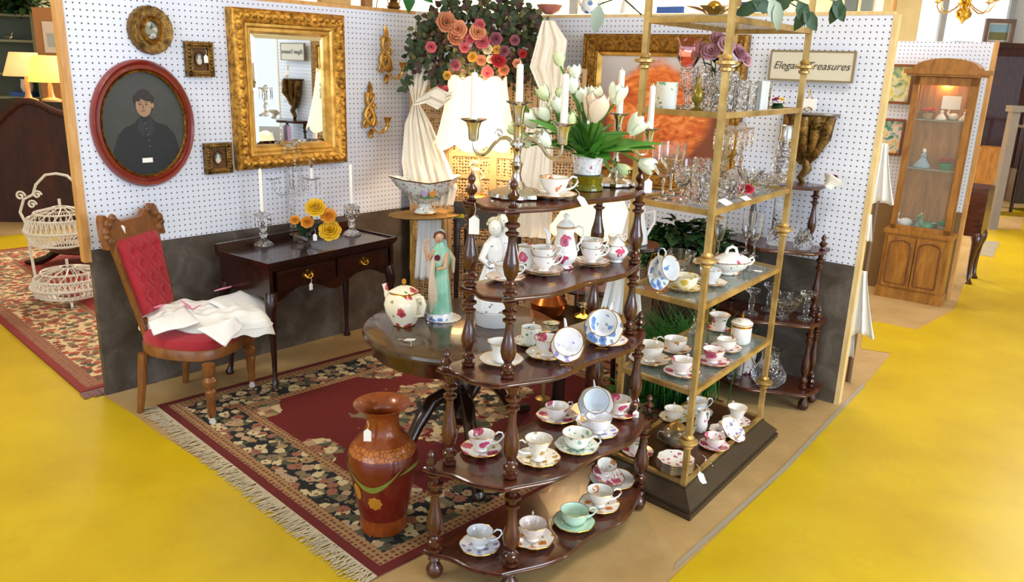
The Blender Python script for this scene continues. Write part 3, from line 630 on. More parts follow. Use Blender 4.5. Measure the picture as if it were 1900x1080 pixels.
# scalloped apron under the drawers
ap = [(.02, dz-.14)]
for i in range(25): t = i/24; ap.append((.02+(DLn-.04)*t, dz-.16-.035*(abs(cos(2*pi*t))**3)+.02*sin(pi*t*2)**2))
ap.append((DLn-.02, dz-.14)); n = len(ap)
b.add([(p[0], .004, p[1]) for p in ap]+[(p[0], .018, p[1]) for p in ap], [tuple(range(n)), tuple(range(n, 2*n))[::-1]]+[(i, (i+1) % n, n+(i+1) % n, n+i) for i in range(n)])
b.build('case', MW['desk'], dsk)
for k in range(2):
    xa = .035+k*(DLn-.07)/2+.005; xb = xa+(DLn-.07)/2-.01
    dr = MB().box(xa, xb, -.004, .15, dz-.14, dz-.047); dr.box(xa+.008, xb-.008, -.007, -.004, dz-.132, dz-.055); dr = dr.build('drawer', MW['desk'], dsk)
    xc = (xa+xb)/2; zc = dz-.092; b = MB(); b.T = Matrix.Identity(4)
    pl = [(-.035, .004), (-.026, .016), (-.014, .01), (-.008, .02), (0, .024), (.008, .02), (.014, .01), (.026, .016), (.035, .004), (.026, -.01), (.012, -.008), (0, -.02), (-.012, -.008), (-.026, -.01)]
    b.add([(xc+p[0], -.0095, zc+p[1]) for p in pl]+[(xc+p[0], -.007, zc+p[1]) for p in pl], [tuple(range(14))]+[(i, (i+1) % 14, 14+(i+1) % 14, 14+i) for i in range(14)])
    b.tube([(xc-.02, -.01, zc+.004), (xc-.018, -.02, zc-.008), (xc, -.024, zc-.014), (xc+.018, -.02, zc-.008), (xc+.02, -.01, zc+.004)], .0028, 8); b.build('handle', BRIGHT, dr)
def cab_leg(x, y, sx, sy, h, r=.02):
    b = MB(); pts = []; rr = []
    for t, o, q in ((1, 0, 1.35), (.92, .008, 1.5), (.84, .012, 1.3), (.7, .004, .95), (.5, 0, .75), (.3, 0, .62), (.12, .004, .55), (.05, .01, .7), (.02, .012, 1.05), (0, .012, .9)):
        pts.append((x+sx*o, y+sy*o, h*t)); rr.append(r*q)
    b.tube(pts, rr, 10); return b
for x, y, sx, sy in ((.02, .02, -1, -1), (DLn-.02, .02, 1, -1), (.02, DWd-.03, -1, 1), (DLn-.02, DWd-.03, 1, 1)): cab_leg(x, y, sx, sy, dz-.15).build('leg', MW['desk'], dsk)
def DL(x, y, z=0): return DC+DXv*x+DYv*y+V3(0, 0, z)
pt = price_tag(DL(.21, -.026, dz-.105), 'white price tag hanging from the left drawer pull of the desk', size=.024, rz=DXa)
# ------------------------------------------------------------ round table with pedestal
TC = V3(-.19, 2.935, 0); TZ = .52; TR = .378
rt = thing('round_table', 'round dark wooden pedestal table in the middle of the red rug', 'table', TC)
b = MB(); b.lathe([(TR-.012, TZ-.03), (TR, TZ-.024), (TR+.002, TZ-.014), (TR-.002, TZ-.004), (TR-.012, TZ), (.001, TZ)], 72); b.build('top', MW['tabletop'], rt, 30)
b = MB(); b.lathe([(TR-.055, TZ-.095), (TR-.035, TZ-.09), (TR-.03, TZ-.03)], 72); b.build('apron', MW['ma_dark'], rt)
b = MB(); b.lathe([(.05, .12), (.055, .15), (.035, .18), (.045, .22), (.06, .27), (.052, .33), (.032, .37), (.04, .39), (.07, .41), (.1, .43)], 20); b.build('pedestal', MW['blk'], rt)
for a in (232, 283, 52, 103):
    ca, sa = cos(radians(a)), sin(radians(a)); b = MB(); pts = []; rr = []
    for r, z, q in ((.03, .2, .028), (.1, .26, .03), (.17, .25, .028), (.24, .18, .024), (.3, .1, .02), (.36, .05, .018), (.41, .03, .022), (.44, .025, .024), (.45, .02, .012)): pts.append((ca*r, sa*r, z)); rr.append(q)
    b.tube(pts, rr, 10); b.build('leg', MW['blk'], rt)
# ------------------------------------------------------------ velvet chair with folded linen
r1, f1, f2, r3 = V3(-1.563, 3.159, 0), V3(-1.237, 3.061, 0), V3(-1.2, 3.459, 0), V3(-1.508, 3.484, 0)
cc = (r1+f1+f2+r3)/4; fwd = ((f1+f2)/2-(r1+r3)/2).normalized()
crz = math.atan2(fwd.y, fwd.x)   # local +x is forward
ch = thing('velvet_chair', 'carved walnut side chair with buttoned crimson velvet seat and back', 'chair', cc, crz)
SZ = Z(f1, 655); hl, hw_ = .165, .17
VELV = NT('crimson_velvet'); VELV = VELV.fin(VELV.mix(VELV.noise(5, 3), '7d0414', 'b00c24'), .75, 0, Sheen_Weight=.6, Sheen_Tint=(1, .4, .45, 1))
n_ = 40
def seat_out(k):
    pts = []
    for i in range(n_):
        a = 2*pi*i/n_; c_, s_ = cos(a), sin(a); pts.append((k*.205*math.copysign(abs(c_)**.75, c_), k*(.195+.02*c_)*math.copysign(abs(s_)**.75, s_)))
    return pts
b = MB(); vs = []; fs = []
lv = [(.97, SZ-.055), (1, SZ-.05), (1, SZ-.012), (.98, SZ-.006)]
for k, z in lv: vs += [(p[0], p[1], z) for p in seat_out(k)]
for i in range(3): fs += [(i*n_+j, i*n_+(j+1) % n_, (i+1)*n_+(j+1) % n_, (i+1)*n_+j) for j in range(n_)]
fs += [tuple(range(n_))[::-1], tuple(range(3*n_, 4*n_))]; b.add(vs, fs); b.build('seat_rail', MW['chairwood'], ch)
b = MB(); vs = []; fs = []; lv = [(.97, SZ-.008), (.985, SZ+.01), (.95, SZ+.03), (.8, SZ+.045), (.4, SZ+.052), (.02, SZ+.054)]
for k, z in lv: vs += [(p[0], p[1], z) for p in seat_out(k)]
for i in range(len(lv)-1): fs += [(i*n_+j, i*n_+(j+1) % n_, (i+1)*n_+(j+1) % n_, (i+1)*n_+j) for j in range(n_)]
b.add(vs, fs); b.build('seat', VELV, ch)
for p in (r1, r3):
    q = p-cc; lx, ly = q.dot(fwd), q.dot(V3(-fwd.y, fwd.x, 0)); b = MB()
    b.tube([(lx-.02, ly*1.05, 0), (lx, ly, SZ*.5), (lx+.01, ly*.97, SZ-.05)], [.014, .018, .02], 8, flat=1); b.build('leg', MW['chairwood'], ch)
for p in (f1, f2):
    q = p-cc; lx, ly = q.dot(fwd), q.dot(V3(-fwd.y, fwd.x, 0)); b = MB(); h = SZ-.05
    b.lathe([(.013, .035), (.016, .05), (.02, h*.5), (.024, h*.56), (.014, h*.6), (.03, h*.68), (.031, h*.74), (.016, h*.8), (.022, h*.84), (.026, h*.88), (.026, h)], 16, (lx, ly, 0)); lg = b.build('leg', MW['chairwood'], ch)
    b = MB(); b.lathe([(.008, .018), (.01, .022), (.01, .036)], 10, (lx, ly, 0)); b.lathe([(.001, -.005), (.013, -.005), (.013, .005), (.001, .005)], 16, (lx, ly, .0135), (0, 1, 0)); b.build('caster', plain('white_caster', 'd8d8d4', .4), lg)
# back: local plane leaning back
BKZ0 = SZ+.03; BKH = WA(250, 378).z; P_b = (r1+r3)/2
bz1 = Z(P_b-fwd*.12, 385)-BKZ0; lean = .26
def bp(u, v, d=0):   # u across, v up 0..1, d out of the back
    return (-.165-lean*v*bz1*.85+d, u*(.9+.1*v), BKZ0-.01+v*bz1)
b = MB()
def bar(u0, v0, u1, v1, w, th=.016):
    pts = [bp(u0, v0), bp(u1, v1)]; b.tube([pts[0], tuple((pts[0][i]+pts[1][i])/2 for i in range(3)), pts[1]], w, 8, flat=.7)
bar(-.115, -.15, -.15, .82, .02); bar(.115, -.15, .15, .82, .02); bar(-.12, .1, .12, .1, .018)
cr = []
N_ = 28
for i in range(N_+1):
    t = i/N_; u = -.195+.39*t; e = abs(t-.5)*2
    v = .93+.06*(e > .45)*(sin((e-.45)/.55*pi)**.6 if e > .45 else 0)+.028*sin(e*17)*(e > .4)-.05*(e > .93)
    cr.append((u, v))
vs = [bp(u, v, .014) for u, v in cr]+[bp(u, .78 if abs(u) < .12 else .74, .014) for u, v in cr]+[bp(u, v, -.014) for u, v in cr]+[bp(u, .78 if abs(u) < .12 else .74, -.014) for u, v in cr]
q = N_+1; fs = []
for i in range(N_): fs += [(i, i+1, q+i+1, q+i), (2*q+i+1, 2*q+i, 3*q+i, 3*q+i+1), (i+1, i, 2*q+i, 2*q+i+1), (q+i, q+i+1, 3*q+i+1, 3*q+i)]
fs += [(0, q, 3*q, 2*q), (N_, 2*q+N_, 3*q+N_, q+N_)]; b.add(vs, fs)
for s_ in (-1, 1):
    for k, (u, v, r0) in enumerate(((.15, .93, .026), (.12, .97, .02), (.18, .88, .02), (.16, .80, .022), (.185, .84, .014))):
        c0 = bp(s_*u, v, .014); b.ball(c0, (.012, r0, r0), 10, 7); b.ball(bp(s_*u, v, .024), (.006, r0*.45, r0*.45), 8, 5)
b.build('back_frame', MW['chairwood'], ch, 45)
# tufted back panel
BT = [(-.065, .35), (.0, .35), (.065, .35), (-.04, .55), (.04, .55), (-.08, .62), (.08, .62), (0, .72), (-.06, .2)]
BT = [(-.05, .3), (.05, .3), (0, .43), (-.075, .45), (.075, .45), (-.045, .57), (.045, .57), (0, .68), (-.08, .68), (.08, .68)]
def pad(s, t):
    v = .14+.66*t; W_ = .112+.03*t; u = (s*2-1)*W_
    e = min(1, (1-abs(s*2-1))*5)*min(1, t*8)*min(1, (1-t)*8); d = .034*e**.5
    for bu, bv in BT: d -= .02*math.exp(-(((u-bu)/.014)**2+((v-bv)/.035)**2))*e
    a = (u/.05+ (v-.05)/.13); c_ = (u/.05-(v-.05)/.13); g = max(math.exp(-(sin(a*pi/2)/.16)**2), math.exp(-(sin(c_*pi/2)/.16)**2)); d -= .007*g*e
    return bp(u, v, d+.004)
b = MB(); b.grid(pad, 44, 60); b.add([pad(s, t) for s, t in ((0, 0), (1, 0), (1, 1), (0, 1))], [(0, 1, 2, 3)]); b.build('back_cushion', VELV, ch)
price_tag(V3(*(cc+fwd*(bp(-.02, .93)[0]+.02)+V3(-fwd.y, fwd.x, 0)*(-.075)+V3(0, 0, bp(0, .95)[2]))), 'white price tag on the crest of the velvet chair', size=.026, rz=rA, string=False)
# ------------------------------------------------------------ china
CUPS = dict(
    tea=[(.016, 0), (.019, .002), (.015, .008), (.028, .02), (.036, .034), (.041, .05), (.0425, .054)],
    tall=[(.018, 0), (.021, .003), (.012, .01), (.014, .014), (.024, .028), (.029, .045), (.038, .062), (.041, .066)],
    wide=[(.02, 0), (.022, .004), (.032, .012), (.039, .024), (.042, .038), (.044, .046)],
    can=[(.033, 0), (.035, .003), (.035, .03), (.035, .055), (.0355, .058)],
    flare=[(.02, 0), (.023, .004), (.025, .012), (.026, .03), (.03, .044), (.038, .056), (.041, .059)])
def cup_mb(kind, s=1.0, wav=None):
    pr = [(r*s, z*s) for r, z in CUPS[kind]]; R, Zt = pr[-1]
    inner = [(max(.0001, r-.0022*s), z+.003*s) for r, z in pr[2:]][::-1]
    full = pr+[(R-.0006*s, Zt+.0012*s, 1), (R-.002*s, Zt+.0002*s, 1)]+[(r, z) for r, z in inner[1:]]+[(.0001, inner[-1][1])]
    full[6 if len(pr) > 6 else len(pr)-1] = (*full[len(pr)-1][:2], 0)
    b = MB(); b.lathe(full, 32, wav=wav); return b
def handle_mb(kind, s=1.0, sx=1):
    pr = [(r*s, z*s) for r, z in CUPS[kind]]; R, Zt = pr[-1]
    rm = pr[len(pr)//2][0]; b = MB()
    pts = [(R*.94, 0, Zt*.86), (R+.010*s, 0, Zt*1.02), (R+.022*s, 0, Zt*.96), (R+.026*s, 0, Zt*.74), (R+.017*s, 0, Zt*.5), (R+.004*s, 0, Zt*.38), (rm*.98, 0, Zt*.34)]
    b.tube(pts, [.0032*s, .003*s, .0026*s, .0026*s, .0026*s, .003*s, .0035*s], 8); return b
def teacup(kind, mat, P, ang, label, s=1.0, group=None, wav=None, rim=None, handle=True):
    o = cup_mb(kind, s, wav).build('teacup', [mat, rim or GOLDR]); o.location = P; o.rotation_euler = (0, 0, radians(ang)); tag(o, label, 'teacup', group)
    if handle: handle_mb(kind, s).build('handle', mat if rim is None else mat, o)
    return o
def saucer(mat, P, r, label, group=None, wav=(8, .02), name='saucer', cat='saucer', rim=None):
    k = r/.065; b = MB()
    b.lathe([(.03*k, 0), (.034*k, .0015), (.05*k, .006*k), (r, .0125*k), (r-.0006, .0138*k, 1), (r-.0028, .0132*k, 1), (.05*k, .0078*k), (.034*k, .0042), (.024*k, .0036), (.023*k, .003), (.0001, .003)], 40, wav=wav)
    return tag(setp(b.build(name, [mat, rim or GOLDR]), P), label, cat, group)
def setp(o, P, rz=0): o.location = P; o.rotation_euler = (0, 0, rz); return o
def prad(P, w): return w/2*(Vector(P)-V3(0, 0, H)).dot(FW)/FPX
def cs(px, py, z, w, kind, mat, ang, clab, slab, s=None, wav=(8, .02), smat=None, group=None):
    P = G(px, py, z+.008); P.z = z+.0006; r = prad(P, w); m_ = PO[mat]
    so = saucer(PO[smat] if smat else m_, P, r, slab, wav=wav); s = s or r/.064
    teacup(kind, m_, P+V3(0, 0, .0040), ang, clab, s, wav=None); return P
W4, W5, W3, W2, W1 = ZS[3], ZS[4], ZS[2], ZS[1], ZS[0]
S5 = ' on the lowest whatnot shelf'; S3 = ' on the middle whatnot shelf'; S2 = ' on the second-highest whatnot shelf'
cs(893, 833, W4, 78, 'tea', 'rose', 15, 'footed teacup with a pink rose spray at the left end, above the lowest whatnot shelf', 'pink and white scalloped saucer at the left end, above the lowest whatnot shelf')
p2_ = cs(998, 850, W4, 84, 'tall', 'gold', 200, 'tall gold-rimmed footed teacup behind the front post of the whatnot', 'white saucer with a broad gold edge under the tall gold-rimmed cup')
p3_ = cs(1070, 828, W4, 84, 'wide', 'green', -25, 'low wide teacup with green sprigs and tag string near the front of a whatnot shelf', 'white saucer with green sprigs and gold edge under the low wide teacup')
p4_ = cs(1033, 773, W4, 77, 'wide', 'rose', 35, 'rounded teacup with one large dusky rose, at the back left of the leaning pearl cup', 'deep white saucer with pink flecks under the rounded dusky rose teacup', s=.95)
cs(1110, 800, W4, 76, 'tea', 'lilac', 172, 'white teacup with pale blue flowers, handle to the left, before the leaning cup', 'plain-edged white saucer under the pale blue flowered teacup')
p6_ = cs(1148, 765, W4, 70, 'tea', 'rose', 12, 'white teacup with a pink rose inside and out and a price tag on its handle', 'saucer with rose-pink petals under the tagged teacup with a rose inside')
cs(890, 1012, W5, 77, 'tea', 'pearl', 10, 'plain greyish white teacup half behind the front post' + S5, 'white saucer with violet flowers at the left end' + S5, smat='lilac')
cs(988, 999, W5, 82, 'tea', 'pale', 90, 'blush cream teacup second from the left' + S5, 'white saucer with gold and orange sprays second from the left' + S5, smat='orange')
cs(1065, 969, W5, 79, 'wide', 'mint', 15, 'mint green teacup' + S5, 'mint green saucer with gold edge' + S5)
p7_ = cs(1112, 936, W5, 76, 'tea', 'orange', 10, 'white teacup with an orange flower and folded tag, behind the mint green one', 'white saucer under the orange-flowered cup, behind the mint green saucer')
P = G(1135, 895, W5); P.z = W5+.0006
saucer(PO['pearl'], P, prad(P, 86), 'large white plate under the leaning cup at the right end' + S5, name='plate', cat='plate')
P2 = P+V3(-.015, .012, .014); so = saucer(PO['pinkband'], P2, prad(P, 62), 'tilted floral saucer on the large plate, right end' + S5); so.rotation_euler = (radians(10), radians(12), 0)
o = teacup('tea', PO['orange'], P2+V3(-.006, .004, .010), 300, 'white teacup with yellow flower tipped on the stacked plates' + S5, .85); o.rotation_euler = (radians(8), radians(16), radians(-60))
# middle shelf
cs(930, 668, W3, 84, 'flare', 'white', 80, 'plain white flared teacup at the left end' + S3, 'plain white saucer at the left end' + S3)
cs(1016, 657, W3, 82, 'tea', 'rose', 25, 'footed teacup with large pink and red roses' + S3, 'scalloped saucer with gold leaves under the large rose teacup' + S3, smat='gold')
cs(985, 634, W3, 70, 'can', 'green', 80, 'straight-sided panelled coffee cup behind the rose teacup' + S3, 'ivory saucer under the straight-sided panelled cup', s=.9)
cs(1126, 632, W3, 79, 'flare', 'smallrose', 78, 'flared white teacup with pink sprigs at the right end' + S3, 'pale saucer with small sprigs at the right end' + S3, smat='lilac')
P = G(1022, 612, W3); b = MB(); b.lathe([(.012, 0), (.015, .003), (.028, .022), (.03, .026, 1), (.027, .024, 1), (.012, .006), (.0001, .005)], 10); one(b, 'small_dish', [PO['yellow'], GOLDR], 'small yellow and red painted dish between the standing saucers' , 'dish', P)
# second shelf
cs(938, 515, W2, 74, 'tea', 'smallrose', 0, 'small white cup behind the front post' + S2, 'gold-edged saucer under the small cup behind the front post' + S2, s=.8)
def stack(px, py, z, w, ang, a, mat='smallrose'):
    P = G(px, py, z+.01); P.z = z+.0006; r = prad(P, w)
    saucer(PO[mat], P, r, 'lower gold-rimmed saucer of the stacked pair ' + a); saucer(PO[mat], P+V3(0, 0, .0062), r, 'upper gold-rimmed saucer of the stacked pair ' + a)
    s = .9; teacup('tea', PO[mat], P+V3(0, 0, .0105), ang, 'lower teacup with pink buds of the stacked pair ' + a, s)
    o = teacup('tea', PO[mat], P+V3(-.003, 0, .0105+.024), ang+4, 'upper teacup with pink buds of the stacked pair ' + a, s)
stack(1009, 503, W2, 76, 25, 'left of the coffee pot'); stack(1097, 487, W2, 68, 25, 'right of the coffee pot')
def pot_spout(b, pts, rr): b.tube(pts, rr, 12)
P = G(1046, 497, W2); P.z = W2; hp = Z(P, 400)-W2; s_ = hp/.19
cp = thing('coffee_pot', 'tall white porcelain coffee pot with pink roses and pointed lid on the whatnot', 'coffee pot', P, radians(-10))
b = MB(); b.lathe([(.026*s_, 0), (.034*s_, .004*s_), (.026*s_, .014*s_), (.042*s_, .035*s_), (.046*s_, .055*s_), (.038*s_, .09*s_), (.029*s_, .125*s_), (.033*s_, .147*s_), (.0333*s_, .15*s_, 1), (.03*s_, .151*s_), (.026*s_, .13*s_), (.0001, .12*s_)], 36, wav=(8, .02)); b.build('body', [PO['rose'], GOLDR], cp)
b = MB(); b.lathe([(.031*s_, .151*s_), (.032*s_, .154*s_, 1), (.024*s_, .166*s_), (.009*s_, .176*s_), (.005*s_, .179*s_), (.012*s_, .187*s_), (.009*s_, .194*s_), (.0001, .2*s_)], 28); b.build('lid', [WHITEP, GOLDR], cp)
b = MB(); pot_spout(b, [(-.034*s_, 0, .045*s_), (-.055*s_, 0, .06*s_), (-.06*s_, 0, .1*s_), (-.066*s_, 0, .13*s_), (-.078*s_, 0, .14*s_)], [.014*s_, .012*s_, .008*s_, .0065*s_, .005*s_]); b.build('spout', WHITEP, cp)
b = MB(); b.tube([(.027*s_, 0, .138*s_), (.045*s_, 0, .155*s_), (.062*s_, 0, .15*s_), (.066*s_, 0, .128*s_), (.056*s_, 0, .1*s_), (.044*s_, 0, .085*s_), (.05*s_, 0, .07*s_), (.04*s_, 0, .06*s_)], [.005*s_, .005*s_, .0045*s_, .0045*s_, .004*s_, .0045*s_, .003*s_, .004*s_], 9); b.build('handle', WHITEP, cp)
P = G(1143, 486, W2); P.z = W2
sb = thing('sugar_bowl', 'white lidded sugar bowl with ring handle and rose spray on the whatnot', 'sugar bowl', P, radians(10))
b = MB(); b.lathe([(.018, 0), (.021, .003), (.017, .008), (.034, .022), (.039, .036), (.033, .05), (.026, .0545), (.025, .056, 1)], 28, wav=(8, .02)); b.build('body', [PO['rose'], GOLDR], sb)
b = MB(); b.lathe([(.027, .056), (.028, .058), (.02, .068), (.008, .075), (.004, .078), (.009, .084), (.0001, .091)], 22); b.build('lid', WHITEP, sb)
for s_ in (-1, 1):
    b = MB(); b.tube([(s_*(.05+.011*cos(i*pi/6)), 0, .045+.011*sin(i*pi/6)) for i in range(12)], .0028, 7, True); b.tube([(s_*.036, 0, .04), (s_*.044, 0, .036)], .003, 6); b.tube([(s_*.034, 0, .02), (s_*.046, 0, .028), (s_*.05, 0, .034)], .003, 6); b.build('handle', WHITEP, sb)
P = G(975, 505, W2)+V3(0, .02, 0); cj = thing('cream_jug', 'pearly cream jug with red rose behind the front post of the whatnot', 'jug', P, radians(150))
b = MB(); b.lathe([(.018, 0), (.022, .003), (.018, .01), (.029, .028), (.03, .042), (.022, .06), (.0257, .0765), (.026, .078, 1), (.024, .077), (.02, .06), (.027, .04), (.0001, .008)], 26); b.build('body', [PO['rose'], GOLDR], cj)
b = MB(); b.tube([(-.024, 0, .068), (-.04, 0, .07), (-.043, 0, .05), (-.027, 0, .034)], .003, 7); b.build('handle', WHITEP, cj)
P = G(1140, 462, W2)+V3(.01, .03, 0); P.z = W2; teacup('tea', PO['white'], P, 40, 'white teacup with pierced handle behind the sugar bowl', .75)
# saucers and cups shown upright on wire stands
def display(px, py, z, w, mat, face, lab, tilt=14, s=1, cup='tea', cuprot=0, stand=True, smat=None):
    P = G(px, py, z+.055); P.z = z; r = prad(P, w); fd = V3(cos(radians(face)), sin(radians(face)), 0)
    q = Matrix.Rotation(radians(face+90), 4, 'Z') @ Matrix.Rotation(radians(90-tilt), 4, 'X')
    so = saucer(PO[smat or mat], P, r, 'upright ' + lab + ' saucer standing on its rim in a wire holder'); so.matrix_world = Matrix.Translation(P+V3(0, 0, r+.004)) @ q
    # cup hung in front of the saucer, opening turned to the viewer
    c = teacup(cup, PO[mat], P, 0, lab + ' teacup hung on its side in front of its upright saucer', s)
    q2_ = Matrix.Rotation(radians(face+90), 4, 'Z') @ Matrix.Rotation(radians(78-tilt), 4, 'X') @ Matrix.Rotation(radians(100+cuprot), 4, 'Z')
    c.matrix_world = Matrix.Translation(P+fd*.006+V3(0, 0, r+.004+.008)) @ q2_
    t = thing('plate_stand', 'brass wire stand holding the ' + lab + ' cup and saucer', 'plate stand', P+V3(0, 0, .001), radians(face))
    b = MB()
    for y in (-.018, .018): b.tube([(.045, y, .008), (.03, y, .0), (-.03, y, .0), (-.028, y*.9, r*1.2), (-.02, y*.3, r*2.1), (-.004, y*.3, r*2.15)], .0011, 5)
    b.tube([(.02, -.018, .0), (.02, .018, .0)], .001, 5); b.build('wire', BRIGHT, t)
display(1052, 640, W3, 62, 'lilac', -90, 'narrow white and lilac', s=1)
display(1120, 612, W3, 72, 'blue', -100, 'blue flowered', s=1.02, cuprot=-30)
display(1105, 752, W4, 66, 'pearl', -95, 'plain pearl white', s=1)
# ------------------------------------------------------------ candelabra
def candelabrum(P, label, rz, s=1.0, narms=2):
    t = thing('candelabrum', label, 'candelabrum', P, rz); b = MB(); k = 40
    b.lathe([(.058*s, 0), (.063*s, .004*s), (.062*s, .012*s), (.045*s, .02*s), (.022*s, .026*s), (.015*s, .04*s)], k, wav=(10, .07)); b.build('base', SILVERC, t)
    b = MB(); b.lathe([(.015*s, .036*s), (.01*s, .055*s), (.013*s, .075*s), (.016*s, .08*s), (.009*s, .086*s), (.008*s, .1*s), (.011*s, .118*s), (.018*s, .124*s), (.018*s, .13*s), (.01*s, .136*s), (.011*s, .165*s), (.014*s, .17*s), (.008*s, .175*s)], 18); b.build('stem', SILVER, t)
    def cup(x, z, par):
        b = MB(); b.lathe([(.005*s, 0), (.011*s, .003*s), (.012*s, .012*s), (.013*s, .03*s), (.018*s, .044*s), (.03*s, .05*s), (.031*s, .052*s), (.014*s, .052*s), (.013*s, .05*s)], 24, (x, 0, z), wav=(12, .04)); return b.build('candle_cup', SILVER, par)
    cup(0, .172*s, t); tops = [(0, .172*s+.05*s)]
    for sg in (-1, 1):
        b = MB(); pts = [(sg*.008*s, 0, .128*s), (sg*.03*s, 0, .14*s), (sg*.055*s, 0, .125*s), (sg*.075*s, 0, .1*s), (sg*.095*s, 0, .098*s), (sg*.105*s, 0, .115*s), (sg*.106*s, 0, .135*s)]
        def crp(p0, p1, p2, p3, u): return p1*.5*2*0+((-p0+p1*3-p2*3+p3)*u**3+(p0*2-p1*5+p2*4-p3)*u*u+(p2-p0)*u+p1*2)*.5
        pv = [Vector(p) for p in pts]; pv = [pv[0]]+pv+[pv[-1]]; sm = [crp(pv[i], pv[i+1], pv[i+2], pv[i+3], u/5) for i in range(len(pv)-3) for u in range(5)]+[pv[-1]]
        b.tube(sm, [.005*s-.002*s*i/len(sm) for i in range(len(sm))], 8); b.tube([(sg*(.045+.012*cos(i*.5)*(1-i/14))*s, 0, (.148+.012*sin(i*.5)*(1-i/14))*s) for i in range(14)], .0025*s, 6)
        arm = b.build('arm', SILVER, t); cup(sg*.106*s, .128*s, t); tops.append((sg*.106*s, .178*s))
    return t, tops
def candle(P, h, label, r=.0105, group=None, col=None):
    b = MB(); b.lathe([(r, -.012), (r, 0), (r*.86, h*.97), (r*.5, h), (.001, h+.001)], 16); b.tube([(0, 0, h), (.0005, 0, h+.008)], .0009, 5); return one(b, 'taper_candle', col or WAX, label, 'candle', P)
P = G(957, 366, W1); P.z = W1
t, tops = candelabrum(P, 'silver plated three-light candelabrum at the left end of the whatnot top', radians(-8), 1.17)
rt_ = Matrix.Rotation(radians(-8), 4, 'Z')
hs = [.115, .155, .125]; nm = ['centre', 'left', 'right']
for (x, z), h, n_ in zip(tops, (.1, .125, .13), nm): candle(P+rt_ @ V3(x, 0, z), h, 'white taper candle in the %s cup of the left silver candelabrum' % n_)
P = G(1140, 344, W1); P.z = W1
t, tops = candelabrum(P, 'silver plated candelabrum half hidden by the tulips at the right end of the whatnot top', radians(15), 1.0)
rt_ = Matrix.Rotation(radians(15), 4, 'Z')
for (x, z), h, n_ in zip(tops, (.13, .12, .13), nm): candle(P+rt_ @ V3(x, 0, z), h, 'white taper candle in the %s cup of the silver candelabrum behind the tulips' % n_)
# top shelf cup
P = G(1025, 364, W1+.006); P.z = W1+.0006
saucer(PO['green_rose'], P, prad(P, 92), 'white saucer under the tagged garland teacup on the whatnot top')
teacup('tea', PO['green_rose'], P+V3(.004, 0, .004), 18, 'wide white teacup with green and orange garland on the whatnot top', 1.02)
price_tag(P+V3(.062, -.02, .03), 'white price tag lying beside the garland teacup on the whatnot top', size=.026, rz=.2, tilt=.9)
# tulips
P = G(1088, 352, W1); P.z = W1
b = MB(); b.lathe([(.046, 0), (.05, .002), (.05, .012), (.044, .02), (.048, .04), (.05, .046), (.0001, .046)], 30); one(b, 'pot_stand', plain('green_gold_glass', '9a9420', .05, 0, .3, 30, Transmission_Weight=.5), 'yellow green glass dish under the tulip pot', 'dish', P)
PT = P+V3(0, 0, .0465)
mo = NT('mosaic_china'); v = mo.voro(120); sp = mo.node('ShaderNodeSeparateColor'); mo.put(sp.inputs[0], v.outputs['Color'])
mo = mo.fin(mo.ramp(sp.outputs[0], [(0, 'e8e6ea'), (.3, 'd0d4da'), (.55, 'f2f0f0'), (.8, 'b07c8c'), (.86, 'e6e2e6')], True), .2, 0, Coat_Weight=.5)
hpot = Z(PT, 288)-PT.z
b = MB(); b.lathe([(.036, 0), (.04, .003), (.047, hpot), (.045, hpot+.002), (.043, hpot-.004), (.0001, hpot-.012)], 32); one(b, 'flower_pot', mo, 'white mosaic pot of tulips on the whatnot top', 'pot', PT)
def petalmat(n_, a, b_, tipz=.05):
    n = NT(n_); x = n.xyz(); f = n.noise(30, 3); return n.fin(n.mix(f, a, b_), .5, 0, Subsurface_Weight=.1)
TW = petalmat('tulip_white', 'f4f4e8', 'e2e8c8'); TG = petalmat('tulip_green_white', 'e9efc8', 'c8d894'); TP = petalmat('tulip_blush', 'ecc8bc', 'e3d9b4')
LEAF = plain('tulip_leaf', '4c8a2c', .4, 0, .25, 14, Subsurface_Weight=.05); LEAF2 = plain('dark_leaf', '1d4218', .5, 0, .35, 30); LEAF3 = plain('ivy_leaf', '1f4a24', .45, 0, .4, 30)
def tulip_head(b, c, d, s, op=.3):
    d = Vector(d).normalized(); q = d.to_track_quat('Z', 'Y').to_matrix().to_4x4(); T = b.T; b.T = T @ Matrix.Translation(c) @ q
    for ring in (0, 1):
        for k in range(3):
            a = 2*pi*k/3+ring*pi/3; r0 = (.5-.06*ring)*s
            def f(u, v, a=a, r0=r0):
                w_ = (sin(pi*min(1, v*.93+.07))**.6)*.95; aa = a+(u-.5)*2.1*w_; rr = r0*(sin(pi*(.10+.62*v))**.8)*(1+.35*op*v*v)+.0005; return (rr*cos(aa), rr*sin(aa), s*1.25*v*(1-.12*abs(u-.5)*2))
            b.grid(f, 6, 8)
    b.T = T
pot_top = PT+V3(0, 0, hpot)
tb = thing('tulip_bouquet', 'bouquet of white and blush tulips with broad leaves in the mosaic pot', 'flowers', pot_top)
TUL = [(1040, 115, 1, 0, .9), (1068, 140, 0, 0, .9), (1065, 165, 0, 0, 1), (1045, 180, 1, .02, .9), (1015, 178, 1, .02, 1), (1080, 182, 0, 0, .9), (1040, 200, 0, -.02, 1), (1100, 190, 0, .03, 1.25), (1140, 185, 0, -.02, 1.25), (1062, 225, 1, -.05, .9), (995, 228, 0, .02, 1.15), (1018, 215, 0, 0, 1), (1168, 240, 0, -.02, 1.3), (1100, 218, 2, -.03, 1.75), (985, 262, 1, .03, 1.1), (1185, 292, 0, -.03, 1.1), (1020, 262, 0, -.04, 1.1), (1145, 300, 1, .02, .9), (965, 240, 1, .05, .9)]
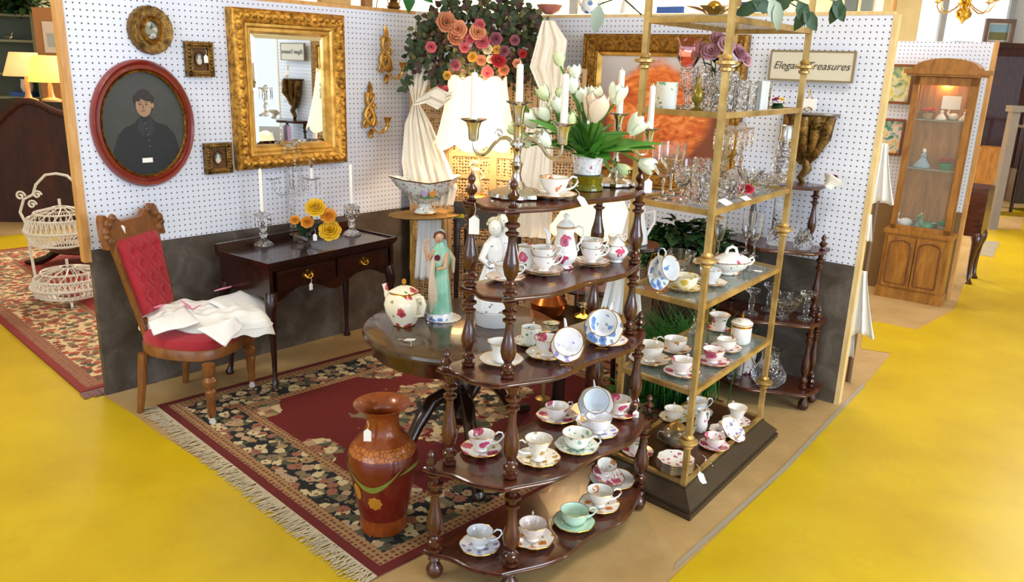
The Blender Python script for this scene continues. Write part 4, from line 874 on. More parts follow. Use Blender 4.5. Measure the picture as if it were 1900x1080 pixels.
for x, y, m_, dy, s in TUL:
    c = at(x, y+8, pot_top.y+dy); d = (c-pot_top-V3(0, 0, -.02)); st = MB(); lc = c-pot_top
    hd = V3(lc.x*.8+random.uniform(-.02, .02), lc.y*.5, max(lc.z, .03)+.05)
    if y > 280: hd = V3(lc.x, -.03, -.05)
    b = MB(); st.tube([V3(random.uniform(-.015, .015), random.uniform(-.012, .012), -.01), lc*.45+V3(0, 0, .035), lc], .0032, 6); tulip_head(b, lc, hd, .041*s, .6 if m_ != 1 else .1)
    t_ = b.build('tulip', [TW, TG, TP][m_], tb, 60); st.build('stem', LEAF, t_)
LV = [(1055, 275, 1110, 235, .07), (1060, 285, 1095, 300, .075), (1090, 290, 1150, 250, .06), (1100, 285, 1190, 270, .06), (1060, 250, 1040, 205, .05), (1060, 270, 1010, 225, .045), (1100, 280, 1140, 330, .05), (1085, 260, 1085, 215, .05), (1040, 280, 975, 260, .03), (1120, 290, 1205, 262, .03), (1075, 280, 1040, 260, .06), (1085, 285, 1118, 300, .06), (1050, 240, 985, 195, .03), (1120, 270, 1160, 285, .04), (1070, 280, 1060, 245, .06), (1095, 270, 1120, 235, .05)]
for k, (x0, y0, x1, y1, W_) in enumerate(LV):
    a = at(x0, y0, pot_top.y)-pot_top; a.x *= .5; a.z = min(a.z, .01); c = at(x1, y1, pot_top.y-.06 if k % 2 else pot_top.y+.03)-pot_top; b = MB(); b.leaf(a, c-a+V3(0, 0, .03), (0, -.4, 1), (c-a).length*1.2, W_*1.5, bend=.3); b.build('leaf', LEAF, tb)
b = MB()
for k in range(14):
    a = random.uniform(0, 2*pi); d = V3(cos(a)*.8, sin(a)*.8, random.uniform(.3, 1.2)); b.leaf(V3(cos(a)*.02, sin(a)*.02, -.005), d, (0, 0, 1), random.uniform(.08, .13), .035)
o = b.build('foliage', LEAF, tb); o['kind'] = 'stuff'
# ------------------------------------------------------------ crystal and china on the brass etagere
def goblet(P, h, r, label, mat=GLASS, stem=.45, cat='glass', name='wine_glass', rz=0, fl=0, seg=20, group=None, cut=None, lip=0):
    b = MB(); t = .0016
    out = [(.0001, .0), (r*.78, 0), (r*.8, .002), (r*.3, .006), (.004, .014), (.0035, h*stem*.6), (.006, h*stem*.75), (.004, h*stem*.9), (r*.45, h*stem), (r*.86, h*(stem+.14)), (r*(.97-lip), h*(stem+.32)), (r, h), (r-t, h), (r*(.97-lip)-t, h*(stem+.32)), (r*.86-t, h*(stem+.15)), (r*.4, h*stem+.006), (.0001, h*stem+.004)]
    b.lathe(out, seg, wav=(fl, .025) if fl else None); return one(b, name, mat, label, cat, P, rz, group)
def tumbler(P, h, r, label, mat=CUT, name='tumbler', seg=12, group=None, taper=.85, cat='glass'):
    b = MB(); t = .0022; b.lathe([(.0001, 0), (r*taper, 0), (r*(taper+.03), .003), (r, h), (r-t, h), (r*taper-t, .01), (.0001, .009)], seg, wav=(seg//2, .02)); return one(b, name, mat, label, cat, P, 0, group)
def bowl(P, h, r, label, mat=CUT, name='crystal_bowl', foot=.4, seg=32, wav=(8, .08), cat='bowl', fh=.1):
    b = MB(); t = .003; b.lathe([(.0001, 0), (r*foot, 0), (r*foot, .003), (r*foot*.5, h*fh), (r*foot*.6, h*(fh+.05)), (r*.7, h*.55), (r, h), (r-t, h+.001), (r*.7-t, h*.57), (r*foot*.5, h*(fh+.12)), (.0001, h*(fh+.1))], seg, wav=wav); return one(b, name, mat, label, cat, P)
def BP(x, y, z, dz=0): P = G(x, y, z+dz); P.z = z+.0008; return P
ZA_, ZB_, ZC_, ZD_, ZE_ = ZB
SD = ' on the lowest glass shelf'; SC = ' on the middle glass shelf'; SE = ' on the etagere base'
cs(1205, 668, ZD_, 80, 'tea', 'gold', 70, 'gold-sprayed teacup at the left front' + SD, 'gold-edged saucer at the left front' + SD, smat='orange')
cs(1252, 648, ZD_, 64, 'wide', 'orange', 170, 'wide teacup with an orange flower inside, left of the post' + SD, 'white saucer under the wide cup' + SD)
pt_ = cs(1265, 691, ZD_, 70, 'tea', 'rose', 60, 'teacup with rose spray beside the front brass post, its tag hanging down', 'scalloped saucer with rose beside the front brass post', s=1.02)
cs(1323, 671, ZD_, 64, 'tea', 'pinkband', 110, 'pink-banded footed teacup just right of the front brass post', 'saucer with rose sprigs just right of the front brass post')
cs(1347, 646, ZD_, 60, 'wide', 'smallrose', 100, 'low white cup with a band of tiny flowers beside the lidded jar', 'gold-edged saucer beside the lidded jar', s=.9)
cs(1333, 610, ZD_, 44, 'flare', 'rose', 100, 'large flared cup with big roses at the back of the etagere shelf', 'small saucer under the large flared rose cup', s=1.15)
price_tag(BP(1284, 690, ZD_)+V3(0, 0, .008), 'white price tag beside the front post' + SD, size=.026, rz=.4, tilt=1.2)
P = BP(1373, 636, ZD_); jr = thing('lidded_jar', 'white cylindrical lidded jar with gold borders and knob on the brass etagere', 'jar', P, .4)
b = MB(); b.lathe([(.034, 0), (.037, .004), (.041, .01), (.041, .07), (.0405, .078, 1), (.039, .079)], 30); b.build('body', [WHITEP, GOLDR], jr)
b = MB(); b.lathe([(.043, .079), (.044, .083), (.0435, .086, 1), (.043, .088), (.03, .098), (.008, .104)], 30); ld = b.build('lid', [PO['gold'], GOLDR], jr); MB().lathe([(.004, .103), (.003, .11), (.006, .117), (.0001, .125)], 12).build('knob', GOLDR, ld)
b = MB(); b.tube([(-.04, 0, .07), (-.052, 0, .066), (-.05, 0, .04), (-.041, 0, .03)], .003, 7); b.build('handle', GOLDR, jr)
P = BP(1287, 622, ZD_); bt = thing('perfume_bottle', 'clear glass perfume bottle with tall pointed stopper on the brass etagere', 'bottle', P)
b = MB(); b.lathe([(.0001, 0), (.02, 0), (.022, .006), (.016, .03), (.007, .045), (.006, .06), (.009, .062)], 8); b.build('body', GLASS, bt); b = MB(); b.lathe([(.004, .06), (.007, .068), (.005, .08), (.001, .115)], 8); b.build('stopper', GLASS, bt)
# middle glass shelf
display(1218, 512, ZC_, 66, 'blue', -50, 'white floral', s=1.1, tilt=10)
bowl(BP(1259, 515, ZC_), .10, .056, 'pressed glass compote with wavy rim' + SC, GLASS, 'glass_compote', .62, wav=(6, .1), fh=.3)
cs(1270, 534, ZC_, 68, 'wide', 'yellow', 120, 'low white teacup with yellow flowers inside' + SC, 'white saucer with yellow flowers' + SC, s=1.1)
cs(1317, 524, ZC_, 66, 'tea', 'pearl', 100, 'plain white cup behind the front brass post' + SC, 'flowered saucer behind the front brass post' + SC, smat='orange', s=1.0)
P = BP(1353, 508, ZC_); tu = thing('covered_tureen', 'oval white covered vegetable dish with loop handles and orange flowers on the brass etagere', 'tureen', P, radians(20))
b = MB(); b.lathe([(.03, 0), (.034, .004), (.03, .01), (.05, .025), (.058, .045), (.06, .05), (.05, .052)], 40, sc=(1.35, .95)); b.build('body', PO['orange'], tu)
b = MB(); b.lathe([(.062, .05), (.063, .053, 1), (.061, .055), (.05, .066), (.03, .078), (.012, .084), (.0001, .085)], 40, sc=(1.35, .95)); ld = b.build('lid', [PO['smallrose'], GOLDR], tu); b = MB(); b.tube([(-.025, 0, .08), (-.018, 0, .1), (0, 0, .107), (.018, 0, .1), (.025, 0, .08)], [.006, .005, .005, .005, .006], 8, flat=1.2); b.build('knob', WHITEP, ld)
for s_ in (-1, 1): b = MB(); b.tube([(s_*.076, 0, .03), (s_*.096, 0, .034), (s_*.108, 0, .048), (s_*.1, 0, .06), (s_*.08, 0, .052)], .0045, 8); b.build('handle', WHITEP, tu)
P = BP(1305, 490, ZC_); saucer(PO['smallrose'], P, .06, 'flat floral plate behind the covered tureen', name='plate', cat='plate')
price_tag(BP(1400, 503, ZC_)+V3(-.03, 0, .004), 'white price tag lying right of the covered tureen', size=.024, rz=1.1, tilt=1.5)
for i, (x, y) in enumerate(((1331, 476), (1383, 470), (1398, 476))):
    goblet(BP(x, y, ZC_), .185, .026, ['tall glass flute behind the front post, left of the tureen', 'tall glass flute behind the tureen, the left of two touching', 'tall glass flute behind the tureen, the right of two touching'][i], stem=.36, name='champagne_flute')
# upper glass shelf B
for i, (x, y) in enumerate(((1228, 370), (1243, 360))):
    goblet(BP(x, y, ZB_), .185, .046, ['large clear wine goblet standing at the front left of the upper etagere shelf', 'large clear wine goblet right behind the front left goblet'][i], fl=10, seg=40)
goblet(BP(1263, 376, ZB_), .122, .03, 'small cut crystal goblet to the right of the two large ones', CUT, name='cordial_glass', seg=24, fl=8)
goblet(BP(1275, 362, ZB_), .13, .031, 'small clear goblet behind the small cut one', GLASS, name='cordial_glass', seg=24)
for i, (x, y, h, r, l) in enumerate(((1290, 375, .10, .031, 'cut crystal tumbler at the front, next to the small goblets'), (1308, 378, .105, .032, 'cut crystal tumbler left of the front brass post, upper glass shelf'), (1298, 360, .13, .034, 'tall cut crystal beaker behind the front tumblers'), (1318, 362, .12, .03, 'cut crystal beaker behind the front brass post'), (1340, 372, .075, .028, 'low crystal glass right of the front brass post'), (1352, 362, .07, .028, 'low crystal glass behind the white cards'), (1368, 362, .06, .03, 'low crystal glass under the crossed glass bowl'))):
    tumbler(BP(x, y, ZB_), h, r, l)
def prism_drop(b, x, y, z, L, w=.004):
    b.ball((x, y, z), .0035, 6, 4); b.add([(x, y-w, z-.006), (x+w, y, z-.01), (x, y+w, z-.006), (x-w, y, z-.01), (x+w*.9, y, z-L*.8), (x, y+w*.9, z-L*.8), (x-w*.9, y, z-L*.8), (x, y-w*.9, z-L*.8), (x, y, z-L)], [(0, 1, 4, 7), (1, 2, 5, 4), (2, 3, 6, 5), (3, 0, 7, 6), (7, 4, 8), (4, 5, 8), (5, 6, 8), (6, 7, 8), (3, 2, 1, 0)])
def girandole(P, h, r, label, n_=8, pl=.07, s=1, cat='candle holder', fl=0):
    t = thing('crystal_candlestick', label, cat, P); b = MB()
    b.lathe([(.0001, 0), (r*1.15, 0), (r*1.17, .004), (r*.9, .016), (r*.4, .028), (.012, .04), (.02, h*.34), (.011, h*.42), (.018, h*.5), (.01, h*.58), (.012, h*.75), (.02, h*.84), (r, h*.9), (r+.002, h*.92), (.016, h*.92), (.015, h), (.012, h), (.011, h*.93), (.0001, h*.92)], 32, wav=(12, .05)); b.build('body', CUT, t)
    for k in range(n_):
        a = 2*pi*k/n_; b = MB(); prism_drop(b, cos(a)*(r-.002), sin(a)*(r-.002), h*.89, pl); b.build('prism', CUT, t, 10)
    return t
for i, (x, y, l) in enumerate(((1340, 335, 'tall crystal lustre with drops, the left one on the upper glass shelf'), (1368, 325, 'tall crystal lustre with drops, the right one on the upper glass shelf'))):
    girandole(BP(x, y, ZB_), .225, .05, l, 9, .085)
bowl(BP(1390, 346, ZB_), .065, .048, 'clear star-rimmed glass dish right of the lustres', GLASS, wav=(6, .16)); bowl(BP(1415, 352, ZB_), .05, .045, 'low cut glass dish near the right brass post, upper glass shelf', wav=(10, .1)); bowl(BP(1437, 345, ZB_), .045, .04, 'small cut glass dish beside the crystal ewer', wav=(9, .12))
P = BP(1448, 338, ZB_); ew = thing('crystal_ewer', 'tall swirled crystal ewer with silver collar and handle on the brass etagere', 'jug', P, radians(20))
b = MB(); b.lathe([(.0001, 0), (.028, 0), (.034, .01), (.048, .04), (.05, .06), (.04, .1), (.03, .14), (.027, .17), (.0001, .17)], 30); b.build('body', CUT, ew)
b = MB(); b.lathe([(.029, .168), (.03, .172), (.026, .2), (.028, .23), (.026, .231), (.022, .2), (.0001, .19)], 24); b.build('collar', SILVER, ew)
b = MB(); b.tube([(.026, 0, .21), (.05, 0, .215), (.06, 0, .19), (.056, 0, .15), (.036, 0, .12)], .004, 8); b.build('handle', SILVER, ew)
b = MB()
def rose(b, c, d, s, n_=4, mi=0):
    q = Vector(d).normalized().to_track_quat('Z', 'Y').to_matrix().to_4x4(); T = b.T; b.T = T @ Matrix.Translation(c) @ q
    for ring in range(n_):
        k_ = 3+ring; R_ = s*(.16+.84*ring/(n_-1)); 
        for k in range(k_):
            a = 2*pi*k/k_+ring*.7
            def f(u, v, a=a, R_=R_, ring=ring, k_=k_):
                aa = a+(u-.5)*(2*pi/k_)*1.35; ed = 1-.18*(abs(u-.5)*2)**2; rr = R_*(.25+.75*v**(.7))*(ed if v > .5 else 1); z = s*(.65-.13*ring)*sin(v*(1.75-.12*ring)) - (.1*s*v*v*(ring == n_-1)); return (rr*cos(aa), rr*sin(aa), z)
            b.grid(f, 4, 4, mi)
    b.T = T
ROSERED = plain('red_silk', 'c41838', .7, 0, .2, 30); 
rose(b, (0, 0, .012), (0, -.6, 1), .03); one(b, 'red_rose_napkin', ROSERED, 'bright red cloth rose lying on the upper glass shelf of the etagere', 'flower', BP(1384, 358, ZB_))
for i, (x, y, rz, s_, l) in enumerate(((1345, 382, 1.0, .034, 'large white price card at the front of the upper glass shelf'), (1383, 375, .9, .024, 'small white price card hanging over the rail, right of the large card'))):
    b = MB().box(-s_, s_, -s_*.5, s_*.5, 0, .0012); o = one(b, 'price_card', TAGM, l, 'price tag', BP(x, y, ZB_)+V3(0, 0, .012), rz*.95); o.rotation_euler = (radians(25), 0, rz)
# top glass shelf A
ME = BP(1240, 196, ZA_); ME.z = ZA_+.001
def atz(x, d, z):       # on the shelf plane along the line of sight column x, at distance d past the front rail
    P = BL(*d, z+.001); return P
mg = thing('china_mug', 'white china mug with applied flowers on the top glass shelf', 'mug', BL(.05, .235, ZA_+.001), 2.6)
b = MB(); b.lathe([(.032, 0), (.035, .004), (.036, .085), (.037, .088), (.033, .087), (.032, .01), (.0001, .009)], 28); b.build('body', PO['green'], mg); b = MB(); b.tube([(.034, 0, .075), (.055, 0, .078), (.06, 0, .045), (.035, 0, .018)], .0038, 8); b.build('handle', CREAMP, mg)
b = MB(); b.lathe([(.022, 0), (.025, .003), (.006, .012), (.01, .02), (.02, .035), (.018, .06), (.008, .08), (.005, .09), (.008, .1), (.0001, .118)], 10); one(b, 'perfume_bottle', plain('gold_glass', 'a08a30', .2, .5, .3, 60), 'gold faceted perfume bottle on the top glass shelf', 'bottle', BL(.12, .15, ZA_+.001))
gl = [(.10, .05, .11, .027), (.16, .06, .12, .03), (.2, .13, .11, .03), (.14, .2, .12, .03), (.24, .04, .10, .028), (.28, .1, .115, .03), (.24, .2, .125, .03), (.34, .05, .1, .027), (.34, .14, .12, .03), (.38, .22, .12, .03), (.30, .24, .13, .03), (.45, .13, .10, .03), (.5, .2, .11, .028), (.44, .04, .1, .027), (.56, .09, .1, .026)]
names = ['at the left front', 'second along the front', 'behind the second front one', 'at the back left', 'beside the front brass post', 'behind the post glasses', 'at the back behind the post', 'third along the front', 'in the middle of the cluster', 'at the back right of the middle', 'tallest at the back', 'left of the flower ornament', 'far back near the right post', 'just left of the frosted block', 'closest to the flower ornament']
for i, (x, y, h, r) in enumerate(gl):
    if i % 3 == 0: goblet(BL(x, y, ZA_+.001), h+.02, r, 'cut crystal goblet on the top glass shelf, ' + names[i], CUT, .4, seg=20, fl=6, name='crystal_goblet')
    else: tumbler(BL(x, y, ZA_+.001), h, r, 'cut crystal tumbler on the top glass shelf, ' + names[i], group=None)
b = MB().box(-.02, .02, -.012, .012, 0, .1); one(b, 'glass_vase', plain('frosted_glass', 'eef4f8', .3, 0, .02, Transmission_Weight=.5), 'white frosted rectangular vase on the top glass shelf', 'vase', BL(.40, -.0+.03, ZA_+.001), .6)
fo = thing('flower_ornament', 'small china flower posy with yellow and plum blooms on the top shelf', 'ornament', BL(.62, .05, ZA_+.001)); b = MB(); b.lathe([(.02, 0), (.022, .01), (.014, .02), (.0001, .02)], 14)
for k in range(9): a = k*.7; b.leaf((0, 0, .012), (cos(a), sin(a), .5), (0, 0, 1), .034, .018)
b.build('leaves', LEAF2, fo)
for c_, p_, s_ in (('e8c832', (.012, -.005, .032), .014), ('8a2050', (-.014, -.008, .03), .013), ('f0dfe6', (-.002, -.018, .024), .014), ('c04a7c', (.0, .01, .034), .012)): b = MB(); rose(b, p_, (p_[0]*20, -.4, 1), s_, 3); b.build('blossom', plain('china_blossom', c_, .3, 0, .1), fo)
# pink goblet and roses standing high behind the post
P = BL(.17, .11, ZA_+.115)
goblet(BL(.19, .235, ZA_+.001), .235, .046, 'tall pink tinted glass goblet at the back of the top shelf', PINKG, .58, lip=.25)
rb = thing('pink_roses', 'bunch of dusty pink silk roses standing on the top glass shelf', 'flowers', BL(.33, .19, ZA_+.001)); PKR = [plain('dusty_pink_silk', c_, .7, 0, .15, 30) for c_ in ('c68a92', 'd8a2ac', 'b87a8a', 'e0dfe6')]
for k, (x, y, z, s_, m_) in enumerate(((-.03, -.02, .19, .036, 0), (.02, -.03, .215, .034, 1), (.07, -.01, .19, .036, 2), (-.06, .01, .2, .03, 0), (.03, -.05, .165, .032, 3), (.1, 0, .17, .03, 1), (-.005, .0, .235, .03, 0))):
    b = MB(); rose(b, (x, y, z), (x*6, -.8, .5), s_, 4); f_ = b.build('rose', PKR[m_], rb); MB().tube([(0, 0, .0), (x*.3, y*.3, z*.5), (x, y, z)], .0022, 5).build('stem', LEAF2, f_)
b = MB()
for k in range(7): a = k*.9; b.leaf((cos(a)*.01, 0, .1+.01*k), (cos(a), sin(a)*.6, .5), (0, 0, 1), .06, .028)
b.build('leaf_cluster', LEAF2, rb)
# wooden base of the etagere
cs(1366, 782, ZE_, 54, 'tall', 'white', 95, 'plain white footed teacup at the right' + SE, 'white saucer with faint flowers at the right' + SE, smat='smallrose', s=1.05)
P = cs(1292, 765, ZE_, 62, 'tea', 'pearl', 20, 'pale grey teacup near the back' + SE, 'white plate under the pale grey teacup' + SE, smat='green')
cs(1183, 838, ZE_, 60, 'can', 'rose', 60, 'straight teacup with big red rose, seen between whatnot and brass post', 'pink-bordered saucer under the straight red rose cup')
cs(1325, 826, ZE_, 58, 'wide', 'pinkband', 45, 'pink-lined white cup in front of the leaning plates' + SE, 'pink-rimmed saucer in front of the leaning plates' + SE, s=.95)
cs(1345, 800, ZE_, 60, 'tea', 'lilac', 60, 'small flowered cup among the plates' + SE, 'octagonal flowered saucer' + SE, s=.7, wav=(8, .04))
cs(1250, 775, ZE_, 56, 'wide', 'gold', 80, 'scalloped white cup behind the lustre teapot', 'white saucer behind the lustre teapot')
P = BP(1299, 800, ZE_); cj = thing('china_jug', 'slim white china jug with small flowers' + SE, 'jug', P, .4)
b = MB(); b.lathe([(.02, 0), (.024, .004), (.028, .03), (.022, .06), (.016, .08), (.02, .095), (.018, .095), (.014, .08), (.0001, .02)], 24); b.build('body', PO['smallrose'], cj); b = MB(); b.tube([(.018, 0, .085), (.036, 0, .08), (.036, 0, .05), (.026, 0, .035)], .003, 7); b.build('handle', WHITEP, cj)
LU = NT('lustre_glaze'); LU = LU.fin(LU.ramp(LU.noise(9, 3), [(.35, '5e4630'), (.5, '8f8a78'), (.6, 'b06a30'), (.7, '8a86b0')]), .12, .35, Coat_Weight=.6)
P = BP(1252, 826, ZE_); tp = thing('lustre_teapot', 'brown and mauve lustre teapot with gold lid' + SE, 'teapot', P, .3)
b = MB(); b.lathe([(.03, 0), (.036, .004), (.055, .03), (.058, .05), (.045, .07), (.03, .078)], 32); b.build('body', LU, tp)
b = MB(); b.lathe([(.034, .076), (.034, .08), (.022, .092), (.008, .097), (.005, .1), (.009, .107), (.0001, .113)], 24); b.build('lid', plain('gold_lustre', 'b58a48', .2, .6), tp)
b = MB(); b.tube([(.05, 0, .035), (.072, 0, .045), (.08, 0, .065), (.09, 0, .075)], [.011, .009, .006, .005], 10); b.build('spout', LU, tp); b = MB(); b.tube([(-.05, 0, .06), (-.075, 0, .068), (-.082, 0, .045), (-.055, 0, .025)], .004, 8); b.build('handle', LU, tp)
P = BP(1252, 872, ZE_)
for k in range(6):
    saucer(PO['smallrose'] if k == 5 else WHITEP, P+V3(0, 0, .0068*k), prad(P, 70), 'white plate in the stack beside the front brass post, ' + ['lowest', 'second lowest', 'third from the bottom', 'third from the top', 'second from the top', 'topmost, with pink sprigs'][k], 'plates stacked at the foot of the brass etagere', (10, .03), 'plate', 'plate')
price_tag(P+V3(.075, -.01, .03), 'white price tag hanging beside the stack of plates', size=.03, rz=.3, tilt=.6)
P = BP(1345, 812, ZE_)+V3(.03, .02, 0); o = saucer(PO['lilac'], P+V3(0, 0, .02), .06, 'small flowered plate leaning at the back' + SE, name='plate', cat='plate'); o.rotation_euler = (radians(35), radians(18), .4)
price_tag(P7 if 0 else BP(1303, 850, ZE_)+V3(0, 0, .012), 'white price tag on the right of the front brass post' + SE, size=.022, rz=.2, tilt=1.1)
# ------------------------------------------------------------ corner whatnot: crystal
def KP(i, x, d): P = KL(x, d, KZ[i]+.001); return P
def decanter(P, h, r, label, name='crystal_decanter', cat='decanter', stopper=True):
    t = thing(name, label, cat, P); b = MB(); b.lathe([(.0001, 0), (r*.8, 0), (r, h*.12), (r*.98, h*.3), (r*.35, h*.55), (r*.28, h*.8), (r*.42, h*.86), (r*.35, h*.86), (r*.2, h*.6), (.0001, h*.3)], 24, wav=(8, .03)); b.build('body', CUT, t)
    if stopper: b = MB(); b.lathe([(r*.2, h*.84), (r*.3, h*.88), (r*.34, h*.94), (.0001, h)], 10); b.build('stopper', CUT, t)
    return t
t = thing('crystal_pitcher', 'round cut crystal pitcher on the lowest shelf of the dark corner stand', 'jug', KP(0, -.12, .2)); b = MB(); b.lathe([(.0001, 0), (.05, 0), (.078, .03), (.08, .06), (.05, .105), (.04, .14), (.048, .18), (.044, .18), (.036, .14), (.045, .105), (.0001, .03)], 32); b.build('body', CUT, t)
b = MB(); b.tube([(-.044, 0, .17), (-.075, 0, .175), (-.085, 0, .13), (-.065, 0, .09)], .006, 8); b.build('handle', GLASS, t)
t = thing('ginger_jar', 'white china jar with pink flowers behind the right brass post', 'jar', KP(0, -.27, .12)); b = MB(); b.lathe([(.03, 0), (.035, .004), (.05, .08), (.052, .11), (.035, .14), (.03, .15)], 26); b.build('body', PO['rose'], t); b = MB(); b.lathe([(.036, .148), (.034, .165), (.01, .18), (.0001, .185)], 20); b.build('lid', WHITEP, t)
tumbler(KP(0, -.27, .23), .13, .04, 'tall clear glass vase left of the round crystal pitcher', GLASS, 'glass_vase', 24, cat='vase')
for x, d, h, l in ((-.24, .2, .12, 'front left crystal candlestick beside the crystal bowl on the corner stand'), (-.2, .08, .13, 'back crystal candlestick beside the crystal bowl on the corner stand'), (-.02, .1, .13, 'crystal candlestick right of the crystal bowl on the corner stand')):
    b = MB(); b.lathe([(.0001, 0), (.036, 0), (.034, .006), (.01, .02), (.014, h*.5), (.009, h*.7), (.014, h*.8), (.036, h*.93), (.034, h), (.014, h*.9), (.0001, h*.85)], 20, wav=(8, .05)); one(b, 'crystal_candlestick', CUT, l, 'candle holder', KP(1, x, d))
bowl(KP(1, -.1, .16), .11, .075, 'large cut crystal bowl with scalloped rim on the corner stand', CUT, wav=(8, .12))
b = MB(); b.lathe([(.0001, 0), (.042, 0), (.044, .004), (.044, .05), (.03, .075), (.03, .22), (.034, .24), (.03, .24), (.026, .08), (.0001, .02)], 24); one(b, 'glass_carafe', CUT, 'tall cut glass carafe on the third shelf of the corner stand', 'carafe', KP(2, -.19, .12))
b = MB(); b.lathe([(.0001, 0), (.035, 0), (.042, .015), (.036, .05), (.024, .075), (.024, .085), (.02, .085), (.02, .075), (.0001, .02)], 24); one(b, 'glass_bowl', CUT, 'round crystal rose bowl right of the carafe on the corner stand', 'bowl', KP(2, -.07, .12))
b = MB(); b.lathe([(.02, 0), (.022, .02), (.04, .04), (.045, .05), (.03, .055)], 16, wav=(5, .12)); o = one(b, 'white_ornament', WHITEP, 'white china slipper with a dark red rose on the top corner shelf', 'ornament', KP(3, .0, .11)); o.rotation_euler = (0, .5, 0); b = MB(); rose(b, (0, 0, .055), (0, -.3, 1), .016, 3); b.build('rose', plain('dark_red_china', '7a1030', .3), o)
# ------------------------------------------------------------ things on and before the back board
q0, q1 = WB(1091, 63), WB(1395, 66); z0_ = WB(1100, 335).z; z1_ = q0.z; pw = (V3(q1.x, q1.y, 0)-V3(q0.x, q0.y, 0)).length; ph = z1_-z0_
t = thing('framed_painting', 'large gold-framed picture of loose orange drapery on the back board', 'picture', V3((q0.x+q1.x)/2, (q0.y+q1.y)/2, (z0_+z1_)/2), rB)
b = MB(); rect_frame(b, pw, ph, [(0, 0), (0, .04), (.01, .05), (.022, .046), (.03, .05), (.075, .036), (.08, .04), (.088, .03), (.1, .02)]); b.build('frame', GILTD, t, 20)
b = MB(); rect_frame(b, pw-.18, ph-.18, [(-.002, .03), (.0, .036), (.012, .03), (.018, .016)]); b.build('inner_slip', GILTS, t, 20)
n = NT('painted_canvas'); x = n.xyz(); wv = n.noise(3.2, 4, dist=1.8); fold = n.noise(7, 5, n.scale(n.obj(), (1, 1, 2.4)), dist=2.2)
zz = n.ma('ADD', x[2], n.ma('MULTIPLY', n.ma('SUBTRACT', n.noise(5, 3), .5), .16)); rr = n.ma('SQRT', n.ma('ADD', n.ma('MULTIPLY', x[0], x[0]), n.ma('MULTIPLY', n.ma('MULTIPLY', zz, zz), 1.4)))
org = n.ramp(fold, [(.3, '9a3c10'), (.5, 'd86a22'), (.68, 'f09a50')]); skyc = n.ramp(x[2], [(.0, '7a3a1c'), (.12, 'b0a8a8'), (.3, 'c8c4c4')])
sk = n.fin(n.mix(n.ramp(rr, [(.26, (1, 1, 1)), (.31, (0, 0, 0))]), skyc, org), .4)
MB().box(-pw/2+.09, pw/2-.09, -.016, 0, -ph/2+.09, ph/2-.09).build('canvas', sk, t)
# wooden sign
s0, s1 = WB(1435, 93, .02), WB(1590, 97, .02); sw = (V3(s1.x, s1.y, 0)-V3(s0.x, s0.y, 0)).length; shh = s1.z-WB(1585, 153, .02).z
t = thing('wooden_sign', 'cream wooden sign with dark italic lettering on the back board', 'sign', V3((s0.x+s1.x)/2, (s0.y+s1.y)/2, s1.z-shh/2)+nB*.004, rB)
MB().box(-sw/2, sw/2, -.012, 0, -shh/2, shh/2).build('board', plain('sign_cream_paint', 'd6d0be', .6, 0, .06, 8), t)
b = MB(); rect_frame(b, sw+.008, shh+.008, [(0, 0), (0, .014), (.008, .014), (.008, .008)]); b.build('edge', plain('sign_edge', '8a7a5a', .6), t)
tc = bpy.data.curves.new('lettering', 'FONT'); tc.body = 'Elegant Treasures'; tc.size = .052; tc.shear = .35; tc.align_x = 'CENTER'; tc.align_y = 'CENTER'; tc.extrude = .0008; tc.offset = -.0004
to = bpy.data.objects.new('lettering_source', tc); C.objects.link(to); bpy.context.view_layer.update()
me = bpy.data.meshes.new_from_object(to.evaluated_get(bpy.context.evaluated_depsgraph_get())); bpy.data.objects.remove(to)
me.materials.clear(); me.materials.append(plain('sign_ink', '3a342c', .6)); lo = bpy.data.objects.new('lettering', me); C.objects.link(lo); lo.parent = t; lo.rotation_euler = (pi/2, 0, 0); lo.location = (0, -.0135, 0); wdt = max(v.co.x for v in me.vertices)-min(v.co.x for v in me.vertices); lo.scale = ((sw-.03)/wdt,)*2+(1,)
# carved wall bracket with silvered top and card on an easel
bz = WB(1500, 210, .1).z; bc = WB(1497, 215, .07); t = thing('wall_bracket', 'dark gilt carved wall bracket shelf below the sign', 'shelf', V3(bc.x, bc.y, bz)-nB*.07, rB)
b = MB(); b.lathe([(.118, -.012), (.125, -.006), (.125, 0), (.0001, 0)], 36, (0, -.005, 0), sc=(1, .85)); b.build('top', plain('bracket_top', '7a6a58', .25, .3, .15, 12), t)
b = MB()
for s_ in (-1, -.5, 0, .5, 1):
    for k in range(3):
        b.tube([(s_*.095, -.03-.07*(1-abs(s_)), -.015), (s_*.085, -.04-.06*(1-abs(s_)), -.06-.02*k), (s_*.04, -.03, -.11-.04*k), (s_*.015, -.018, -.17-.03*k)], [.022, .026, .018, .008], 8)
b.lathe([(.012, -.21), (.03, -.17), (.055, -.11), (.085, -.05), (.10, -.014)], 28, (0, -.02, 0), sc=(1, .75), wav=(9, .06))
for k in range(26):
    a_ = -pi*random.uniform(.02, .98); zz_ = random.uniform(-.19, -.04); r_ = .03+.07*(1+zz_/.21); b.leaf((cos(a_)*r_, -.02+sin(a_)*r_*.75, zz_), (cos(a_)*.8, sin(a_)*.8, random.uniform(-.9, .4)), (0, 0, 1), random.uniform(.03, .055), .028, bend=-.5)
b.tube([(0, -.02, -.2), (.02, -.03, -.25), (-.01, -.025, -.29), (.015, -.02, -.33), (.03, -.02, -.31)], [.02, .022, .016, .01, .006], 8)
b.build('carved_scrolls', BRONZE, t, 60)
P = V3(bc.x, bc.y, bz)-nB*.0; b = MB(); b.box(-.037, .037, -.002, 0, .012, .06); t2 = thing('card_easel', 'small brass easel with a blank white card on the carved bracket', 'card stand', P+dB*.0+V3(0, 0, .001), rB); b.build('card', TAGM, t2)
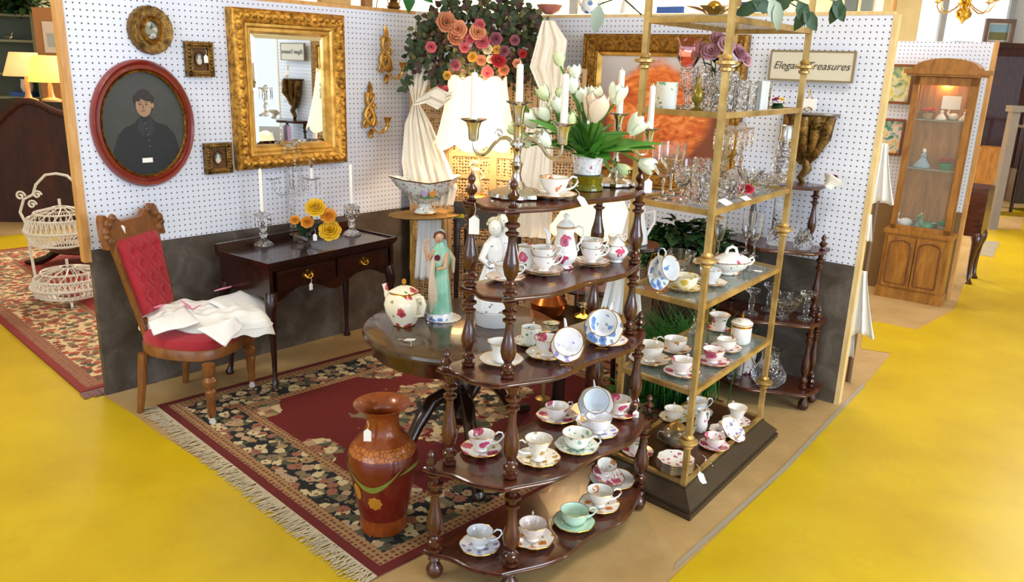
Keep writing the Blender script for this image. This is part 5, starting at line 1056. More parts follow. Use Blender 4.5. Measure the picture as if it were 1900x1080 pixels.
b = MB(); b.tube([(-.02, -.02, 0), (-.015, .004, .02), (0, .006, .1)], .002, 6); b.tube([(.02, -.02, 0), (.015, .004, .02), (0, .006, .1)], .002, 6)
for k in range(5): b.tube([(.022*cos(i*.6)*(1-i/14), -.006, .012+.006*k*0+.014*sin(i*.6)*(1-i/14)) for i in range(12)], .002, 5)
b.build('easel', BRIGHT, t2)
# white peg hook ornament
# ------------------------------------------------------------ greenery behind the etagere
def leafball(name, label, P, R, nleaf, mat, L=.05, W_=.03, cat='plant', up=.3, pot=None, sc=(1, 1, 1), star=False):
    t = thing(name, label, cat, P); b = MB()
    for k in range(nleaf):
        a = random.uniform(0, 2*pi); e = math.asin(random.uniform(-.35, 1)); rr = R*random.uniform(.45, 1)
        c = V3(cos(a)*cos(e)*rr*sc[0], sin(a)*cos(e)*rr*sc[1], sin(e)*rr*sc[2]+R*sc[2]*.45); d = V3(cos(a)+random.uniform(-.5, .5), sin(a)+random.uniform(-.5, .5), random.uniform(-.6, .9))
        b.leaf(c, d, (random.uniform(-.3, .3), random.uniform(-.3, .3), 1), L*random.uniform(.7, 1.2), W_*random.uniform(.7, 1.2))
        if star:
            for q in (-.9, .9): b.leaf(c, Matrix.Rotation(q, 3, 'Z') @ d, (0, 0, 1), L*.6, W_*.55)
    o = b.build('foliage', mat, t); o['kind'] = 'stuff'; return t
IP = G(1262, 470, .60); IP = V3(.80, 3.66, 0); IZ = Z(IP, 500)
tb_ = thing('plant_stand', 'dark wooden stool holding the ivy behind the brass etagere', 'stool', IP); b = MB(); b.lathe([(.16, IZ-.05), (.17, IZ-.04), (.17, IZ-.01), (.16, IZ), (.0001, IZ)], 36); b.build('top', MW['blk'], tb_); MB().box(-.11, .11, -.11, .11, .16, IZ-.05).build('box', MW['blk'], tb_)
for a in (45, 135, 225, 315):
    b = MB(); ca, sa = cos(radians(a)), sin(radians(a)); b.tube([(ca*.14, sa*.14, IZ-.04), (ca*.13, sa*.13, .15), (ca*.15, sa*.15, 0)], [.02, .014, .016], 8); b.build('leg', MW['blk'], tb_)
t = leafball('ivy_plant', 'bushy dark green ivy on the stool behind the brass etagere', IP+V3(0, 0, IZ+.01), .22, 520, LEAF3, .055, .045, sc=(1.15, .75, .75), star=True)
GR = plain('grass_green', '2f7a1e', .6, 0, .35, 30)
t = thing('grassy_plant', 'tall green grassy plant on the floor behind the brass etagere', 'plant', V3(.78, 3.47, 0)); b = MB()
for k in range(1300):
    x, y = random.gauss(0, .06), random.gauss(0, .05); a = random.uniform(0, 2*pi); L = random.uniform(.16, .42); b.tube([(x, y, 0), (x+cos(a)*L*.12, y+sin(a)*L*.1, L*.8), (x+cos(a)*L*.4, y+sin(a)*L*.3, L*random.uniform(.85, 1.2))], [.0025, .0022, .0006], 3)
o = b.build('blades', GR, t); o['kind'] = 'stuff'
t = thing('fern_plant', 'green ferny plant between the whatnot and the brass etagere, on the floor', 'plant', V3(.61, 3.42, 0)); b = MB()
for k in range(90):
    a = random.uniform(0, 2*pi); L = random.uniform(.08, .17); d = V3(cos(a)*.8, sin(a)*.6, 1); b.leaf((cos(a)*.03, sin(a)*.03, 0.02), d, (0, 0, 1), L, .016, bend=.5)
o = b.build('fronds', GR, t); o['kind'] = 'stuff'
# stool and coffee pot between the two stands
P = V3(.485, 3.15, 0); pz = Z(P, 452)
t = thing('round_stool', 'small dark round pedestal stand between whatnot and brass etagere', 'table', P); b = MB(); b.lathe([(.10, pz-.02), (.11, pz-.012), (.105, pz), (.0001, pz)], 32); b.build('top', MW['blk'], t); b = MB(); b.lathe([(.09, 0), (.08, .02), (.02, .05), (.015, pz*.5), (.02, pz-.02)], 18); b.build('pedestal', MW['blk'], t)
t = thing('china_pot', 'white china chocolate pot with orange flowers on the dark pedestal stand', 'coffee pot', P+V3(0, 0, pz+.001), .2); hh_ = Z(P, 385)-pz
b = MB(); b.lathe([(.05, 0), (.054, .004), (.05, hh_*.3), (.034, hh_*.85), (.04, hh_), (.035, hh_), (.0001, hh_*.8)], 28); b.build('body', PO['orange'], t); b = MB(); b.tube([(.036, 0, hh_*.85), (.075, 0, hh_*.9), (.078, 0, hh_*.6), (.048, 0, hh_*.2)], .006, 8); b.build('handle', WHITEP, t); b = MB(); b.lathe([(.036, hh_), (.03, hh_+.02), (.008, hh_+.04), (.008, hh_+.05), (.014, hh_+.09), (.01, hh_+.1), (.0001, hh_+.1)], 20); b.build('lid', WHITEP, t)
# white linen hanging low between the stands
def drape(name, label, top, bot, w0, w1, mat, depth=.02, folds=5, cat='cloth', dirv=None, rag=.0, nv=14):
    # a hanging piece of cloth between two world points, with folds; a closed thin sheet
    top, bot = Vector(top), Vector(bot); a = (dirv or V3(1, 0, 0)).normalized(); nn = V3(a.y, -a.x, 0)
    b = MB()
    def f(u, v):
        c = top.lerp(bot, v); w_ = w0+(w1-w0)*(v**1.3); x = (u-.5)*w_; d = depth*(.3+.7*v)*(sin(u*folds*2*pi+1.5*v)+.4*sin(u*folds*4.7*pi+2*v+1))
        return c-top+a*x+nn*d+V3(0, 0, rag*sin(u*folds*pi*1.3)*v)
    b.grid(f, 64, nv); o = b.build(name, mat); m_ = o.modifiers.new('thickness', 'SOLIDIFY'); m_.thickness = .0015; o.location = top; return tag(o, label, cat)
LINEN = fabric('white_linen', 'ecebe6', 'dfe2e6', sc=50); LACE = NT('cream_lace'); lv_ = LACE.voro(55); LACE.bump(lv_.outputs['Distance'], .5, .004); LACE = LACE.fin(LACE.mix(LACE.noise(5, 3), 'e6dccb', 'f6efe4'), .85, 0, Alpha=.9, Subsurface_Weight=.0)
P = V3(.47, 2.99, 0)
drape('linen_cloth', 'white linen cloth hanging from the small pedestal stand', V3(.44, 3.03, pz+.004), V3(.43, 3.02, Z(P, 590)), .10, .17, LINEN, .012, 3)
# ------------------------------------------------------------ cloths and pole at the end of the back board
E0 = B0+dB*.045+V3(0, 0, 0)
drape('lace_cloth', 'white lace cloth hanging high on the end of the back board', E0+V3(.02, .06, Z(E0, 268)), E0+V3(.03, .06, Z(E0, 378)), .04, .15, LINEN, .012, 3, dirv=dB, rag=.01)
drape('lace_cloth', 'narrow white lace edge hanging halfway down the end of the back board', E0+V3(-.01, .03, Z(E0, 400)), E0+V3(0, .03, Z(E0, 450)), .03, .05, LINEN, .006, 2, dirv=dB)
drape('lace_cloth', 'white lace cloth hanging low on the end of the back board', E0+V3(0.03, .1, Z(E0, 512)), E0+V3(.05, .1, Z(E0, 632)), .05, .17, LINEN, .012, 3, dirv=dB, rag=.01)
drape('lace_cloth', 'small white cloth hanging lowest, below the other lace', E0+V3(0.03, .14, Z(E0, 612)), E0+V3(.04, .14, Z(E0, 680)), .05, .07, LINEN, .008, 2, dirv=dB)
PP_ = G(1573, 708); b = MB(); b.tube([PP_*0, (0, 0, Z(PP_, 330))], .013, 10); one(b, 'wooden_pole', plain('pole_wood', '6a4f34', .5, 0, .2), 'thin brown wooden pole standing behind the end of the back board', 'pole', PP_)
# ------------------------------------------------------------ far partition: curio cabinet, flower pictures
F1 = G(1744, 570); F0 = F1-dB*.43; fd_ = (F1-F0); cw = fd_.length; ca_ = math.atan2(fd_.y, fd_.x); fd_.normalize(); bk = V3(-fd_.y, fd_.x, 0)
czT = Z(F0+fd_*cw/2, 108); czB = Z(F1, 440)
cb = thing('curio_cabinet', 'tall narrow oak curio cabinet with arched top and lit glass case', 'cabinet', F0, ca_); D_ = .15
# plinth and lower cupboard
b = MB(); b.box(0, cw, 0, D_, 0, .07); b.box(.01, cw-.01, .01, D_, .07, czB-.03); b.box(.0, cw, 0, D_, czB-.03, czB); b.build('base', MW['oak'], cb)
for k in range(2):
    xa, xb = .03+k*(cw-.06)/2+.004, .03+(k+1)*(cw-.06)/2-.004; b = MB(); b.box(xa, xb, -.004, .012, .085, czB-.045)
    dr = b.build('door', MW['oak'], cb); mx = (xa+xb)/2; rw = (xb-xa)/2-.02; za, zb_ = .11, czB-.07-rw*.6; pts = [(mx-rw, za), (mx+rw, za)]+[(mx+rw*cos(q), zb_+rw*.6*sin(q)) for q in [pi*i/12 for i in range(13)]]
    b = MB(); b.tube([(p[0], -.006, p[1]) for p in pts], .006, 6, True); b.build('moulding', plain('oak_dark_moulding', '6a3c14', .4), dr)  # arched door moulding in a darker brown than the oak
# upper case: four stiles and rails, narrower than the base, tapering upwards
tx0, tx1 = .055, cw-.045; b = MB(); ux0, ux1 = .03, cw-.03
def stile(b, x, y, w_): b.box(x, x+w_, y, y+.03, czB, czT-.12)
for x, y in ((ux0, .02), (ux1-.035, .02), (ux0, D_-.04), (ux1-.035, D_-.04)): stile(b, x, y, .035)
b.box(ux0, ux1, .02, .05, czB, czB+.03); b.box(ux0, ux1, .02, .05, czT-.17, czT-.1); b.box(ux0+.01, ux1-.01, D_-.02, D_-.01, czB, czT-.1); b.box(ux0, ux1, .02, D_-.01, czT-.12, czT-.1)
b.build('case', MW['oak'], cb)
b = MB(); cx_ = cw/2; b.box(-.03, cw+.03, -.03, D_+.01, czT-.1, czT-.07); b.box(-.015, cw+.015, -.015, D_, czT-.115, czT-.1)
ar = [(cx_-(cw/2-.02), czT-.07)]+[(cx_+(cw/2-.02)*cos(pi-q), czT-.07+.07*sin(q)) for q in [pi*i/18 for i in range(19)]]+[(cx_+(cw/2-.02), czT-.07)]; n = len(ar)
b.add([(p[0], -.02, p[1]) for p in ar]+[(p[0], D_, p[1]) for p in ar], [tuple(range(n)), tuple(range(n, 2*n))[::-1]]+[(i, (i+1) % n, n+(i+1) % n, n+i) for i in range(n)]); b.build('cornice', MW['oak'], cb)
PANE = plain('cabinet_glass', 'b8c4c4', .04, 0, .02, Alpha=.10)
b = MB(); b.box(ux0+.035, ux1-.035, .028, .031, czB+.03, czT-.17); b.build('glass_door', PANE, cb)
b = MB(); b.box(ux1-.02, ux1-.017, .05, D_-.04, czB+.01, czT-.13); b.build('side_glass', PANE, cb)
czs = [czB+.004, Z(F1, 322)*1.0, Z(F1, 228)]
for z in czs[1:]: MB().box(ux0+.03, ux1-.03, .05, D_-.03, z-.006, z).build('shelf', plain('cabinet_shelf_glass', 'a8c0b8', .1, 0, .02, Alpha=.5), cb)
lt = bpy.data.lights.new('cabinet_lamp', 'POINT'); lt.energy = 3.2; lt.color = (1, .62, .3); lt.shadow_soft_size = .03; lo_ = bpy.data.objects.new('cabinet_lamp', lt); C.objects.link(lo_); lo_['lamp'] = 1; lo_.location = F0+fd_*cx_+bk*.12+V3(0, 0, czT-.16)
MB().box(cw*.48, cw*.74, .085, .087, czT-.32, czT-.235).build('notice_card', TAGM, cb)
FC = dict(w=plain('figurine_white', 'e6e8e4', .25), b=plain('figurine_blue', '9fb8c8', .25), r=plain('figurine_red', 'c04428', .3), g=plain('figurine_green', '3f8a5a', .3), o=plain('figurine_orange', 'e0a070', .3), t=plain('figurine_tan', 'a88a68', .3))
def figurine(P, kind, m1, m2, label, s=1.0, rz=0):
    t = thing('figurine', label, 'figurine', P, rz); b = MB()
    if kind == 'lady':
        b.lathe([(.04*s, 0), (.042*s, .01*s), (.03*s, .03*s), (.012*s, .055*s), (.016*s, .075*s), (.006*s, .085*s), (.0001, .086*s)], 16, wav=(7, .1)); b.build('dress', m1, t); b = MB(); b.ball((0, 0, .094*s), .011*s); b.ball((0, .003, .099*s), .0115*s); b.build('head', m2, t)
    elif kind == 'swan':
        b.ball((0, 0, .025*s), (.04*s, .024*s, .025*s)); b.tube([(-.03*s, 0, .03*s), (-.05*s, 0, .05*s), (-.042*s, 0, .075*s), (-.052*s, 0, .085*s), (-.066*s, 0, .08*s)], [.012*s, .009*s, .007*s, .009*s, .002*s], 8); b.build('body', m1, t); b = MB()
        for k in range(4): b.leaf((.01*s, 0, .03*s), (.8, (k-1.5)*.3, .5), (0, 0, 1), .05*s, .02*s)
        b.build('wings', m2, t)
    elif kind == 'posy':
        b.lathe([(.02*s, 0), (.026*s, .02*s), (.02*s, .03*s)], 12); b.build('basket', m1, t)
        for k in range(5): bb = MB(); rose(bb, (.02*s*cos(k*1.3), .014*s*sin(k*1.3), .04*s), (cos(k*1.3)*.6, sin(k*1.3)*.6, 1), .018*s, 3); bb.build('blossom', m2, t)
    return t
def CP(x, d, z): return F0+fd_*x+bk*d+V3(0, 0, z+.002)
u_ = cw
figurine(CP(u_*.3, .12, czs[2]), 'posy', FC['t'], FC['r'], 'red flower posy figurine on the top cabinet shelf', 1.4); figurine(CP(u_*.5, .1, czs[2]), 'lady', FC['w'], FC['t'], 'white lady figurine on the top cabinet shelf', .75); figurine(CP(u_*.66, .13, czs[2]), 'swan', FC['w'], FC['w'], 'pale bird figurine on the top cabinet shelf', .9); figurine(CP(u_*.82, .1, czs[2]), 'lady', FC['w'], FC['o'], 'small white figurine at the right of the top cabinet shelf', .7)
figurine(CP(u_*.34, .12, czs[1]), 'lady', FC['b'], FC['w'], 'pale blue lady figurine on the middle cabinet shelf', 1.15); figurine(CP(u_*.68, .1, czs[1]), 'posy', FC['g'], FC['r'], 'green basket with red flowers on the middle cabinet shelf', 1.5); 
figurine(CP(u_*.24, .1, czs[0]), 'swan', FC['w'], FC['b'], 'white swan figurine at the left of the cabinet floor', 1.3); figurine(CP(u_*.45, .14, czs[0]), 'lady', FC['b'], FC['w'], 'grey blue lady figurine in the middle of the cabinet floor', 1.1); figurine(CP(u_*.58, .08, czs[0]), 'swan', FC['g'], FC['w'], 'pale green bird figurine on the cabinet floor', 1.2); figurine(CP(u_*.8, .1, czs[0]), 'posy', FC['t'], FC['g'], 'brown pot with green blossoms at the right of the cabinet floor', 1.4)
# two flower pictures
def fpic(px, label, cols, w_=.15, h_=.25):
    Pc = onplane(px[0], px[1], C1+nB*.0, AB); t = thing('flower_picture', label, 'picture', Pc, rB); b = MB(); rect_frame(b, w_+.03, h_+.03, [(0, 0), (0, .02), (.012, .022), (.016, .01)]); b.build('frame', plain('orange_brown_frame', '8c4a1c', .4), t)
    n = NT('flower_print'); f = n.noise(9, 3, dist=2.5); c_ = n.fin(n.ramp(f, [(.3, cols[0]), (.42, cols[1]), (.52, cols[2]), (.62, cols[3]), (.75, cols[1])]), .3); MB().box(-w_/2, w_/2, -.01, 0, -h_/2, h_/2).build('print', c_, t)
fpic((1646, 155), 'framed picture of yellow flowers on the far partition, the upper one', ['4c7a54', '8fb09a', 'e2cf5c', 'd8d8d0'], .3, .235); fpic((1630, 252), 'framed picture of white flowers on the far partition, the lower one', ['2f6a44', '6aa088', 'dcd4dc', 'e8c050'], .3, .22)
# ------------------------------------------------------------ right background
ax = G(1905, 440); 
A_ = G(1850, 432)
t = thing('armoire', 'dark reddish wooden wardrobe at the far right', 'wardrobe', at(1868, 380, 8.4)*1.0, 0); t.location = (G(1840, 392).x+.1, G(1840, 392).y+.95, 0); ap_ = V3(*t.location)
az = Z(ap_, 88); b = MB(); b.box(-.35, 1.5, 0, .5, .0, az); b.build('body', MW['armoire'], t); b = MB(); b.box(-.4, 1.55, -.05, .55, az, az+.06); b.build('cornice', MW['armoire'], t)
for k in range(2): MB().box(-.28+k*.9, .52+k*.9, -.02, 0, .25, az-.1).build('door', MW['ma_dark'], t)
b = MB(); b.box(-.04, .04, -.04, .04, 0, 1.2); b.box(-.06, .06, -.06, .06, 1.2, 1.26); one(b, 'grey_post', plain('grey_paint', '8a8078', .6), 'slim greyish bed post standing before the dark wardrobe', 'post', G(1830, 425)+V3(.05, 0, 0))
P = G(1893, 390); pz_ = Z(P, 232); t = thing('side_table', 'black side table at the right edge with glassware on it', 'table', P); b = MB(); b.box(-.25, .5, -.2, .25, pz_-.03, pz_); b.build('top', MW['blk'], t)
for x, y in ((-.22, -.17), (.45, -.17), (-.22, .2), (.45, .2)): MB().tube([(x, y, 0), (x, y, pz_-.03)], [.02, .025], 8).build('leg', MW['blk'], t)
MB().box(-.2, .45, -.15, .2, .1, .5).build('lower_case', MW['blk'], t)
for i, (dx, l) in enumerate(((-.12, 'left clear glass candlestick on the black side table'), (.03, 'right clear glass candlestick on the black side table'))): b = MB(); b.lathe([(.04, 0), (.04, .01), (.012, .03), (.02, .1), (.01, .18), (.035, .27), (.03, .27)], 14); one(b, 'glass_candlestick', GLASS, l, 'candle holder', P+V3(dx, 0, pz_+.001))
b = MB().box(-.2, .2, -.1, .1, 0, .03); one(b, 'folded_cloth', LINEN, 'folded white cloth on the black side table', 'cloth', P+V3(.05, -.08, pz_+.001))
t = thing('small_cabinet', 'yellowish oak cabinet on small feet at the far right', 'cabinet', G(1828, 398)+V3(0, .05, 0), -.6); cz_ = Z(V3(*t.location), 275); b = MB(); b.box(-.16, .16, 0, .3, .06, cz_); b.build('body', MW['oak'], t)
for x in (-.13, .13): MB().tube([(x, .03, 0), (x, .03, .07)], [.015, .025], 8).build('foot', MW['blk'], t)
P = G(1785, 527); t = thing('claw_foot_chest', 'low reddish chest on dark cabriole legs behind the far partition', 'chest', P+V3(.02, .02, 0), rB); cz_ = Z(P, 350); hz = Z(P, 440); b = MB(); b.box(-.6, .05, -.0, .3, hz, cz_); b.build('body', MW['ma'], t)
for x, y in ((0.02, .02), (-.56, .02), (0.02, .26), (-.56, .26)): cab_leg(x, y, -1 if x < -.2 else 1, -1, hz+.02, .026).build('leg', MW['ma_dark'], t)
# chandelier
P = at(1787, 30, 5.6); cz_ = P.z; t = thing('chandelier', 'polished brass chandelier hanging at the upper right', 'chandelier', P); b = MB(); b.lathe([(.0001, -.05), (.006, -.045), (.012, -.03), (.045, -.005), (.05, .02), (.035, .045), (.015, .055), (.03, .075), (.035, .1), (.015, .12), (.02, .15), (.008, .17), (.006, .6)], 24); b.build('body', BRIGHT, t)
for k in range(6):
    a = k*pi/3+.2; ca, sa = cos(a), sin(a); b = MB(); b.tube([(ca*r, sa*r, z) for r, z in ((.02, .09), (.06, .05), (.11, .02), (.15, .025), (.175, .06), (.178, .085))], .004, 8); ar_ = b.build('arm', BRIGHT, t); b = MB(); b.lathe([(.006, 0), (.024, .008), (.024, .011), (.009, .012), (.01, .04), (.008, .04)], 14, (ca*.178, sa*.178, .085)); b.build('candle_cup', BRIGHT, ar_)
# landscape picture
P = at(1852, 60, 11.99); t = thing('landscape_picture', 'small landscape picture with sky and field on the far white wall', 'picture', P); b = MB(); rect_frame(b, .42, .36, [(0, 0), (0, .04), (.05, .04), (.055, .02)]); b.build('frame', plain('brown_frame', '8a7464', .5), t); b = MB(); b.box(-.16, .16, -.015, 0, -.13, .13); b.build('mat_board', TAGM, t)
b = MB(); b.box(-.13, .13, -.02, -.015, -.105, .0, 1); b.box(-.13, .13, -.02, -.015, .0, .105, 0); b.build('print', [plain('print_sky', 'a0d0ea', .4), plain('print_field', '8a8a5a', .4)], t)
# ------------------------------------------------------------ corner: screen, lace, garland, lamps
SC0 = V3(-.60, 4.55, 0); SC1 = V3(.34, 4.32, 0)
sd_ = (SC1-SC0).normalized(); sa_ = math.atan2(sd_.y, sd_.x)
t = thing('folding_screen', 'carved pierced wooden folding screen in the corner behind the lamps', 'screen', SC0, 0)
n = NT('carved_lattice'); v = n.voro(60, rnd=.35); v2 = n.voro(26, feat='DISTANCE_TO_EDGE'); n.bump(v.outputs['Distance'], .9, .01)
LAT = n.fin(n.mix(n.ma('LESS_THAN', v.outputs['Distance'], .32), n.mix(n.noise(8, 3), 'a8845a', 'c9a87c'), '4c3018'), .6)
SCW = plain('screen_wood', 'b8966a', .55, 0, .12, 9)
zt_ = Z(V3(-.3, 4.3, 0), 120)
npn = 4; pwid = 1.0/npn
p0 = V3(0, 0, 0)
for k in range(npn):
    a = sa_+(.2 if k % 2 else -.2); d = V3(cos(a), sin(a), 0); w_ = pwid; nn = V3(-d.y, d.x, 0)
    def pb_(b, x0, x1, y0, y1, z0, z1, mi=0):
        T = b.T; b.T = Matrix.Translation(p0) @ Matrix.Rotation(a, 4, 'Z'); b.box(x0, x1, y0, y1, z0, z1, mi); b.T = T
    b = MB()
    for x in (0, w_-.022): pb_(b, x, x+.022, -.01, .01, .05, zt_)
    zc = [.05, .3, .5, .68, .88, 1.0, 1.2, zt_-.02]
    for z in zc: pb_(b, .022, w_-.022, -.01, .01, z, z+.022)
    pb_(b, w_/2-.008, w_/2+.008, -.009, .009, .3, .5); pb_(b, w_/2-.008, w_/2+.008, -.009, .009, 1.0, 1.2)
    fr_ = b.build('panel_frame', SCW, t); b = MB(); pb_(b, .022, w_-.022, -.003, .003, .07, zt_-.02); b.build('lattice', LAT, fr_)
    p0 = p0+d*w_
def mesh_tag(): pass
# lace curtains
cl = (CR-V3(0, 0, 0))
def curtain(name, label, rows, mat, dirv, folds=7):
    # rows: (centre point, width, depth of folds)
    P0 = Vector(rows[0][0]); a = dirv.normalized(); nn = V3(0, -1, 0) if abs(a.z) > .3 else V3(a.y, -a.x, 0); b = MB(); R_ = len(rows)-1
    def f(u, v):
        s = v*R_; i = min(int(s), R_-1); q = s-i; q = q*q*(3-2*q); c = Vector(rows[i][0]).lerp(Vector(rows[i+1][0]), q); w_ = rows[i][1]*(1-q)+rows[i+1][1]*q; d = rows[i][2]*(1-q)+rows[i+1][2]*q
        return c-P0+a*(u-.5)*w_+nn*d*.75*(.7*sin(u*folds*2*pi+v*4+1.5*sin(3*u+5*v))+.4*sin(u*folds*3.3*pi-5*v)+.12*sin(u*folds*6.1*pi+7*v))
    b.grid(f, 90, 40); o = b.build(name, mat, None, 80); m_ = o.modifiers.new('thickness', 'SOLIDIFY'); m_.thickness = .0015; o.location = P0; return tag(o, label, 'curtain')
def ct(x, y, Y): return at(x, y, Y)
curtain('lace_curtain', 'cream lace curtain tied in a knot at the left of the corner garland', [(ct(800, 22, 4.42), .16, .012), (ct(790, 90, 4.4), .15, .012), (ct(776, 150, 4.3), .12, .014), (ct(772, 192, 4.25), .035, .012), (ct(776, 230, 4.2), .14, .016), (ct(788, 300, 4.15), .24, .02), (ct(800, 345, 4.12), .27, .022), (ct(802, 380, 4.1), .22, .02)], LACE, V3(1, -.1, 0), 5)
curtain('lace_curtain', 'sheer white lace swag gathered at the right of the corner garland', [(ct(1018, 38, 4.12), .06, .008), (ct(1024, 75, 4.1), .15, .014), (ct(1014, 125, 4.1), .17, .014), (ct(1022, 175, 4.1), .10, .01), (ct(1008, 215, 4.1), .05, .01)], LACE, V3(1, -.2, 0), 3)
curtain('lace_curtain', 'cream lace curtain hanging below the garland, behind the tulips', [(ct(1000, 200, 4.0), .06, .01), (ct(998, 260, 4.0), .15, .012), (ct(985, 350, 3.98), .22, .014), (ct(975, 440, 3.96), .26, .014)], LACE, V3(1, -.2, 0), 4)
curtain('lace_curtain', 'soft lace swag looping under the left side of the garland', [(ct(772, 188, 4.12), .05, .01), (ct(800, 176, 4.12), .10, .016), (ct(822, 188, 4.1), .10, .016), (ct(850, 170, 4.1), .04, .01)], LACE, V3(.5, 0, .8), 2)
# garland
GC = at(895, 100, 4.3); gt = thing('flower_garland', 'big garland of dark leaves and peach and red silk flowers hanging in the corner', 'garland', GC)
GL = [plain('garland_leaf_green', '2c4220', .6, 0, .3, 20), plain('garland_leaf_plum', '4a3030', .6, 0, .3, 20), plain('garland_leaf_olive', '5a5a34', .6, 0, .3, 20)]
bs_ = [MB(), MB(), MB()]
def gp_(x, y, Y=4.3): return at(x, y, Y)-GC
random.seed(11)
k = 0
while k < 1500:
    x = random.uniform(752, 1025); y = random.uniform(2, 190)
    e = ((x-895)/132)**2+((y-85)/88)**2
    if e > 1.0+random.uniform(-.15, .2): continue
    if y > 150 and 800 < x < 985 and random.random() < .75: continue
    p = gp_(x, y, 4.3+random.uniform(-.06, .1)); L = random.uniform(.025, .05); bs_[random.choice((0, 0, 1, 2))].leaf(p, (random.uniform(-1, 1), random.uniform(-1, .2), random.uniform(-1, .8)), (random.uniform(-.5, .5), -1, random.uniform(-.5, .5)), L, L*.75); k += 1
for q in ((760, 150, 745, 165), (770, 90, 758, 130), (1000, 150, 1012, 200)):
    for i in range(14): p = gp_(q[0]+(q[2]-q[0])*i/14, q[1]+(q[3]-q[1])*i/14); bs_[0].leaf(p, (random.uniform(-1, 1), -.3, random.uniform(-1, 1)), (0, -1, 0), .04, .028)
for b, m_, nm_ in zip(bs_, GL, ('green_leaves', 'plum_leaves', 'olive_leaves')): o = b.build(nm_, m_, gt); o['kind'] = 'stuff'
FM = dict(p=plain('peach_silk', 'e0946a', .7, 0, .15, 30), k=plain('rose_pink_silk', 'd0606c', .7, 0, .15, 30), r=plain('crimson_silk', 'b01c28', .7, 0, .15, 30), y=plain('amber_silk', 'e0a840', .7, 0, .15, 30), c=plain('cream_silk', 'ead8b0', .7, 0, .1, 30), m=plain('mauve_silk', '8e4a5a', .7, 0, .2, 30), b=plain('bronze_peach_silk', 'c47a54', .7, 0, .2, 30))
for x, y, s, m_ in ((828, 42, .055, 'b'), (850, 55, .05, 'p'), (845, 70, .045, 'b'), (886, 60, .045, 'p'), (895, 78, .04, 'k'), (920, 72, .035, 'm'), (935, 95, .03, 'm'), (800, 87, .03, 'k'), (862, 88, .028, 'k'), (925, 112, .042, 'r'), (905, 92, .028, 'c'), (922, 92, .025, 'y'), (877, 106, .028, 'y'), (893, 112, .03, 'p'), (910, 110, .022, 'c'), (905, 135, .035, 'k'), (935, 130, .03, 'b'), (960, 118, .026, 'p'), (970, 100, .024, 'r'), (830, 140, .024, 'y'), (845, 120, .03, 'm'), (815, 170, .03, 'r'), (828, 168, .026, 'k'), (955, 75, .028, 'm'), (890, 46, .03, 'k'), (965, 145, .025, 'm'), (872, 72, .03, 'k')):
    b = MB(); rose(b, gp_(x, y, 4.17), (random.uniform(-.4, .4), -1, random.uniform(-.2, .4)), s, 4); b.build('silk_flower', FM[m_], gt)
# big lamp with fluted shade on a figurine base
LP = V3(-.211, 4.2, 0); lz0 = Z(LP, 368); lzb = Z(LP, 276); lzt = Z(LP, 140)
SHD = NT('lit_cream_shade'); SHD.obj(); SHD.fin('f6e6c4', .8, 0, Emission_Color=(1, .80, .50, 1), Emission_Strength=.75, Subsurface_Weight=0, Alpha=1)
SHADE = SHD.mat
def shade(b, rb, rt, z0, z1, n_=8, seg=96, bell=.12):
    rows = 14; vs = []; fs = []
    for i in range(rows+1):
        v_ = i/rows; r = rt+(rb-rt)*(1-v_)**1.45
        for k in range(seg):
            a = 2*pi*k/seg; sc_ = abs(sin(a*n_/2)); rr = r*(1-.06*(1-sc_)**2); zz = z0+(z1-z0)*v_+(.035*(1-sc_)*(1-v_)**3 if i < 5 else 0)-(.02*(1-sc_) if i == rows else 0); vs.append((rr*cos(a), rr*sin(a), zz))
    for i in range(rows):
        for k in range(seg): fs.append((i*seg+k, i*seg+(k+1) % seg, (i+1)*seg+(k+1) % seg, (i+1)*seg+k))
    b.add(vs, fs)
def prad_(P, z, w): return w/2*(V3(P[0], P[1], z)-V3(0, 0, H)).dot(FW)/FPX
rb_ = prad_(LP, lzb, 158); rt_2 = prad_(LP, lzt, 108)
t = thing('table_lamp', 'lit lamp with large scalloped cream bell shade and figurine base', 'lamp', LP+V3(0, 0, lz0), .3)
b = MB(); shade(b, rb_, rt_2, lzb-lz0, lzt-lz0); o = b.build('lamp_shade', SHADE, t, 70); o.modifiers.new('thickness', 'SOLIDIFY').thickness = .001
b = MB()
for a in range(8): pass
b.tube([(rt_2*.97*cos(2*pi*k/64), rt_2*.97*sin(2*pi*k/64), lzt-lz0-.02*(1-abs(sin(pi*k/64*8)))) for k in range(64)], .003, 6, True); b.build('trim', plain('shade_trim', 'e6cfa0', .7), t)
b = MB(); b.tube([(0, 0, .2), (0, 0, lzt-lz0-.02)], .004, 8); b.lathe([(.0001, 0), (.055, 0), (.058, .012), (.045, .02), (.042, .03), (.0001, .03)], 24); b.build('stem_and_base', GILTS, t)
fb = MB(); hh_ = lzb-lz0-.05; fb.lathe([(.03, .03), (.036, .04), (.03, hh_*.4), (.016, hh_*.55), (.022, hh_*.72), (.008, hh_*.8), (.0001, hh_*.81)], 18, wav=(6, .1)); fb.ball((0, 0, hh_*.88), .015); fb.tube([(.018, 0, hh_*.7), (.045, -.01, hh_*.55), (.02, -.025, hh_*.5)], .006, 7); fb.tube([(-.018, 0, hh_*.7), (-.04, -.01, hh_*.82), (-.015, -.015, hh_*.95)], .006, 7); fb.build('figurine', plain('lamp_figurine', 'd8c8a8', .35, 0, .15, 20), t)
def bulb(name, P, e, col=(1, .72, .42)):
    l = bpy.data.lights.new(name, 'POINT'); l.energy = e; l.color = col; l.shadow_soft_size = .04; o = bpy.data.objects.new(name, l); C.objects.link(o); o['lamp'] = 1; o.location = P; return o
bulb('lamp_bulb', LP+V3(0, 0, (lzb+lzt)/2-.03), 15, (1, .80, .56))
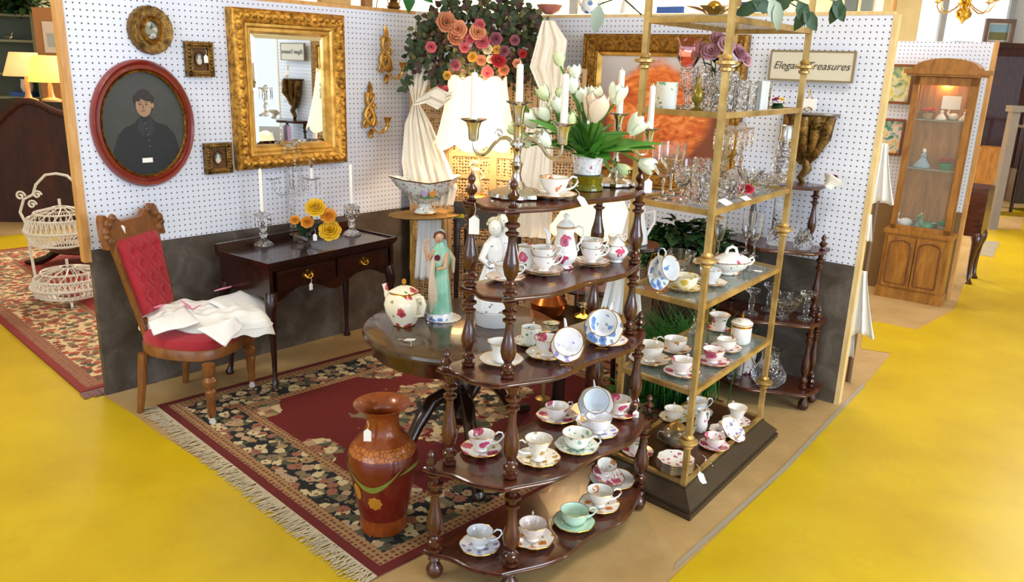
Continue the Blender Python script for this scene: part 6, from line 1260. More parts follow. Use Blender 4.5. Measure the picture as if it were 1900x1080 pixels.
# dark trunk table carrying it
t = thing('lamp_table', 'dark polished table in the corner carrying the large lamp', 'table', LP, sa_); b = MB(); b.box(-.10, .26, -.12, .12, lz0-.03, lz0-.001); b.build('top', MW['blk'], t); b = MB(); b.box(-.085, .24, -.10, .10, lz0-.14, lz0-.03); b.build('apron', MW['blk'], t)
for x, y in ((-.07, -.09), (.22, -.09), (-.07, .09), (.22, .09)): b = MB(); b.tube([(x, y, lz0-.1), (x, y, .3), (x, y, 0)], [.02, .013, .016], 8); b.build('leg', MW['blk'], t)
MB().box(-.075, -.03, -.1035, -.101, lz0-.09, lz0-.07).build('yellow_label', plain('yellow_label', 'e8e020', .6), t)
# second lamp with lower shade behind the whatnot
L2P = V3(.36, 3.55, 0); z2b = Z(L2P, 432); z2t = Z(L2P, 340); z20 = Z(L2P, 520)
t = thing('small_table_lamp', 'lit lamp with plain cream shade behind the coffee pot on the whatnot', 'lamp', L2P+V3(0, 0, z20)); rb_ = prad_(L2P, z2b, 168)
b = MB(); b.lathe([(rb_, z2b-z20), (rb_*.97, z2b-z20+.01), (rb_*.62, z2t-z20), (rb_*.61, z2t-z20), (rb_*.96, z2b-z20+.01)], 48)
b = MB(); shade(b, rb_, rb_*.55, z2b-z20, z2t-z20, 6, 72); o = b.build('lamp_shade', SHADE, t, 70); o.modifiers.new('thickness', 'SOLIDIFY').thickness = .001
b = MB(); b.lathe([(.0001, 0), (.06, 0), (.065, .008), (.03, .02), (.05, .05), (.055, .075), (.02, .11), (.012, .13), (.012, z2t-z20), (.0001, z2t-z20)], 24); b.build('base', plain('mottled_brass_base', 'b89a58', .3, .4, .3, 20), t)
bulb('lamp_bulb', L2P+V3(0, 0, (z2b+z2t)/2), 10)
t = thing('side_table', 'small dark side table under the plain shaded lamp, behind the whatnot', 'table', L2P); b = MB(); b.lathe([(.19, z20-.025), (.2, z20-.015), (.195, z20-.001), (.0001, z20-.001)], 40); b.build('top', MW['ma_dark'], t)
for a in (30, 150, 270): ca, sa = cos(radians(a)), sin(radians(a)); MB().tube([(ca*.14, sa*.14, z20-.03), (ca*.17, sa*.17, 0)], [.016, .012], 8).build('leg', MW['ma_dark'], t)
b = MB(); b.tube([L2P*0+V3(-.2, -.12, .3), V3(-.23, -.12, z20), V3(-.22, -.12, z20+.16), V3(-.18, -.12, z20+.22), V3(-.12, -.12, z20+.24)], .008, 10); b.tube([(-.2, -.12, 0), (-.2, -.12, .3)], .008, 10); b.lathe([(.035, 0), (.035, .012), (.01, .02)], 24, (-.2, -.12, 0)); one(b, 'brass_stand', BRASS, 'bent brass rod of a floor lamp seen between the whatnot posts', 'lamp stand', L2P)
# copper pot and gilt glass seen under it
P = V3(.22, 3.3, 0); cz_ = Z(P, 585); t = thing('low_stand', 'low dark stand holding the copper pot behind the whatnot', 'stand', P); b = MB(); b.lathe([(.16, cz_-.02), (.17, cz_-.01), (.165, cz_-.001), (.0001, cz_-.001)], 32); b.build('top', MW['blk'], t); b = MB(); b.lathe([(.1, 0), (.09, .02), (.03, .06), (.03, cz_-.02)], 20); b.build('pedestal', MW['blk'], t)
b = MB(); b.lathe([(.0001, 0), (.05, 0), (.075, .03), (.08, .06), (.06, .09), (.055, .1), (.05, .1), (.07, .06), (.0001, .02)], 28); one(b, 'copper_pot', plain('copper', 'b4602c', .25, .9, .1), 'round copper pot behind the middle shelf of the whatnot', 'pot', P+V3(-.06, 0, cz_))
b = MB(); b.lathe([(.0001, 0), (.04, 0), (.042, .008, 1), (.012, .02, 1), (.01, .04, 1), (.03, .055), (.036, .13), (.034, .13), (.028, .06), (.0001, .05)], 16, wav=(8, .04)); one(b, 'gilt_glass_cup', [GLASS, BRIGHT], 'glass cup on a gold foot behind the blue flowered display cup', 'glass', P+V3(.09, -.02, cz_))
# ------------------------------------------------------------ compote on its lace-covered gilt table
KP_ = V3(-.462, 4.07, 0); kz = Z(KP_, 397)
t = thing('gilt_side_table', 'slender gilt wire-legged table with a lacy gold mat near the corner', 'table', KP_, .35); b = MB(); b.lathe([(.10, kz-.014), (.13, kz-.012), (.15, kz-.004), (.15, kz), (.0001, kz)], 48, sc=(1.25, .85), wav=(16, .03)); b.build('top', plain('gold_mat', 'a8803c', .6, .2, .3, 40, .6, 60), t)
for x, y in ((-.07, -.05), (.08, -.04), (-.06, .05), (.08, .05)): b = MB(); b.tube([(x, y, kz-.012), (x*1.1, y*1.1, kz*.6), (x*.8, y*.8, kz*.3), (x*1.6, y*1.6, 0)], .0065, 8); b.build('leg', GILTS, t)
drape('lace_cloth', 'grey white lace panel hanging behind the legs of the gilt table', KP_+V3(.02, .07, kz-.03), KP_+V3(.02, .07, Z(KP_, 525)), .13, .17, LINEN, .012, 4, cat='cloth')
t = thing('porcelain_compote', 'boat-shaped painted porcelain compote with gold rim on the gilt table', 'compote', KP_+V3(0, 0, kz+.001), .3); PC = porc('compote_china', 'ccd2d0', 'b89a9a', '5c8a68', 60, .45, .55); hc = Z(KP_, 330)-kz
b = MB(); vs = []; fs = []; seg = 48
prc = [(.06, 0), (.062, .006), (.05, .016), (.035, .03), (.032, .04), (.05, .05), (.085, .07), (.11, .095), (.125, .125), (.128, .13), (.12, .125), (.08, .075), (.0001, .055)]
for i, (r, z) in enumerate(prc):
    for k in range(seg):
        a = 2*pi*k/seg; e = max(0, (r-.05)/.075) if i > 4 else 0; sx = 1+.42*e; lob = 1+.07*e*cos(4*a)*abs(cos(2*a)); zz = z*hc/.14+(e*.022*abs(cos(a))**6 if i > 5 else 0)+(.010*e*abs(sin(2*a)) if i > 6 else 0); vs.append((r*cos(a)*sx*lob*.95, r*sin(a)*lob*.8, zz))
for i in range(len(prc)-1):
    for k in range(seg): fs.append((i*seg+k, i*seg+(k+1) % seg, (i+1)*seg+(k+1) % seg, (i+1)*seg+k))
mi_ = []
for i in range(len(prc)-1): mi_ += [1 if i in (0, 8) else 0]*seg
b.add(vs, fs, mi_); b.build('bowl', [PC, GOLDR], t)
b = MB(); blob(b, (-.02, .095*hc/.14), .018, .026, -.0915, 0); blob(b, (.02, .093*hc/.14), .018, .024, -.0915, 1); blob(b, (0, .075*hc/.14), .05, .008, -.086, 2); b.build('painted_scene', [plain('painted_lilac', 'a890c0', .2), plain('painted_amber', 'cc8430', .2), plain('painted_green', '4c7c3c', .2)], t)
# ------------------------------------------------------------ on the round table
TT = lambda x, y: BP(x, y, TZ-.0008)
P = TT(750, 603); hh_ = Z(P, 540)-TZ; t = thing('square_teapot', 'squat cream teapot with gold trim and red roses on the round table', 'teapot', P, radians(-30)); CR_ = porc('cream_rose_china', 'f0e8d2', 'c04a54', '8a9a60', 24, .38, .45)
def squircle(r, n_=40, e=.6): return [(r*math.copysign(abs(cos(2*pi*i/n_))**e, cos(2*pi*i/n_)), r*math.copysign(abs(sin(2*pi*i/n_))**e, sin(2*pi*i/n_))) for i in range(n_)]
def sqlathe(b, pr, mi=0, e=.6):
    vs = []; fs = []; ms = []; n_ = 40
    for p in pr: vs += [(q[0], q[1], p[1]) for q in squircle(p[0], n_, e)]
    for i in range(len(pr)-1):
        for k in range(n_): fs.append((i*n_+k, i*n_+(k+1) % n_, (i+1)*n_+(k+1) % n_, (i+1)*n_+k)); ms.append(pr[i+1][2] if len(pr[i+1]) > 2 else mi)
    fs.append(tuple(range(n_))[::-1]); ms.append(mi); b.add(vs, fs, ms)
k_ = hh_/.125
b = MB(); sqlathe(b, [(.032*k_, 0), (.034*k_, .004*k_, 1), (.036*k_, .008*k_), (.058*k_, .055*k_), (.062*k_, .08*k_), (.056*k_, .105*k_), (.045*k_, .118*k_), (.043*k_, .121*k_, 1), (.0001, .121*k_)]); b.build('body', [CR_, GOLDR], t)
b = MB(); sqlathe(b, [(.044*k_, .121*k_), (.046*k_, .125*k_, 1), (.043*k_, .128*k_), (.02*k_, .142*k_), (.006*k_, .146*k_)]); ld = b.build('lid', [CR_, GOLDR], t); b = MB(); b.lathe([(.005*k_, .144*k_), (.004*k_, .15*k_), (.01*k_, .157*k_), (.008*k_, .166*k_), (.0001, .172*k_)], 14); b.build('knob', GOLDR, ld)
b = MB(); b.tube([(-.05*k_, 0, .07*k_), (-.075*k_, 0, .09*k_), (-.08*k_, 0, .115*k_), (-.088*k_, 0, .138*k_)], [.016*k_, .012*k_, .009*k_, .01*k_], 10); b.build('spout', CR_, t)
b = MB(); b.tube([(.05*k_, 0, .11*k_), (.08*k_, 0, .115*k_), (.09*k_, 0, .09*k_), (.08*k_, 0, .05*k_), (.05*k_, 0, .04*k_)], .0065*k_, 9); b.build('handle', CREAMP, t)
price_tag(TT(738, 632)+V3(0, 0, .004), 'white price tag lying on the front left of the round table', size=.026, rz=1.4, tilt=1.52)
b = MB(); b.tube([(0, 0, .003), (.03, -.01, .006), (.035, -.045, .002), (.03, -.06, -.03), (.033, -.06, -.09)], .0013, 5); one(b, 'white_string', STRING, 'white string trailing over the front edge of the round table', 'string', TT(748, 634)+V3(0, 0, .0))
# tall figurine in green robe
P = TT(815, 592); hf = Z(P, 425)-TZ; k_ = hf/.33; t = thing('tall_figurine', 'tall china figurine of a robed woman in green and cream holding up a hand', 'figurine', P, radians(10))
GRN = NT('green_glazed_robe'); GRN = GRN.fin(GRN.ramp(GRN.noise(14, 4), [(.35, '6fae94'), (.55, '93c8b0'), (.7, 'd8d0bc')]), .3, 0, Coat_Weight=.3)
b = MB(); b.lathe([(.05*k_, 0), (.052*k_, .004), (.05*k_, .022*k_), (.042*k_, .028*k_)], 6, sc=(1, .8)); b.build('plinth', PO['blue'], t)
b = MB(); b.lathe([(.042*k_, .026*k_), (.036*k_, .08*k_), (.03*k_, .15*k_), (.027*k_, .19*k_), (.034*k_, .225*k_), (.032*k_, .255*k_), (.014*k_, .275*k_), (.009*k_, .285*k_)], 28, wav=(9, .07), sc=(1.05, .85)); b.build('robe', GRN, t, 60)
b = MB()
for k in range(6): b.tube([(-.02*k_-.002*k, -.02*k_, (.24-.004*k)*k_), (-.03*k_, -.028*k_, .17*k_), (-.034*k_+.004*k, -.024*k_, .10*k_), (-.03*k_+.004*k, -.02*k_, .03*k_)], [.006, .012, .01, .008], 6)
b.tube([(.03*k_, 0, .25*k_), (.046*k_, .01, .22*k_), (.05*k_, .01, .17*k_)], [.01, .012, .004], 8); b.build('cream_shawl', plain('cream_glaze', 'd8c4a8', .3, 0, .15, 20), t)
b = MB(); b.tube([(-.02*k_, -.01, .255*k_), (-.045*k_, -.02, .225*k_), (-.052*k_, -.028, .26*k_), (-.048*k_, -.03, .285*k_)], [.011, .009, .007, .005], 8)
for q in (-.006, -.002, .002, .006): b.tube([(-.048*k_+q, -.03, .283*k_), (-.048*k_+q*1.6, -.031, .302*k_-abs(q)*.5)], [.002, .0014], 5)
b.tube([(.02*k_, -.012, .25*k_), (.015*k_, -.04, .2*k_), (-.012*k_, -.045, .195*k_)], [.011, .009, .006], 8)
b.ball((-.004, -.004, .302*k_), (.016*k_, .018*k_, .021*k_), 16, 12); b.ball((-.006, -.0215*k_, .299*k_), (.0022, .003, .004), 6, 5); b.tube([(0, 0, .275*k_), (0, 0, .29*k_)], .007, 8); b.build('head_and_arms', plain('painted_flesh', 'd0a080', .35, 0, .05), t)
b = MB()
for q in (-.011, -.001): b.ball((q, -.0195*k_, .305*k_), (.002, .0014, .0013), 6, 4)
b.ball((-.006, -.0195*k_, .291*k_), (.0035, .0018, .0012), 6, 4); b.tube([(-.02*k_, -.008, .30*k_), (-.016*k_, -.014, .318*k_), (0, -.016, .324*k_), (.014*k_, -.012, .316*k_), (.018*k_, -.004, .296*k_)], .005, 7); b.build('hair_and_features', plain('brown_glaze', '6a3c24', .35), t)
b = MB(); b.ball((.002, .006, .308*k_), (.019*k_, .02*k_, .021*k_), 16, 10); b.tube([(.005, .014, .3*k_), (.02, .022, .27*k_), (.03, .02, .24*k_)], [.012, .011, .006], 8); b.build('blue_veil', plain('blue_glaze', '7fb4c4', .3, 0, .1), t)
b = MB(); rose(b, (-.012, -.036*k_, .235*k_), (-.2, -1, .2), .013, 3); b.build('rose', plain('plum_glaze', '7a2440', .3), t)
b = MB(); b.lathe([(.0001, 0), (.07, 0), (.072, .0015), (.0001, .0016)], 40, wav=(20, .03)); one(b, 'lace_doily', LINEN, 'small round lace doily under the green robed figurine', 'doily', TT(822, 590)+V3(.0, 0, .0004))
price_tag(TT(793, 598)+V3(0, 0, .03), 'white price tag leaning on the foot of the green robed figurine', size=.03, rz=.1, tilt=.3, string=False)
# white double figure on a drum
P = V3(.0, 3.17, 0); P = TT(918, 600); P = V3(P.x, P.y, TZ); dh = .055
b = MB(); b.lathe([(.0001, 0), (.076, 0), (.078, .003), (.078, dh), (.07, dh+.002), (.0001, dh+.002)], 12); one(b, 'drum_pedestal', plain('grey_white_card', 'c8c8ca', .6), 'white faceted drum under the large white figure group on the round table', 'pedestal', P+V3(0, 0, .001))
P = P+V3(0, 0, dh+.004); hf = Z(P, 392)-P.z; k_ = hf/.4; t = thing('white_figure_group', 'large white china group of two embracing figures with blue flower sprigs', 'figurine', P, .3)
WB_ = porc('china_blue_sprigs', 'eeeef0', '6a6a8c', '8a8a9c', 26, .3, .35); b = MB()
b.lathe([(.07*k_, 0), (.074*k_, .01), (.06*k_, .08*k_), (.045*k_, .14*k_), (.03*k_, .19*k_), (.038*k_, .24*k_), (.034*k_, .27*k_), (.014*k_, .3*k_)], 28, (-.012, 0, 0), wav=(8, .08), sc=(1.1, .85)); b.lathe([(.04*k_, 0), (.036*k_, .1*k_), (.03*k_, .2*k_), (.036*k_, .26*k_), (.03*k_, .3*k_), (.012*k_, .33*k_)], 24, (.035*k_, .02, 0), wav=(7, .06))
b.tube([(-.04*k_, -.01, .27*k_), (-.07*k_, -.03, .22*k_), (-.04*k_, -.05, .19*k_), (.01, -.045, .2*k_)], [.016, .014, .011, .009], 8); b.tube([(.06*k_, 0, .29*k_), (.07*k_, -.03, .23*k_), (.03*k_, -.05, .2*k_)], [.014, .012, .009], 8); b.build('robes', WB_, t, 60)
b = MB(); b.ball((-.012, -.008, .335*k_), (.026*k_, .028*k_, .033*k_), 16, 12); b.ball((.034*k_, .012, .36*k_), (.026*k_, .028*k_, .032*k_), 16, 12); b.tube([(-.012, 0, .29*k_), (-.012, 0, .32*k_)], .011, 8); b.tube([(.034*k_, .01, .31*k_), (.034*k_, .01, .345*k_)], .011, 8)
for hx, hy, hz_ in ((-.012, -.008, .335*k_), (.034*k_, .012, .36*k_)): b.ball((hx-.003, hy-.028*k_, hz_-.002), (.003, .004, .005), 6, 5); b.ball((hx-.003, hy-.026*k_, hz_-.013), (.005, .003, .0018), 6, 4)
b.build('heads', WHITEP, t)
b = MB()
for hx, hy, hz_ in ((-.012, -.008, .335*k_), (.034*k_, .012, .36*k_)):
    for q in (-.012, .006): b.ball((hx+q, hy-.0265*k_, hz_+.005), (.0026, .0016, .0016), 6, 4)
b.build('eyes', plain('painted_eyes', '5a5048', .4), t)
b = MB()
for c_ in ((-.012, .0, .345*k_), (.034*k_, .02, .37*k_)):
    for k in range(40): a, e = random.uniform(0, 2*pi), random.uniform(-.1, 1.4); b.ball((c_[0]+cos(a)*cos(e)*.026*k_, c_[1]+abs(sin(a))*cos(e)*.02, c_[2]+sin(e)*.026*k_), .008, 6, 5)
b.build('curly_hair', plain('pale_blond_glaze', 'd8cfae', .4, 0, .15, 30), t)
# ------------------------------------------------------------ red floor vase
P = G(712, 978, .0); P.z = .006; hv = Z(P, 748)-P.z; k_ = hv/.44; t = thing('floor_vase', 'large bronze-red vase with painted yellow flower and green leaf on the rug', 'vase', P, 0)
n = NT('bronze_red_glaze'); f = n.noise(60, 4); zc_ = n.xyz()[2]; band = n.ma('LESS_THAN', n.ma('ABSOLUTE', n.ma('SUBTRACT', zc_, .3*k_)), .017*k_)
low = n.ma('LESS_THAN', zc_, .055*k_); neck = n.ma('GREATER_THAN', zc_, .285*k_)
c_ = n.mix(f, '4c0e08', '7a1c10'); c_ = n.mix(n.ma('MAXIMUM', low, neck), c_, n.mix(f, '6a2a0c', 'a04e18')); sw_ = n.voro(60, feat='DISTANCE_TO_EDGE').outputs['Distance']; c_ = n.mix(band, c_, n.mix(n.ma('LESS_THAN', sw_, .06), 'b4682a', '6e3410')); n.bump(f, .12, .003); VG = n.fin(c_, .3, .15, Coat_Weight=.4)
b = MB(); pr = [(.055, 0), (.066, .003), (.068, .03), (.066, .05), (.07, .07), (.078, .12), (.088, .18), (.097, .235), (.099, .26), (.092, .29), (.075, .318), (.058, .336), (.047, .352), (.043, .375), (.044, .40), (.052, .422), (.067, .437), (.07, .44), (.066, .439), (.05, .42), (.039, .395), (.04, .36), (.07, .3), (.0001, .2)]
pr = [(r*1.15*(1.13 if .43 < z < .4405 else 1.05 if z > .35 and i_ < 19 else 1), z) for i_, (r, z) in enumerate(pr)]; b.lathe([(r*k_, z*k_) for r, z in pr], 64); b.build('body', VG, t)
def onv_(a, z, d=.0012):   # a point on the vase wall
    for i in range(18):
        if pr[i][1]*k_ <= z <= pr[i+1][1]*k_: q = (z/k_-pr[i][1])/(pr[i+1][1]-pr[i][1]); r = (pr[i][0]+(pr[i+1][0]-pr[i][0])*q)*k_+d; break
    return (r*cos(a), r*sin(a), z)
va = -pi/2-.17
b = MB()
def strip(pts, w0, mi=0, d=.0014):
    vs = []; n_ = len(pts)
    for i, (a, z) in enumerate(pts): w_ = w0*max(.05, sin(pi*(i+.3)/(n_-.4))); vs += [onv_(a, z+w_, d), onv_(a, z-w_, d)]
    b.add(vs, [(2*i, 2*i+1, 2*i+3, 2*i+2) for i in range(n_-1)], mi)
strip([(va-1.0+1.9*i/20, (.262-.075*sin(pi*i/20))*k_) for i in range(21)], .011*k_); strip([(va+.8+1.3*i/12, (.235+.012*sin(i*.3))*k_) for i in range(13)], .008*k_); strip([(va-1.15+.35*i/12, (.28-.11*i/12)*k_) for i in range(13)], .018*k_); b.build('painted_leaf', plain('painted_olive_leaf', '7c8436', .35, 0, .2, 30), t)
b = MB()
N2 = 24; ctr = onv_(va+.05, .135*k_, .003); vs = [ctr]+[onv_(va+.05+.24*cos(2*pi*i/N2)*(1+.1*cos(8*2*pi*i/N2)), (.135+.024*sin(2*pi*i/N2)*(1+.1*cos(8*2*pi*i/N2)))*k_, .0016) for i in range(N2)]; b.add(vs, [(0, 1+i, 1+(i+1) % N2) for i in range(N2)])
vs = [onv_(va-.6, .165*k_, .003)]+[onv_(va-.6+.17*cos(2*pi*i/N2), (.165+.03*sin(2*pi*i/N2))*k_, .0016) for i in range(N2)]; b.add(vs, [(0, 1+i, 1+(i+1) % N2) for i in range(N2)])
b.build('painted_flower', plain('painted_ochre_flower', 'b87c20', .35, 0, .25, 40), t)
price_tag(V3(P.x-.03, P.y-.086*k_-.006, P.z+.42*k_), 'white price tag hanging from the rim of the red floor vase', size=.03, rz=0, tilt=-.1)
# ------------------------------------------------------------ on the desk
DT = lambda x, y: BP(x, y, dz-.0008-.006)
def desk_at(px, py): P = G(px, py, dz-.005); P.z = dz-.0055; return P
def candlestick_d(P, label, clab, ztop, rr, hcan):
    h = ztop-P.z; t = girandole(P, h, rr, label, 10, .055); candle(P+V3(0, 0, h+.013), hcan, clab, .0095); return t
P = desk_at(490, 455); candlestick_d(P, 'cut glass candlestick with hanging prisms at the left of the desk', 'tall white candle leaning in the left glass candlestick', Z(P, 392), .04, .19)
P = desk_at(653, 435); candlestick_d(P, 'cut glass candlestick with hanging prisms at the right of the desk', 'tall pale candle in the right glass candlestick', Z(P, 378), .04, .19)
P = desk_at(545, 437); t = thing('crystal_candelabra', 'crystal table candelabra with two candle bulbs and drops at the back of the desk', 'candelabrum', P, DXa-.75); zc1 = Z(P, 330)-P.z; zc0 = Z(P, 262)-P.z
b = MB(); b.lathe([(.0001, 0), (.06, 0), (.062, .006), (.03, .02), (.012, .04), (.018, .08), (.009, .11), (.012, zc1*.7), (.02, zc1*.78), (.01, zc1*.85), (.012, zc0-.03), (.045, zc0-.008), (.043, zc0), (.012, zc0)], 28, wav=(10, .05)); b.build('column', CUT, t)
candle(P+V3(0, 0, zc0+.013), .06, 'short mauve candle on top of the crystal candelabra', .009, None, plain('mauve_wax', 'a888a8', .5))
for s_ in (-1, 1):
    b = MB(); b.tube([(0, 0, zc1*.75), (s_*.05, 0, zc1*.7), (s_*.09, 0, zc1*.75), (s_*.1, 0, zc1*.95)], .005, 8); ar_ = b.build('arm', GLASS, t); b = MB(); b.lathe([(.008, 0), (.042, .012), (.044, .016), (.012, .012)], 20, (s_*.1, 0, zc1*.95), wav=(10, .06)); b.build('drip_pan', CUT, ar_)
    b = MB(); b.lathe([(.009, 0), (.009, .055)], 12, (s_*.1, 0, zc1*.95+.01)); b.build('candle_sleeve', WAX, ar_); b = MB(); b.lathe([(.004, 0), (.011, .018), (.009, .035), (.001, .06)], 12, (s_*.1, 0, zc1*.95+.066)); b.build('bulb', GLASS, ar_)
    for k in range(6): a = k*pi/3; b = MB(); prism_drop(b, s_*.1+cos(a)*.04, sin(a)*.04, zc1*.95+.008, .07); b.build('prism', CUT, t, 10)
for k in range(6):
    a = k*pi/3; b = MB()
    for i in range(9): b.ball((cos(a)*(.042+.001*i), sin(a)*(.042+.001*i), zc0-.012-.016*i), .006, 6, 5)
    b.build('bead_strand', CUT, t)
P = desk_at(558, 447); b = MB(); b.lathe([(.0001, 0), (.035, 0), (.05, .02), (.052, .035), (.05, .035), (.034, .004), (.0001, .004)], 24); one(b, 'glass_dish', GLASS, 'small clear glass bowl holding the yellow flowers on the desk', 'bowl', P)
t = thing('yellow_flowers', 'posy of yellow and orange silk flowers on the desk', 'flowers', P+V3(.02, -.01, .01)); YS = plain('yellow_silk', 'e8b818', .6, 0, .15, 40); YO = plain('orange_silk', 'e09020', .6, 0, .15, 40)
for x, y, s, m_ in ((585, 385, .052, YS), (612, 428, .058, YS), (609, 400, .042, YO), (570, 412, .034, YO), (547, 408, .026, YO)):
    c = at(x, y, P.y-.06)-(P+V3(.02, -.01, .01)); b = MB(); rose(b, c, (.1, -.8, .6), s, 5); f_ = b.build('flower', m_, t); MB().tube([(0, 0, .01), c*.5, c], .0025, 5).build('stem', LEAF2, f_)
b = MB()
for x, y in ((595, 410), (560, 430), (640, 405), (600, 438), (575, 395)): c = at(x, y, P.y-.04)-(P+V3(.02, -.01, .01)); b.leaf(c*.3, c+V3(0, 0, .02), (0, -.5, 1), .09, .04)
b.build('leaf_cluster', LEAF2, t)
price_tag(at(584, 425, P.y-.12), 'white price tag hanging from the yellow silk flowers', size=.024, rz=0)
# ------------------------------------------------------------ folded linen on the chair
SL = bpy.data.objects.new; b = MB()
def seatp(u, v): return cc+fwd*u+V3(-fwd.y, fwd.x, 0)*v
lin = G(385, 592, SZ+.055); random.seed(5)
def pile(s, t):
    a = s*2*pi; r = t; R_ = .232*(1+.10*cos(2*a+.2)+.06*cos(5*a+1)+.035*cos(9*a+2)); x = cos(a)*R_*r*1.12; y = sin(a)*R_*r*.8
    z = .055*(1-r**5)+.007*sin(4*a+5*r)*r+.010*abs(sin(3.1*a+1))*r**2+.005*sin(60*x+35*y)+.004*sin(90*y-40*x)
    z -= .045*max(0, r-.94)/.06
    return (x, y, z)
b.grid(pile, 150, 36); b.grid(lambda s, t: tuple(V3(*pile(s, min(1, t*1.0)))*V3(1, 1, 0)*.98+V3(0, 0, -.004)), 60, 4)
o = b.build('linen_stack', LINEN, None, 80); o.location = lin; tag(o, 'crumpled stack of white linens with a pink ribbon on the velvet chair', 'linens')
def sheet(pts, nm, n_=10, th=.006):
    # a folded four-cornered napkin, corners given as world points
    q = [Vector(p)-lin for p in pts]; b = MB()
    b.grid(lambda u, v: tuple(q[0].lerp(q[1], u).lerp(q[3].lerp(q[2], u), v)+V3(0, 0, .006*sin(pi*u)*sin(pi*v)+.003*sin(9*u+5*v))), n_, n_)
    p = b.build(nm, LINEN, o, 80); p.modifiers.new('thickness', 'SOLIDIFY').thickness = th
sheet([G(365, 612, SZ+.10), G(437, 590, SZ+.11), G(452, 606, SZ+.07), G(418, 643, SZ+.03)], 'folded_napkin')
sheet([G(385, 560, SZ+.13), G(470, 533, SZ+.12), G(509, 575, SZ+.06), G(463, 606, SZ+.055)], 'folded_napkin')
sheet([G(275, 600, SZ+.09), G(345, 570, SZ+.12), G(372, 600, SZ+.10), G(285, 622, SZ+.06)], 'folded_napkin')
PKF = fabric('pink_embroidery', 'd8477e', 'f0a8c4'); b = MB()
for pts in (((336, 558), (350, 568), (358, 574), (372, 566)), ((398, 540), (412, 536), (425, 533), (432, 530)), ((286, 571), (296, 568), (301, 566))):
    b.tube([G(x, y, SZ+.135)-lin for x, y in pts], [.004, .008, .007, .003][:len(pts)], 8, flat=.5)
q = b.build('pink_ribbon', PKF, o)
# ------------------------------------------------------------ left background
P = V3(G(25, 408).x-.1, G(25, 408).y, 0); P = G(20, 412); hz = Z(P, 182); t = thing('carved_headboard', 'very dark carved headboard with curved top at the left edge', 'headboard', P, .1)
pts = [(-1.1, 0)]
sx = lambda x: (G(x, 412).x-P.x)
x0_, x1_ = sx(-60), sx(190); L_w = x1_-x0_
for i in range(25):
    u = i/24; pts.append((x0_+L_w*u, hz*(.80+.2*math.exp(-((u-.62)/.2)**2)+.035*(cos(u*14)))))
pts += [(x1_, 0), (x0_, 0)]; pts = pts[1:]; n = len(pts); b = MB(); b.add([(p[0], 0, p[1]) for p in pts]+[(p[0], .08, p[1]) for p in pts], [tuple(range(n))[::-1], tuple(range(n, 2*n))]+[(i, n+i, n+(i+1) % n, (i+1) % n) for i in range(n)]); b.build('board', MW['armoire'], t)
b = MB(); b.tube([(p[0], -.01, p[1]) for p in pts[:25]], .03, 8); b.build('crest_moulding', MW['armoire'], t)
P = at(20, 200, 9.2); bx0, bx1 = at(-60, 100, 9.2).x, at(72, 100, 9.2).x; SHG2 = plain('sage_shelf_paint', '8a9276', .6, 0, .1, 4); SHB = plain('shelf_back_grey_green', '5e6a60', .7, 0, .1, 3)
t = thing('bookcase', 'sage green open shelf unit at the upper left edge', 'shelf', (bx0, 9.2, 0)); b = MB(); W_ = bx1-bx0; topz = Z((0, 9.2), 20)+.15; b.box(0, W_, .3, .32, 0, topz+.5); b.build('back', SHB, t); b = MB(); b.box(W_-.05, W_, 0, .3, 0, topz+.5); b.build('side', SHG2, t)
szs = [Z((-4.5, 9.2), y) for y in (186, 142, 80, 32)]
for z in szs: MB().box(0, W_-.05, 0, .3, z-.025, z).build('shelf', SHG2, t)
sh0 = V3(bx0, 9.2, 0)
def LS(px, i): return V3(at(px, 100, 9.25).x, 9.3, szs[i]+.002)
b = MB().box(-.12, .14, -.08, .08, 0, .05); one(b, 'blue_book', plain('blue_book_cover', '2a5aa8', .5), 'blue book lying on the sage shelves', 'book', LS(30, 0))
b = MB(); b.lathe([(.05, 0), (.07, .05), (.06, .12), (.065, .14)], 18); one(b, 'china_mug', WHITEP, 'pale mug on the blue book on the sage shelves', 'mug', LS(38, 0)+V3(0, 0, .052))
b = MB(); b.lathe([(.05, 0), (.06, .02), (.03, .05), (.07, .1), (.05, .16), (.02, .2), (.01, .3)], 18); one(b, 'silver_urn', SILVER, 'small silver urn on the top sage shelf among leaves', 'urn', LS(22, 3))
b = MB(); b.lathe([(.03, 0), (.04, .01), (.03, .05), (.0001, .07)], 14); one(b, 'china_ornament', CREAMP, 'small cream ornament on the sage shelves at the left edge', 'ornament', LS(5, 1))
t = thing('glass_bird', 'small clear glass figurine on the sage shelves', 'figurine', LS(14, 2)); b = MB(); b.ball((0, 0, .03), (.05, .02, .03)); b.tube([(.03, 0, .04), (.06, 0, .09)], [.012, .003], 6); b.build('body', GLASS, t)
t = leafball('trailing_ivy', 'green leafy plant trailing over the top sage shelf', LS(50, 3)+V3(0, -.1, 0), .28, 160, LEAF2, .12, .08, sc=(1, .6, .8)); t2 = leafball('trailing_ivy', 'dark green leafy plant at the upper left corner of the picture', LS(5, 3)+V3(0, -.05, 0), .22, 130, LEAF3, .12, .08, sc=(1, .6, .9))
